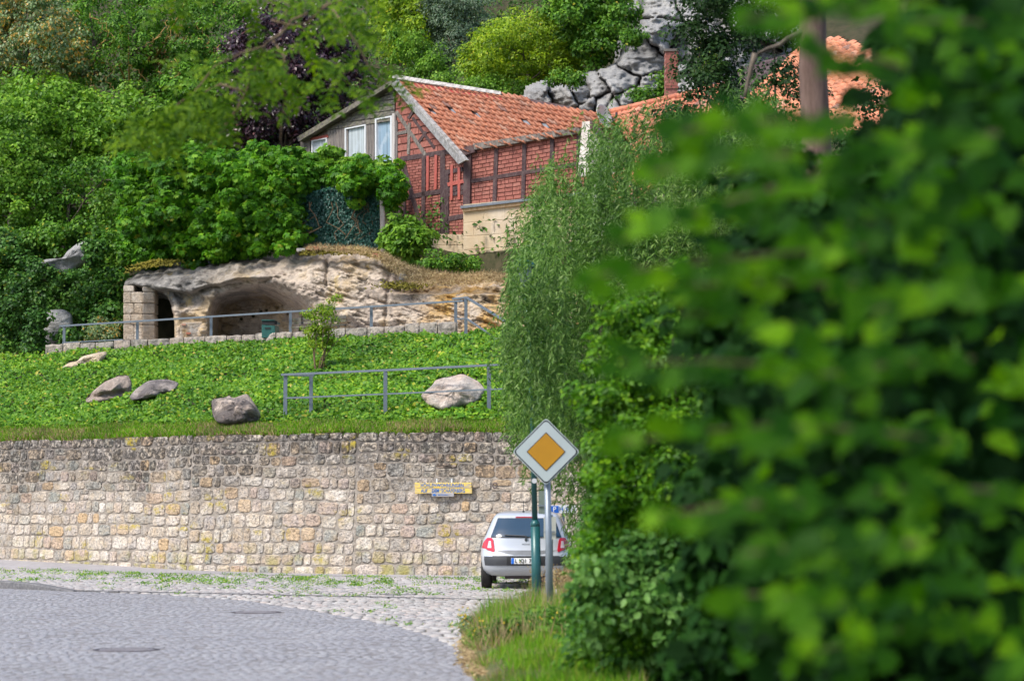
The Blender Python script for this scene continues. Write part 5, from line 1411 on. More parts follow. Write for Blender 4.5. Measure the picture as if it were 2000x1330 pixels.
# lamp post
dL = 36.2; mteal = simple('teal_paint', (.012, .085, .085), .35, .1, var=.12, scale=3, spec=.6)
lp = thing('lamp_post', 'tall dark teal street lamp post rising through the willow', 'street lamp', P(1049, 1196, dL))
mb = MB(); a_ = P(1049, 1200, dL); b_ = P(1045.5, 1028, dL); c_ = P(1044.5, 1015, dL); e_ = P(1026, 530, dL)
mb.tube([a_, b_], .071, 18); mb.build('lower_tube', mteal, lp, smooth=True)
mb = MB(); mb.tube([b_, b_ + (c_ - b_) * .5, c_], [.071, .068, .042], 18); mb.build('collar', mteal, lp, smooth=True)
mb = MB(); mb.tube([c_, P(1040, 800, dL), e_], [.042, .04, .034], 16); mb.build('upper_tube', mteal, lp, smooth=True)
q = P(1043.5, 939, dL) + [0, -.045, 0]; mb = MB(); mb.tube([q, q + [0, -.012, 0]], .038, 14); mb.build('round_sticker', simple('sticker', (.55, .56, .58), .5, var=.1), lp)
h_ = P(1024, 523, dL)
mb = MB(); rr = [(.16, .00), (.17, .02), (.155, .06), (.08, .11), (.02, .13)]; mb.grid(np.array([[h_ + [r * math.cos(a), r * math.sin(a), z] for a in np.linspace(0, 2 * math.pi, 25)] for r, z in rr])); mb.build('hood', simple('teal_hood', (.015, .12, .15), .4, var=.1), lp, smooth=True)
mb = MB(); rr = [(.07, -.32), (.11, -.20), (.135, -.02), (.12, .0)]; mb.grid(np.array([[h_ + [r * math.cos(a), r * math.sin(a), z] for a in np.linspace(0, 2 * math.pi, 25)] for r, z in rr])); mb.build('lamp_glass', simple('frosted_glass', (.16, .20, .20), .3), lp, smooth=True)

# ------------------------------------------------------------------ CAR (x right, y forward, z up; rear towards the camera)
car = thing('parked_car', 'silver hatchback seen from behind, parked before the stone wall', 'car', G(1027, 1152) + [0, 0, .012], rz=math.radians(-1.5))
ZS = [.25, .29, .36, .45, .55, .62, .70, .80, .90, .96, 1.02, 1.12, 1.22, 1.32, 1.38, 1.42, 1.45, 1.468]
HWd = [.74, .80, .845, .872, .885, .888, .885, .872, .845, .815, .785, .745, .70, .655, .62, .575, .50, .36]
YR = [.16, .09, .03, .005, 0, .015, .05, .085, .105, .115, .145, .22, .31, .40, .46, .56, .78, 1.15]
YF = [4.1, 4.15, 4.18, 4.2, 4.2, 4.19, 4.1, 3.9, 3.45, 3.2, 3.05, 2.85, 2.7, 2.5, 2.35, 2.2, 2.0, 1.7]
EX = 4.2
def cw(z): return np.interp(z, ZS, HWd)
def cpt(x, z, out=0.0):
    """rear surface point"""
    w, a, b = cw(z), np.interp(z, ZS, YR), np.interp(z, ZS, YF); L = (b - a) / 2; x = np.clip(x, -w * .999, w * .999)
    y = (a + b) / 2 - L * (1 - abs(x / w) ** EX) ** (1 / EX)
    # stretch so the corner radius is realistic
    y = a + (y - a) * .55 if y < (a + b) / 2 else y
    return np.array([x, y - out, z])
mpaint = NT('silver_paint'); 
mpaint.b.inputs['Coat Weight'].default_value = .8; mpaint.b.inputs['Coat Roughness'].default_value = .06
mpaint = mpaint.done((.55, .58, .64), .30, .25)
mblackp = simple('dark_plastic', (.045, .048, .056), .5, var=.1)
mglass = simple('sky_blue_glass', (.015, .045, .085), .10, var=.0, spec=.9)  # blue in the base colour stands in for reflected sky
rows = []
tt = np.concatenate([np.linspace(-1, 1, 41)])
for z in np.concatenate([np.linspace(.25, .62, 10), np.linspace(.66, 1.02, 9), np.linspace(1.06, 1.468, 14)]):
    w, a, b = cw(z), np.interp(z, ZS, YR), np.interp(z, ZS, YF); ring = []
    for k in range(64):
        th = 2 * math.pi * k / 64; c, s_ = math.cos(th), math.sin(th); x = w * np.sign(c) * abs(c) ** (2 / EX); yy = (b - a) / 2 * np.sign(s_) * abs(s_) ** (2 / EX); y = (a + b) / 2 + yy
        if y < (a + b) / 2: y = cpt(x, z)[1] if abs(x) < w * .985 else max(cpt(x * .985, z)[1], a + (y - a) * .55) if y < a + .35 else y
        ring.append((x, y, z))
    ring.append(ring[0]); rows.append(ring)
A_ = np.array(rows, float)
mb = MB(); r_, c_n = A_.shape[:2]; fs = []
for i in range(r_ - 1):
    for j in range(c_n - 1):
        ctr_ = (A_[i, j] + A_[i + 1, j + 1]) / 2
        if abs(ctr_[0]) > .6 and ctr_[2] < .66 and (math.hypot(ctr_[1] - .78, ctr_[2] - .32) < .36 or math.hypot(ctr_[1] - 3.40, ctr_[2] - .32) < .36): continue
        fs.append((i * c_n + j, i * c_n + j + 1, (i + 1) * c_n + j + 1, (i + 1) * c_n + j))
mb.add(A_.reshape(-1, 3), fs); mb.add(A_[-1][:-1], [tuple(range(64))]); mb.build('body', mpaint, car, smooth=True, local=True)
mb = MB(); mb.box((0, 2.2, .34), (1.45, 3.7, .16)); mb.box((0, 2.1, .50), (1.2, 3.9, .3)); mb.build('underbody', mblackp, car, local=True)
mb = MB(); mb.tube([(.30, .22, .22), (.30, .75, .22)], .09, 12); mb.tube([(-.62, .78, .27), (.62, .78, .27)], .05, 8); mb.box((-.15, .40, .24), (.5, .3, .10)); mb.build('exhaust_box', M['iron'], car, local=True)
def patch(name, left, right, z0, z1, mat, out=.008, nx=12, nz=8, parent=None):
    mb = MB(); rows = []
    for z in np.linspace(z0, z1, nz):
        l = left(z) if callable(left) else left; r = right(z) if callable(right) else right
        rows.append([cpt(x, z, out) for x in np.linspace(l, r, nx)])
    rows = np.array(rows); mb.grid(rows)
    # rim so that the patch has thickness
    back = rows.copy(); back[..., 1] += out + .02
    per = [(0, j) for j in range(nx)] + [(i, nx - 1) for i in range(1, nz)] + [(nz - 1, j) for j in range(nx - 2, -1, -1)] + [(i, 0) for i in range(nz - 2, -1, -1)]
    mb.grid(np.array([[rows[i, j] for i, j in per], [back[i, j] for i, j in per]]))
    return mb.build(name, mat, parent or car, smooth=True, local=True)
rw = lambda z: np.interp(z, [.985, 1.33], [.655, .53])
patch('rear_window', lambda z: -rw(z), rw, .985, 1.325, mglass, .024, 24, 12)
patch('window_seal', lambda z: -rw(z) - .012, lambda z: rw(z) + .012, .972, 1.335, mblackp, .016, 24, 12)
patch('brake_light', -.20, .20, 1.340, 1.362, simple('dark_red_light', (.30, .02, .03), .25), .012, 8, 3)
mred2 = simple('red_lens', (.52, .012, .035), .12, var=.05, spec=.8); mclear = simple('clear_lens', (.72, .55, .58), .15, var=.1, spec=.8)
for s_ in (-1, 1):
    lo = lambda z, s=s_: s * np.interp(z, [.70, .74, .93, .97], [.60, .59, .62, .66]); hi = lambda z, s=s_: s * np.interp(z, [.70, .77, .88, .97], [.62, cw(.77) * .975, cw(.88) * .955, .735])
    tl = patch('tail_light', lo, hi, .70, .965, mred2, .012, 10, 9)
    patch('clear_lens', lambda z, s=s_: s * np.interp(z, [.76, .93], [.650, .668]), lambda z, s=s_: s * np.interp(z, [.76, .93], [.735, .70]), .775, .905, mclear, .018, 6, 6, parent=tl)
patch('bumper_strip', lambda z: -cw(z) * .965, lambda z: cw(z) * .965, .445, .615, mblackp, .012, 24, 6)
patch('plate_recess', -.36, .36, .46, .612, simple('recess_black', (.015, .015, .018), .6), .016, 8, 4)
patch('boot_crease_shade', lambda z: -.62 + (.73 - z) * 4.6, lambda z: .62 - (.73 - z) * 4.6, .645, .73, simple('shaded_silver', (.22, .23, .25), .35, .3), .006, 12, 4)  # darker silver patch paints the shade along the boot's chevron fold
patch('boot_gap', -.63, .63, .617, .628, mblackp, .010, 12, 2)
pl = patch('number_plate', -.275, .275, .478, .588, simple('plate_white', (.80, .80, .80), .4, var=.03), .030, 6, 3)
patch('blue_band', -.272, -.222, .480, .586, simple('plate_blue', (.01, .14, .62), .4), .034, 3, 3, parent=pl)
mbk_ = simple('plate_ink', (.01, .01, .012), .5)
def ctext(body, size, mat, x, z, out, sx=.8, parent=None, ext=.002):
    p = cpt(x, z, out); o = text(body, size, mat, parent or car, (0, 0, 0), 0, ext=ext, sx=sx); o.location = tuple(float(v) for v in p); return o
ctext('L', .10, mbk_, -.185, .533, .037, .85, pl)
for ch_, x_ in (('Q', -.065), ('I', -.005), ('7', .08), ('0', .14), ('9', .20)): ctext(ch_, .10, mbk_, x_, .533, .037, .85, pl)
for zz, cc in ((.552, (.05, .25, .06)), (.515, (.4, .3, .1))):
    p = cpt(-.115, zz, .036); mb = MB(); mb.tube([p, p + [0, -.003, 0]], .016, 10); mb.build('plate_seal', simple('seal', cc, .5), pl, local=True)
ctext('M E G A N E', .032, simple('badge_chrome', (.30, .31, .33), .3, .6), 0, .845, .006)
p = cpt(0, .925, .006); mb = MB(); mb.prism([p + [a_ * .028, 0, b_ * .036] for a_, b_ in ((0, 1), (1, 0), (0, -1), (-1, 0))], (0, -.008, 0)); mb.build('badge', simple('badge_dark', (.10, .11, .12), .3, .7), car, local=True)
mb = MB(); a1_, b1_ = cpt(-.02, .998, .04), cpt(-.40, 1.015, .042); mb.tube([a1_, b1_], .011, 6); mb.tube([cpt(.0, .985, .02), cpt(0, .985, .06)], .022, 8); mb.build('wiper', mblackp, car, local=True)
mb = MB(); mb.tube([(-.06, .75, 1.45), (-.06, .66, 1.66)], .006, 5); mb.tube([(-.06, .75, 1.44), (-.06, .75, 1.475)], .02, 8); mb.build('aerial', mblackp, car, local=True)
for s_ in (-1, 1):   # side glass
    mb = MB(); rows = []
    for z in (1.0, 1.1, 1.22, 1.33):
        rows.append([(s_ * (cw(z) + .006), y, z) for y in np.linspace(.75 + (z - 1) * .6, 2.7 - (z - 1) * 1.0, 8)])
    mb.grid(np.array(rows)); mb.build('side_window', mglass, car, local=True)
for (x, y) in ((-.765, .78), (.765, .78), (-.765, 3.40), (.765, 3.40)):
    mb = MB(); prof = [(.19, -.085), (.285, -.098), (.308, -.085), (.315, -.05), (.315, .05), (.308, .085), (.285, .098), (.19, .085)]
    mb.grid(np.array([[(x + o_, y + r * math.cos(a), .305 + r * math.sin(a)) for a in np.linspace(0, 2 * math.pi, 33)] for r, o_ in prof])); wh = mb.build('wheel', simple('tyre_rubber', (.022, .020, .020), .85, var=.3, scale=20), car, smooth=True, local=True)
    mb = MB(); sg_ = 1 if x > 0 else -1
    for k in range(7):
        a = 2 * math.pi * k / 7; mb.bar((x + sg_ * .075, y, .305), (x + sg_ * .075, y + .19 * math.cos(a), .305 + .19 * math.sin(a)), .06, .02, up=(1, 0, 0))
    mb.tube([(x + sg_ * .06, y, .305), (x + sg_ * .085, y, .305)], .05, 10); mb.tube([(x - sg_ * .02, y, .305), (x + sg_ * .0, y, .305)], .19, 24); mb.build('rim', simple('alloy', (.42, .43, .45), .35, .6), wh, local=True)

# ------------------------------------------------------------------ VEGETATION
def tree(name, label, cat, poly, d, thick, ncl, per, cr, tmpl, L, W, mat, base=None, group=None, trunk=True, tr=.10, bark='bark', nb=10, up=.6, flat=.75, droop=.3, extra=None, inset=None, brx=None):
    xs = [p[0] for p in poly]; ys = [p[1] for p in poly]
    dm = d if np.isscalar(d) else float(d((min(xs) + max(xs)) / 2))
    if base is None: base = P(sum(xs) / len(xs), max(ys), dm + .2)
    base = np.array(base, float)
    t = thing(name, label, cat, base, group)
    C, N, A, Ls, Ws, rn, cen = foliage(poly, d, thick, ncl, per, cr, tmpl, L, W, up, flat, inset=inset, droop=droop)
    leaves('foliage', C, N, A, Ls, Ws, LG[mat], t, tmpl, rn)
    if trunk:
        mb = MB(); h = cen[:, 2].max() - base[2]; topp = np.array([cen[:, 0].mean(), cen[:, 1].mean() + .3, base[2] + h * .72])
        pts = limb(mb, base - [0, 0, .3], topp, tr, tr * .35, 7, .04, 8); mb.build('trunk', M[bark], t, smooth=True)
        for k in range(nb):
            j = NR.integers(0, len(cen)); a = pts[NR.integers(2, 6)]; mb = MB(); limb(mb, a, cen[j] + [0, .1, 0], tr * .35, tr * .08, 5, .07, 5); mb.build('branch', M[brx or bark], t, smooth=True)
    return t
def HB_(px, d): return np.array([(px - 1000) / F * d, d, float(hillz(float(px), float(d)))])
GR = 'trees on the wooded hillside'
tree('speckled_tree', 'tree with whitish and orange-brown leaves in the top left corner', 'tree', [(-60, -40), (120, -30), (150, 20), (172, 90), (185, 150), (130, 185), (60, 190), (-60, 180)], 89, 2.0, 260, 75, .42, 'rhomb', .15, .09, 'birch', HB_(50, 90), GR, tr=.14, nb=14, droop=.8)
tree('corkscrew_willow', 'green tree with twisted ochre twigs and dark fork, top left', 'tree', [(120, -60), (480, -60), (500, 40), (480, 140), (440, 200), (360, 220), (280, 215), (190, 205), (150, 120)], 91, 2.4, 330, 70, .45, 'rhomb', .15, .085, 'mid', HB_(190, 92), GR, tr=.20, nb=22, brx='twigy')
mbt = thing('bare_forked_trunk', 'two grey forked trunks showing among the green leaves at the upper left', 'tree', HB_(188, 90))
for (x0, y0, x1, y1, r0, r1) in ((188, 150, 184, 80, .11, .08), (184, 80, 176, 30, .07, .03), (184, 90, 202, 60, .05, .03), (256, 110, 262, 60, .09, .06), (262, 62, 240, 20, .05, .03), (252, 100, 290, 92, .07, .03)):
    mb = MB(); limb(mb, P(x0, y0, 89.6), P(x1, y1, 89.6), r0, r1, 6, .05, 8); mb.build('limb', M['bark'], mbt, smooth=True)
for k in range(26):
    x0 = R.uniform(150, 440); y0 = R.uniform(10, 150); mb = MB(); dx_ = R.uniform(-1, 1); pts_ = [P(x0 + 4 * math.sin(j * 1.9 + k) + dx_ * j * 5, y0 + j * R.uniform(3, 5) + 3 * math.cos(j * 2.3 + k), 88.6) for j in range(9)]; mb.tube(pts_, list(np.linspace(.022, .008, 9)), 5); mb.build('twig', M['twigy'], mbt, smooth=True)
tree('hazel_bush', 'broad pale green bush left of centre below the speckled tree', 'bush', [(-60, 165), (60, 150), (150, 160), (220, 185), (290, 180), (320, 230), (300, 300), (220, 330), (100, 340), (-60, 330)], 86, 2.2, 380, 62, .42, 'rhomb', .17, .12, 'pale', HB_(120, 86.5), GR, tr=.12, nb=8)
tree('green_tree', 'mid green tree filling the gap left of the purple tree', 'tree', [(290, 150), (420, 80), (520, 70), (560, 180), (540, 290), (420, 310), (310, 290)], 88, 2.0, 300, 62, .42, 'rhomb', .16, .11, 'mid', HB_(430, 88.5), GR, tr=.16, nb=8)
tree('purple_tree', 'dark purple-leaved tree beside the wooden gable', 'tree', [(455, 60), (540, 20), (640, 5), (700, 60), (720, 150), (700, 200), (640, 235), (590, 275), (520, 285), (460, 270), (450, 180)], 84.5, 2.0, 330, 60, .40, 'rhomb', .15, .12, 'purple', HB_(560, 85), GR, tr=.16, nb=10)
tree('hawthorn_bush', 'mid green bush on the far left above the creeper', 'bush', [(-60, 300), (80, 310), (200, 300), (330, 300), (400, 330), (380, 420), (320, 470), (200, 480), (80, 470), (-60, 480)], lambda x: drock(x) + 4.5, 1.8, 430, 60, .38, 'rhomb', .13, .09, 'mid', P(120, 520, 82), GR, tr=.10, nb=6)
tree('small_leaf_bush', 'fresh light green bush bordering the left edge, halfway up', 'bush', [(-60, 230), (60, 240), (120, 300), (90, 400), (30, 440), (-60, 430)], 83.5, 1.2, 170, 60, .36, 'rhomb', .14, .10, 'pale', P(20, 470, 83.5), GR, tr=.08, nb=4)
tree('yellow_tree', 'bright yellow green tree right behind the ridge of the brick house', 'tree', [(740, -40), (890, -40), (900, 40), (860, 90), (830, 150), (790, 165), (755, 140), (730, 60)], 97, 2.0, 230, 62, .45, 'rhomb', .15, .10, 'yellow', HB_(810, 97), GR, tr=.14, nb=8)
tree('birch_sapling', 'slim pale stemmed sapling with hanging leaves behind the roof ridge', 'tree', [(770, 60), (820, 55), (860, 90), (885, 160), (830, 178), (780, 165)], 92, .8, 90, 55, .32, 'rhomb', .14, .07, 'pale', P(834, 190, 92), GR, tr=.06, bark='palewood', nb=4, droop=1.2)
tree('grey_green_tree', 'grey green olive-like tree behind the pale sapling', 'tree', [(820, -40), (960, -40), (965, 40), (950, 100), (900, 130), (850, 140), (825, 80)], 95.5, 1.6, 190, 62, .42, 'rhomb', .13, .06, 'grey', HB_(890, 95.5), GR, tr=.13, nb=6)
tree('round_bush', 'large rounded yellow green bush above the middle of the tiled roof', 'bush', [(890, 130), (900, 80), (950, 45), (1010, 25), (1060, 20), (1110, 40), (1150, 90), (1160, 140), (1110, 155), (1040, 165), (960, 165), (905, 160)], 84, 1.6, 330, 62, .36, 'rhomb', .12, .075, 'yellow', P(1030, 190, 84), GR, tr=.10, nb=16)
tree('leafy_bush', 'fresh green bush beside the grey crag', 'bush', [(1050, -40), (1230, -40), (1258, 30), (1250, 60), (1215, 80), (1190, 130), (1150, 140), (1120, 80), (1060, 30)], 82.5, 1.4, 260, 62, .36, 'rhomb', .14, .10, 'mid', P(1170, 190, 82.5), GR, tr=.10, nb=6)
tree('ridge_weeds', 'light green weeds growing along the house ridge', 'plants', [(835, 165), (860, 140), (900, 150), (940, 150), (1000, 165), (1060, 170), (1100, 200), (1080, 215), (980, 192), (900, 180)], 83, .6, 110, 50, .28, 'rhomb', .12, .07, 'pale', P(960, 200, 83), None, trunk=False)
for q_, lb_, dd_ in (([(1060, 150), (1110, 140), (1150, 150), (1140, 172), (1090, 168)], 'small bush draped over the top of the layered grey rock', 78.6), ([(1285, 150), (1300, 140), (1310, 170), (1300, 215), (1284, 200)], 'green tuft growing in the crag left of the chimney', 78.4), ([(1215, 60), (1250, 50), (1262, 80), (1240, 96), (1218, 88)], 'leafy tuft on the upper left shoulder of the crag', 78.6), ([(1240, 180), (1262, 172), (1272, 196), (1255, 212)], 'sparse green plant rooted low in the crag behind the roof', 78.2)):
    tree('crag_plant', lb_, 'plant', q_, dd_, .3, 34, 36, .20, 'rhomb', .12, .07, 'mid', P(q_[0][0], q_[-1][1], dd_), None, trunk=False)
# creepers over the rock
CRP = [(225, 300), (330, 285), (420, 300), (470, 290), (560, 280), (600, 295), (640, 312), (700, 318), (760, 322), (776, 345), (778, 400), (756, 418), (745, 372), (720, 380), (695, 400), (670, 372), (640, 380), (605, 385), (583, 470), (560, 492), (520, 500), (480, 505), (455, 515), (430, 505), (390, 512), (345, 512), (300, 515), (255, 520), (232, 500), (240, 420)]
tree('creeper', 'mass of five-fingered creeper cloaking the rock and fence below the wooden gable', 'climbing plant', CRP, lambda x: drock(x) + np.where(np.asarray(x) < 585, 1.2, 2.4), 1.3, 900, 40, .32, 'palm', .155, .155, 'creeper', P(400, 520, 78), None, tr=.06, nb=26, brx='twig', droop=.9, up=.4)
tree('hanging_creeper', 'bright creeper spray hanging down the corner of the brick wall', 'climbing plant', [(742, 318), (776, 312), (782, 350), (780, 400), (768, 420), (752, 400), (745, 370)], 74.9, .25, 42, 24, .20, 'palm', .19, .19, 'creeper', P(765, 300, 75.2), None, trunk=False, droop=1.2)
tree('wall_creeper', 'yellow green creeper heaped in front of the gable windows', 'climbing plant', [(585, 300), (640, 300), (690, 308), (735, 312), (770, 318), (765, 345), (740, 352), (700, 372), (650, 368), (600, 350)], 76.2, .5, 130, 40, .24, 'palm', .17, .17, 'pale', P(680, 390, 76.4), None, trunk=False)
tree('ivy_mass', 'dark ivy heap covering the far left bank beside the standing stone', 'climbing plant', [(-80, 440), (60, 450), (75, 500), (110, 540), (190, 530), (235, 520), (238, 600), (236, 655), (200, 664), (148, 664), (145, 612), (100, 602), (84, 620), (84, 672), (40, 690), (-80, 700)], lambda x: drock(x) + .6, 1.0, 560, 55, .33, 'rhomb', .12, .11, 'ivy', P(60, 690, 78.5), None, trunk=False)
tree('ivy_mass', 'mid green ivy filling the bank between the two grey rocks and the bushes', 'climbing plant', [(-80, 440), (100, 440), (230, 440), (250, 515), (236, 560), (190, 545), (185, 470), (150, 470), (120, 505), (70, 510), (-80, 500)], lambda x: drock(x) + 2.0, .9, 300, 50, .33, 'rhomb', .13, .11, 'mid', P(160, 560, 80), None, trunk=False)
for pl_, dd_, nm_ in (([(60, 500), (130, 530), (190, 500), (200, 540), (120, 556), (60, 530)], 78.3, 'ivy'), ([(165, 470), (196, 470), (200, 515), (172, 510)], 78.2, 'ivy'), ([(60, 600), (96, 596), (96, 690), (50, 690)], 78.2, 'ivy'), ([(120, 640), (160, 648), (160, 678), (112, 676)], 78.2, 'ivy')):
    tree('ivy_tuft', {500: 'ivy spilling over the lower edge of the high grey rock', 470: 'ivy tongue hanging over the right end of the high grey rock', 600: 'ivy hugging the left side of the standing stone', 640: 'ivy tuft at the right foot of the standing stone'}[pl_[0][1]], 'climbing plant', pl_, dd_, .25, 44, 30, .2, 'rhomb', .12, .11, nm_, P(pl_[0][0], 690, dd_), None, trunk=False)
tree('red_tinged_shrub', 'low reddish shrub between the ivy and the stone pier', 'bush', [(175, 640), (195, 625), (225, 630), (240, 645), (238, 668), (170, 668)], 77.8, .3, 40, 40, .20, 'rhomb', .08, .05, 'birch', P(205, 672, 77.8), None, trunk=False)
# blue-green leafy screen
scr_ = thing('leafy_screen', 'blue green leaf netting screen hung beside the brick wall corner', 'fence', P(665, 485, 75.6))
mb = MB(); mb.prism([P(583, 372, 75.9), P(742, 340, 75.3), P(742, 484, 75.3), P(583, 486, 75.9)], (0, .06, 0)); mb.build('backing', simple('dark_net', (.010, .03, .026), .9), scr_)
n = 9000; q = sample([(583, 378), (742, 345), (744, 482), (583, 486)], n, 0); dd = 75.85 - (q[:, 0] - 583) / 160 * .6 + NR.uniform(-.16, .0, n)
leaves('net_leaf', P(q[:, 0], q[:, 1], dd), NR.normal(0, .5, (n, 3)) + [0, -1, .4], NR.normal(0, .4, (n, 3)) + [0, -.2, -1], NR.uniform(.06, .11, n), .055, LG['net'], scr_)['kind'] = 'stuff'
mb = MB(); mb.tube([P(748, 500, 75.0), P(746, 330, 75.0)], .085, 10); mb.build('post', M['palewood'], scr_, smooth=True)
mb = MB(); mb.tube([P(772, 500, 75.3), P(771, 330, 75.3)], .11, 10); mb.build('post', M['plankv'], scr_, smooth=True)
for k in range(9):
    x0 = R.uniform(600, 735); mb = MB(); mb.tube([P(x0 + R.uniform(-6, 6) * j, 395 + j * R.uniform(12, 16), 75.2) for j in range(6)], .014, 5); mb.build('bare_vine', M['twig'], scr_)
tree('elder_shrub', 'light green elder shrub growing on the rock beside the brick wall foot', 'bush', [(750, 440), (775, 420), (800, 415), (830, 440), (838, 462), (828, 500), (822, 520), (795, 528), (770, 500), (748, 480)], 72.6, .7, 85, 40, .23, 'oval', .17, .09, 'pale', P(795, 530, 72.6), None, tr=.04, nb=8, brx='twig')
tree('low_weeds', 'dark green weeds along the foot of the sandstone base', 'plants', [(828, 500), (860, 495), (900, 500), (960, 515), (1000, 520), (1000, 532), (900, 530), (830, 528)], 71.8, .5, 60, 36, .18, 'rhomb', .11, .06, 'mid', P(900, 530, 71.8), None, trunk=False)
# yellow-green sapling in the ivy
pb, _ = slope_at(622, 727)
sp = thing('young_shrub', 'airy yellow green sapling standing in the ivy between the railings', 'shrub', pb)
for (xt, yt, r) in ((612, 610, .03), (655, 600, .03), (632, 640, .025), (600, 640, .022), (668, 650, .02), (645, 590, .018)):
    mb = MB(); limb(mb, pb + [R.uniform(-.12, .12), 0, -.1], P(xt, yt, pb[1] + R.uniform(-.3, .3)), r, .006, 7, .04, 6); mb.build('stem', M['twig'], sp, smooth=True)
C, N, A, Ls, Ws, rn, cen = foliage([(592, 620), (604, 604), (622, 602), (640, 586), (656, 574), (664, 600), (668, 630), (660, 670), (650, 700), (640, 724), (614, 724), (608, 680), (598, 650)], pb[1], .4, 90, 30, .13, 'rhomb', .075, .04, inset=3)
leaves('foliage', C, N, A, Ls, Ws, LG['yellow'], sp, 'rhomb', rn)

# weeds in the cobbles
n_t = 430; wx, wy = [], []
while len(wx) < n_t:
    x = R.uniform(-20, 1130); y = R.uniform(1112, 1172) if R.random() < .86 else R.uniform(1172, 1230)
    g = G(x, y)
    if not inpoly(np.array([g[0]]), np.array([g[1]]), apron_poly)[0] or inpoly(np.array([g[0]]), np.array([g[1]]), PAV)[0]: continue
    band = math.exp(-((y - (1117 + x * .018)) / 14) ** 2) + .12
    cl = mnoise.noise(Vector((g[0] * .7, g[1] * .5, 0))) * .9 + .55
    if R.random() > band * cl: continue
    wx.append(g[0]); wy.append(g[1])
per = 26; n = n_t * per
C = np.stack([np.repeat(wx, per) + NR.normal(0, .075, n), np.repeat(wy, per) + NR.normal(0, .07, n), NR.uniform(.01, .06, n)], 1)
o = leaves('paving_weeds', C, NR.normal(0, .4, (n, 3)) + [0, -.5, .8], NR.normal(0, 1, (n, 3)) + [0, 0, .5], NR.uniform(.025, .055, n), .022, LG['cover'], kind='stuff', loc=(-4, 50, 0))

# grassy island with the sign
VPOLY = [tuple(G(a, b)[:2]) for a, b in ((905, 1228), (960, 1212), (1060, 1205), (1160, 1208), (1300, 1215), (1500, 1330), (1400, 1420), (960, 1420), (925, 1325), (905, 1280))]
cxv = sum(p[0] for p in VPOLY) / len(VPOLY); cyv = sum(p[1] for p in VPOLY) / len(VPOLY)
mb = MB(); rings = []
for k, (s_, z) in enumerate(((1.0, -.01), (.93, .05), (.8, .12), (.5, .16), (.02, .18))): rings.append([(cxv + (x - cxv) * s_, cyv + (y - cyv) * s_, z) for x, y in VPOLY + VPOLY[:1]])
mb.grid(np.array(rings)); setp(mb.build('grass_verge', M['verge'], at=(cxv, cyv, 0), smooth=True), kind='structure')
VVIS = [tuple(G(a, b)[:2]) for a, b in ((905, 1228), (960, 1212), (1060, 1205), (1160, 1208), (1260, 1215), (1260, 1380), (960, 1380), (925, 1325), (905, 1280))]
def verge_pts(n, ys=None):
    q = sample(VVIS, n, 0); e = pdist(q[:, 0], q[:, 1], VPOLY); z = np.interp(e, [0, .3, 1.2, 3], [0, .05, .13, .17]); return np.stack([q[:, 0], q[:, 1], z], 1), e
pt, e = verge_pts(46000)
dG = pt[:, 1]
tall = np.where(dG > 26.5, 1.0, .6); hh = NR.uniform(.10, .36, len(pt)) * tall * (1 + .6 * np.sin(pt[:, 0] * 6) * np.sin(pt[:, 1] * 2.3)) * np.clip(e * 2 + .3, .3, 1)
dry = NR.random(len(pt)) < np.where(dG > 30, .25, .04) + .3 * (e < .22)
for nm, mk, mat, lb in (('verge_long_grass', ~dry, 'grass', 0), ('verge_dry_grass', dry, 'dry', 1)):
    m_ = mk.sum(); leaves(nm, pt[mk], NR.normal(0, .6, (m_, 3)) + [0, -1, .2], NR.normal(0, .32, (m_, 3)) + [0, 0, 1], hh[mk] * (1.15 if lb else 1), .013, LG[mat], tmpl='blade', kind='stuff', loc=(cxv, cyv, 0))
# seed heads at the back
n = 650; x = np.where(NR.random(900)[:650] < .75, NR.uniform(1080, 1195, n), NR.uniform(1035, 1195, n)); d = NR.uniform(36.6, 39.5, n); pt = np.stack([(x - 1000) / F * d, d, NR.uniform(.05, .1, n)], 1)
leaves('tall_seed_grass', pt, NR.normal(0, .6, (n, 3)) + [0, -1, .1], NR.normal(0, .18, (n, 3)) + [0, 0, 1], NR.uniform(.25, .52, n), .010, LG['dry'], tmpl='blade', kind='stuff', loc=(1.2, 35, 0))
n = 1800; b_ = NR.integers(0, 650, n); c = pt[b_] + [0, 0, 1] * NR.uniform(.28, .5, n)[:, None] + NR.normal(0, .03, (n, 3))
leaves('seed_heads', c, NR.normal(0, .6, (n, 3)) + [0, -1, .1], NR.normal(0, .5, (n, 3)) + [0, 0, 1], .05, .02, LG['dry'], kind='stuff', loc=(1.2, 35, .6))
n = 240; q = sample([(915, 1215), (1120, 1200), (1130, 1265), (940, 1290)], n); pt = np.array([G(a, b) for a, b in zip(q[:, 0], q[:, 1] + 40)]); pt[:, 1] = np.clip(pt[:, 1], 25.5, 28); pt[:, 0] = (q[:, 0] - 1000) / F * pt[:, 1]; pt[:, 2] = .1
leaves('dry_grass_stalks', pt, NR.normal(0, .6, (n, 3)) + [0, -1, .1], NR.normal(0, .25, (n, 3)) + [0, 0, 1], NR.uniform(.3, .62, n), .010, LG['dry'], tmpl='blade', kind='stuff', loc=(0, 27, 0))
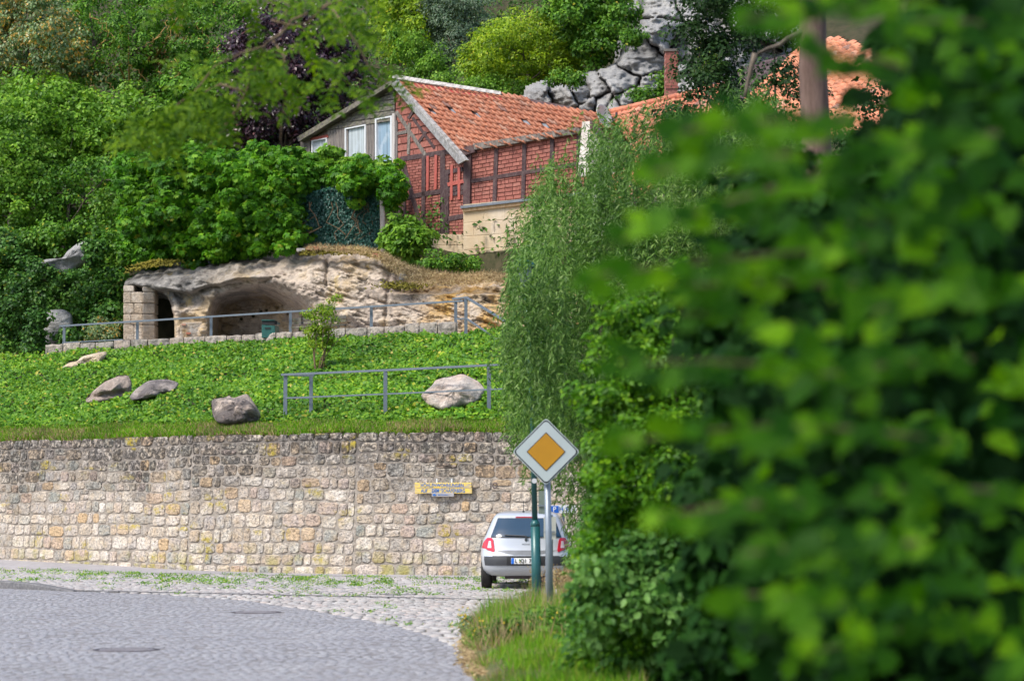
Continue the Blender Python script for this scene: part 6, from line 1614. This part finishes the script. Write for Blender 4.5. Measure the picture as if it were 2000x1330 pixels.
# dead leaves and dry debris along the verge edge
n = 2600; t_ = NR.random(n); ex_ = np.interp(t_, [0, .35, .6, 1], [907, 912, 930, 1040]); ey_ = np.interp(t_, [0, .35, .6, 1], [1248, 1290, 1318, 1345])
gp = np.array([G(a, b) for a, b in zip(ex_ + NR.normal(0, 9, n), ey_ + NR.normal(0, 4, n))]); gp[:, 2] = np.where(inpoly(gp[:, 0], gp[:, 1], VPOLY), .06, .012)
leaves('dead_leaves', gp, NR.normal(0, .3, (n, 3)) + [0, -.2, 1], NR.normal(0, 1, (n, 3)), NR.uniform(.03, .06, n), .03, LG['dry'], kind='stuff', loc=(-.3, 26, 0))
# broad weeds with yellow flowers in front
tree('wild_herbs', 'dark green herbs with yellow flowers around the foot of the sign pole', 'plants', [(925, 1290), (935, 1225), (970, 1205), (1030, 1195), (1090, 1200), (1130, 1225), (1125, 1262), (1050, 1270), (980, 1268)], 26.6, .5, 120, 50, .11, 'narrow', .10, .026, 'mid', P(1030, 1290, 29.2), None, trunk=False)
n = 60; q = sample([(925, 1290), (905, 1195), (935, 1205), (1100, 1195), (1130, 1240), (1050, 1265), (980, 1290)], n); q[:16] = NR.normal([905, 1200], [6, 8], (16, 2))
fm = leaf_mat('yellow_petal', [(0, (.55, .36, .02)), (1, (.75, .52, .03))], .2, .6)
leaves('yellow_flowers', P(q[:, 0], q[:, 1], NR.uniform(26.0, 26.5, n)), NR.normal(0, .4, (n, 3)) + [0, -1, .5], NR.normal(0, 1, (n, 3)), .024, .024, fm, kind='stuff', loc=(0, 28.8, .2))
tree('flowering_weed', 'small weed with ochre flowers at the left tip of the grassy island', 'plant', [(895, 1190), (915, 1188), (925, 1215), (915, 1240), (900, 1235)], 30.2, .15, 16, 24, .10, 'rhomb', .05, .02, 'birch', P(908, 1246, 30.2), None, trunk=False)

# willow: hanging strands of narrow leaves
wt = thing('willow', 'tall willow with narrow grey green leaves hanging behind the road sign', 'tree', G(1290, 1190))
WOUT = [(1010, 430), (1060, 350), (1120, 330), (1160, 275), (1200, 240), (1250, 210), (1330, 190), (1500, 200), (1620, 300), (1620, 1080), (1240, 1100), (1180, 1090), (1150, 1060), (1140, 1000), (1118, 920), (1085, 835), (1030, 830), (1005, 790), (990, 720), (965, 690), (985, 640), (975, 580), (1005, 500)]
ns = 4700; q = sample(WOUT, ns, 6); cq = sample(WOUT, 190, 14); ci_ = NR.integers(0, 190, ns); cdp = NR.uniform(-3.2, 3.0, 190)
q2 = cq[ci_] + NR.normal(0, 1, (ns, 2)) * [21, 26]; um = NR.random(ns) < .30; q = np.where(um[:, None], q, q2)
dd = 39.3 + np.where(um, NR.uniform(0, 3.4, ns), cdp[ci_] + NR.normal(0, .25, ns)); top_ = P(q[:, 0], q[:, 1] - NR.uniform(0, 40, ns), dd)
keep = np.ones(ns, bool); top_ = top_[keep]
per = 34; C, A, N = [], [], []
tt = np.linspace(0, 1, per)
Ls_ = NR.uniform(.45, 1.15, len(top_)); dx = NR.normal(-.05, .28, len(top_)); dyy = NR.normal(-.1, .2, len(top_))
pts_ = top_[:, None, :] + np.stack([dx[:, None] * tt * Ls_[:, None] * (1.6 - tt), dyy[:, None] * tt * (1.6 - tt), -Ls_[:, None] * (tt ** 1.25)], -1)
n = len(top_) * per; C = pts_.reshape(-1, 3) + NR.normal(0, .012, (n, 3))
A = NR.normal(0, .55, (n, 3)) + [-.12, -.1, -.75]; N = NR.normal(0, .7, (n, 3)) + [-.2, -.5, .55]
rn = np.clip(NR.beta(2, 2, n) + np.repeat(NR.normal(0, .10, len(top_)) + np.where(um, -.2, NR.normal(0, .14, 190)[ci_]), per), 0, 1)
leaves('foliage', C, N, A, NR.uniform(.08, .14, n), NR.uniform(.018, .027, n), LG['willow'], wt, 'narrow', rn)
# a denser curtain hanging before the upper lamp post
cu_q = sample([(990, 470), (1060, 440), (1110, 520), (1110, 820), (1050, 835), (1010, 790), (975, 690), (990, 600)], 420, 4)
C = []
for x, y in cu_q:
    d_ = R.uniform(34.0, 35.7); l_ = R.uniform(25, 75); bd = R.uniform(-14, 8)
    for k in range(20): t = k / 19; C.append(P(x + bd * t, y + l_ * t, d_) + np.array(NR.normal(0, .02, 3)))
C = np.array(C); n = len(C); leaves('foliage', C, NR.normal(0, .6, (n, 3)) + [-.2, -.7, .4], NR.normal(0, .5, (n, 3)) + [-.15, 0, -.9], NR.uniform(.08, .14, n), NR.uniform(.018, .026, n), LG['willow'], wt, 'narrow')
# long low strands in front of the car
st_ = [(1098, 890, 90), (1112, 930, 110), (1122, 980, 150), (1130, 960, 190), (1140, 940, 210), (1135, 1000, 150), (1155, 980, 160), (1060, 850, 60), (1126, 1040, 105), (1150, 1050, 90), (1118, 1060, 95), (1138, 1060, 95), (1143, 1010, 130), (1112, 1085, 70), (1118, 940, 200), (1148, 930, 200), (1092, 860, 90), (1012, 830, 50), (1025, 815, 60), (1000, 800, 60), (1045, 790, 70), (1035, 850, 90), (1052, 860, 100)]
C = []
for x, y, l in st_:
    for rep in range(4):
        d_ = 39.5 + R.uniform(-.8, .8); xo = R.uniform(-9, 9); bend = R.uniform(-14, 10)
        for k in range(26): t = k / 25; C.append(P(x + xo + bend * t * t, y + l * t, d_) + np.array(NR.normal(0, .02, 3)))
C = np.array(C); n = len(C)
leaves('foliage', C, NR.normal(0, .6, (n, 3)) + [-.2, -.7, .4], NR.normal(0, .5, (n, 3)) + [-.15, 0, -.9], NR.uniform(.10, .16, n), NR.uniform(.018, .028, n), LG['willow'], wt, 'narrow')
trk = G(1300, 1190); mb = MB(); pts_ = limb(mb, trk - [0, 0, .2], P(1300, 620, 43.5), .20, .12, 7, .03, 10); mb.build('trunk', M['bark'], wt, smooth=True)
for (x1, y1) in ((1130, 340), (1060, 430), (1200, 260), (1030, 560), (1100, 600), (1330, 230), (1450, 330), (1050, 760), (1180, 480), (1400, 500), (1090, 700), (1150, 820)):
    mb = MB(); limb(mb, pts_[R.choice([3, 4, 5, 6])], P(x1, y1, R.uniform(41, 43)), .07, .012, 6, .06, 6); mb.build('branch', M['bark'], wt, smooth=True)
# inner darker leaves of the willow for depth
q = sample([(1110, 420), (1300, 260), (1600, 300), (1600, 1060), (1180, 1060), (1110, 820), (1070, 640)], 26000, 10); n = len(q)
leaves('foliage', P(q[:, 0], q[:, 1], NR.uniform(42.5, 44.5, n)), NR.normal(0, .7, (n, 3)) + [0, -.5, .5], NR.normal(0, .5, (n, 3)) + [0, 0, -.8], NR.uniform(.09, .16, n), .03, LG['willow'], wt, 'narrow')

# hedge in the middle distance, two depths
def hedge(name, label, poly, d, thick, ncl, per, cr, L, W, mat, base, tmpl='oval', **k): return tree(name, label, 'hedge', poly, d, thick, ncl, per, cr, tmpl, L, W, mat, base, None, tr=.05, nb=12, **k)
hp = [(1150, 1330), (1140, 1400), (1560, 1400), (1600, 900), (1560, 560), (1400, 520), (1330, 540), (1280, 575), (1225, 590), (1190, 565), (1180, 600), (1150, 660), (1170, 700), (1140, 760), (1150, 830), (1185, 850), (1160, 900), (1150, 960), (1165, 1010), (1135, 1060), (1165, 1120), (1130, 1180), (1150, 1240), (1120, 1290)]
hd = hedge('hedge', 'tall bright green leafy hedge right of the grassy island', hp, 21.2, .6, 720, 70, .15, .062, .036, 'hedge', G(1330, 1325), inset=10, droop=.15, up=.5)
C, N, A, Ls, Ws, rn, cen = foliage(hp, 21.9, .45, 330, 50, .18, 'oval', .08, .05, inset=30, up=.3); leaves('foliage', C, N, A, Ls, Ws, LG['hedgesheen'], hd, 'oval', rn)
C, N, A, Ls, Ws, rn, cen = foliage([(1150, 1080), (1250, 1040), (1500, 1060), (1500, 1380), (1130, 1380), (1130, 1280)], 20.6, .4, 120, 55, .16, 'oval', .075, .05, inset=12, up=.3); leaves('foliage', C, N, A, Ls, Ws, LG['hedgesheen'], hd, 'oval', rn)
for k in range(0):
    x0 = R.choice([1195, 1225, 1290, 1180, 1350, 1320, 1260]) + R.uniform(-8, 8); y0 = R.uniform(560, 640); mb = MB(); mb.tube([P(x0 + R.uniform(-4, 4), y0 + 160, 21.2), P(x0, y0, 21.1)], [.012, .004], 5); mb.build('shoot', M['twig'], hd)
# wall of foliage painted near black for shade behind the foreground leaves
dh = hedge('dark_hedge', 'deep shaded hedge at the right edge behind the blurred leaves', [(1380, 1420), (1400, 900), (1380, 620), (1480, 480), (1440, 360), (1560, 330), (1640, 340), (1650, 420), (1760, 300), (1800, 120), (1850, -60), (2120, -60), (2120, 1420)], 12.5, .9, 800, 55, .22, .10, .07, 'foreshade', G(1750, 1335) * [.6, .6, 1], inset=16, up=.5)
# dark conifer-like ivy tree above the willow
tree('dark_ivy_tree', 'nearly black leaved tree left of the pale trunk, upper right', 'tree', [(1330, -60), (1560, -60), (1600, 60), (1570, 130), (1540, 120), (1500, 80), (1450, 100), (1450, 160), (1500, 200), (1560, 240), (1590, 330), (1500, 420), (1400, 380), (1330, 330), (1290, 270), (1270, 220), (1310, 180), (1335, 100), (1310, 60)], 47, 1.2, 420, 60, .27, 'rhomb', .085, .065, 'dark', G(1480, 1120), None, tr=.12, nb=14)
tree('dark_ivy_tree', 'thin dark twigs veiling the salmon roof right of the pale trunk', 'tree', [(1440, 80), (1560, 120), (1700, 150), (1760, 170), (1770, 330), (1650, 420), (1540, 420), (1470, 300), (1450, 160)], 44, 1.4, 115, 55, .24, 'rhomb', .08, .06, 'dark', G(1620, 1130), None, tr=.08, nb=8)
tree('yellow_shrub', 'small yellow green spray lit between the chimney and dark tree', 'bush', [(1362, 120), (1385, 75), (1400, 90), (1400, 150), (1375, 170)], 58, .3, 26, 40, .20, 'rhomb', .09, .05, 'yellow', P(1382, 330, 58), None, trunk=True, tr=.04, nb=2)
# pale trunk
tk = thing('tree_trunk', 'pale pinkish brown tree trunk at the upper right behind the leaves', 'tree', G(1600, 1306))
mb = MB(); limb(mb, G(1600, 1306) - [0, 0, .1], P(1585, -120, 24), .21, .125, 12, .006, 16); mb.build('trunk', M['barkpink'], tk, smooth=True)
for (x0, y0, x1, y1) in ((1575, 60, 1480, 105), (1475, 105, 1455, 190), (1590, 30, 1700, -40)):
    mb = MB(); limb(mb, P(x0, y0, 24), P(x1, y1, 24), .035, .015, 6, .05, 6); mb.build('branch', M['bark'], tk, smooth=True)

# ------------------------------------------------------------------ blurred foreground shrub
fs_ = thing('foreground_shrub', 'big out-of-focus leafy shrub filling the right side of the picture', 'shrub', (1.0, 4.3, 0))
FO = [(1640, -120), (1560, -80), (1500, -40), (1450, 10), (1520, 40), (1660, 60), (1720, 130), (1640, 200), (1560, 190), (1470, 200), (1330, 235), (1290, 260), (1400, 300), (1600, 320), (1700, 350), (1480, 370), (1260, 330), (1220, 350), (1380, 420), (1230, 470), (1110, 530), (1150, 545), (1280, 540), (1420, 520), (1500, 560), (1330, 600), (1370, 650), (1250, 690), (1170, 720), (1330, 740), (1420, 780), (1250, 850), (1170, 870), (1330, 900), (1400, 950), (1250, 1010), (1330, 1060), (1480, 1090), (1400, 1170), (1450, 1260), (1480, 1420), (2200, 1420), (2200, -120)]
def fore(ncl, per, d, th, cr, L, mat, inset, lo=0):
    q = sample(FO, ncl, inset); dd = d + NR.uniform(-th, th, ncl); c = P(q[:, 0], q[:, 1], dd); n = ncl * per
    C = np.repeat(c, per, 0) + NR.normal(0, cr, (n, 3)) * [1, .8, .6]; N = NR.normal(0, .5, (n, 3)) + [0, -.75, .55]; A = NR.normal(0, .6, (n, 3)) + [-.4, -.25, -.55]
    Ls = L * NR.uniform(.7, 1.2, n); rn = NR.beta(1.5, 2.2, n) * .8 + np.repeat(NR.uniform(-.35, .4, ncl), per)
    return leaves('foliage', C, N, A, Ls, Ls * .8, LG[mat], fs_, 'broad', rn)
fore(62, 4, 5.7, .5, .060, .075, 'fore', 34); fore(60, 5, 6.8, .5, .08, .08, 'fore', 80); fore(420, 6, 8.6, 1.0, .11, .10, 'foreshade', 80)
SPR = [((1720, 480), (1112, 545)), ((1640, 330), (1190, 480)), ((1560, 300), (1236, 345)), ((1620, 720), (1175, 708)), ((1560, 830), (1185, 868)), ((1600, 980), (1255, 1010)), ((1560, 640), (1330, 610)), ((1660, 230), (1290, 262)), ((1750, 10), (1450, 40)), ((1650, 1180), (1390, 1160)), ((1700, 560), (1300, 560)),
       ((1850, 860), (1480, 830)), ((1900, 700), (1560, 740)), ((1800, 1060), (1450, 1080)), ((1950, 260), (1600, 330)), ((1900, 420), (1650, 440)), ((1950, 1200), (1600, 1270)), ((1980, 960), (1680, 960)), ((1760, 130), (1560, 90)), ((1990, 60), (1780, 40)), ((1900, 560), (1700, 610))]
C, N, A = [], [], []
for (a0, a1), (b0, b1) in SPR:
    d0 = R.uniform(5.0, 5.9); k_ = int(abs(a0 - b0) / 36)
    for i_ in range(k_):
        t = i_ / k_; wv = 14 * math.sin(t * 5 + a0)
        for s_ in (-1, 1):
            p = P(a0 + (b0 - a0) * t + R.uniform(-12, 12), a1 + (b1 - a1) * t + wv + R.uniform(-16, 16), d0 + s_ * .05 + R.uniform(-.08, .08)); C.append(p)
            A.append((-.8 + R.uniform(-.4, .4), s_ * .5 + R.uniform(-.3, .3), -.25 + R.uniform(-.3, .3))); N.append((R.uniform(-.6, .6), -.95 + R.uniform(-.4, .4), .5 + R.uniform(-.3, .4)))
    mb = MB(); mb.tube([P(a0, a1, d0 + .02), P((a0 + b0) / 2, (a1 + b1) / 2 - 8, d0), P(b0, b1, d0)], [.006, .005, .002], 5); mb.build('stem', M['twig'], fs_)
n = len(C); leaves('foliage', np.array(C), np.array(N), np.array(A), NR.uniform(.050, .085, n), NR.uniform(.042, .065, n), LG['fore'], fs_, 'broad', NR.beta(1.1, 1.3, n))
for k in range(0):
    x1 = R.uniform(1750, 1950); y1 = R.uniform(0, 1300); mb = MB(); a_ = np.array([1.15 + R.uniform(-.1, .3), 5.0 + R.uniform(0, .8), 0.0]); b_ = P(max(x1, 1250), y1, 5.1)
    mb.tube([a_, a_ * .5 + b_ * .5 + [.25, .1, .2], b_], [.006, .005, .003], 6); mb.build('stem', M['twig'], fs_)

# ------------------------------------------------------------------ hanging locust branches, upper left
DLb = 19.0
br = thing('overhanging_tree', 'blurred locust branches with feathery leaves hanging in from the top left', 'tree', (-5.2, 16, 0))
mb = MB(); limb(mb, (-5.2, 16, 0), (-4.6, 16, 6.4), .22, .15, 7, .02, 12); mb.build('trunk', M['bark'], br, smooth=True)
BRp = [[(200, -300), (700, -120), (760, -40)], [(760, -60), (700, -10), (640, 10), (570, 40), (555, 60)], [(555, 60), (545, 70), (520, 85), (500, 130), (480, 180), (465, 210), (430, 260), (395, 300)], [(530, 75), (555, 110), (560, 170), (550, 235), (548, 275)], [(520, 90), (470, 105), (420, 130), (380, 180), (340, 210)], [(640, 10), (600, 45), (570, 50), (530, 40)], [(480, 180), (430, 165), (400, 180)], [(560, 20), (555, 60)], [(650, 20), (700, 90), (730, 150)]]
for i, b in enumerate(BRp):
    mb = MB(); mb.tube([P(x, y, DLb + .15 * math.sin(i + k)) for k, (x, y) in enumerate(b)], list(np.linspace(.05 if i < 1 else (.014 if i < 3 else .009), .03 if i < 1 else .006, len(b))), 7); mb.build('branch', M['bark'] if i == 0 else M['twig'], br, smooth=True)
mb = MB(); mb.tube([(-4.6, 16, 6.4), (-3.4, 15.8, 6.2), P(200, -300, 18.0)], [.15, .08, .05], 8); mb.build('branch', M['bark'], br, smooth=True)
# unseen canopy and limbs added overhead to shade the foreground shrub
n = 5000; u = norm(NR.normal(size=(n, 3))) * (NR.random(n) ** .4)[:, None]
leaves('shade_crown', u * [5.2, 5.5, 1.7] + [-1.2, 3.2, 8.0], NR.normal(0, .5, (n, 3)) + [0, 0, 1], NR.normal(0, 1, (n, 3)), NR.uniform(.16, .26, n), .13, LG['locust'], br, 'rhomb')
for e__ in ((-1.5, 4, 8), (1.5, 2, 8.2), (-3, 1, 8), (0, 7, 7.6), (2.5, 5.5, 7.8)):
    mb = MB(); limb(mb, (-4.6, 16, 6.3) if e__[1] > 6 else (0, 7, 7.6), e__, .10, .03, 6, .03, 7); mb.build('branch', M['bark'], br, smooth=True)
# pinnate fronds: rachis with paired leaflets
LP = [[(300, -40), (760, -40), (770, 30), (740, 60), (690, 50), (660, 20), (560, 20), (470, 25), (380, 15)], [(620, 30), (770, 20), (745, 60), (700, 75)], [(360, 110), (440, 75), (520, 85), (620, 80), (640, 120), (600, 160), (540, 185), (480, 185), (430, 200), (380, 210), (350, 190)], [(250, 235), (290, 205), (350, 200), (400, 225), (390, 265), (330, 285), (280, 285)], [(480, 100), (620, 110), (650, 150), (590, 180), (500, 170)], [(655, 110), (730, 100), (765, 135), (735, 180), (670, 185)], [(590, 30), (660, 30), (640, 90), (600, 80)], [(350, 200), (420, 170), (450, 230), (390, 260)]]
NF = [32, 7, 38, 30, 10, 12, 4, 10]
C, A, N = [], [], []
for pl_, nf in zip(LP, NF):
    q = sample(pl_, nf, 2)
    for x, y in q:
        d_ = DLb + R.uniform(-.7, .7); o_ = P(x, y, d_); ang = R.uniform(-2.9, -.3) if R.random() < .8 else R.uniform(-3.1, 0); dr_ = np.array([math.cos(ang), R.uniform(-.5, .5), math.sin(ang) * .6]); dr_ /= np.linalg.norm(dr_)
        sd_ = np.cross(dr_, [0, -.6, .8]); sd_ /= np.linalg.norm(sd_); up_ = np.cross(sd_, dr_); L_ = R.uniform(.22, .36); npair = 8
        for k in range(npair):
            pnt = o_ + dr_ * L_ * (k / npair) + np.array([0, 0, -.05 * (k / npair) ** 2])
            for s_ in (-1, 1): C.append(pnt); A.append(sd_ * s_ + dr_ * .35 + [0, 0, -.2]); N.append(up_ + NR.normal(0, .25, 3))
        C.append(o_ + dr_ * L_); A.append(dr_); N.append(up_)
n = len(C); leaves('foliage', np.array(C), np.array(N), np.array(A), NR.uniform(.065, .095, n), .030, LG['locust'], br, 'oval')
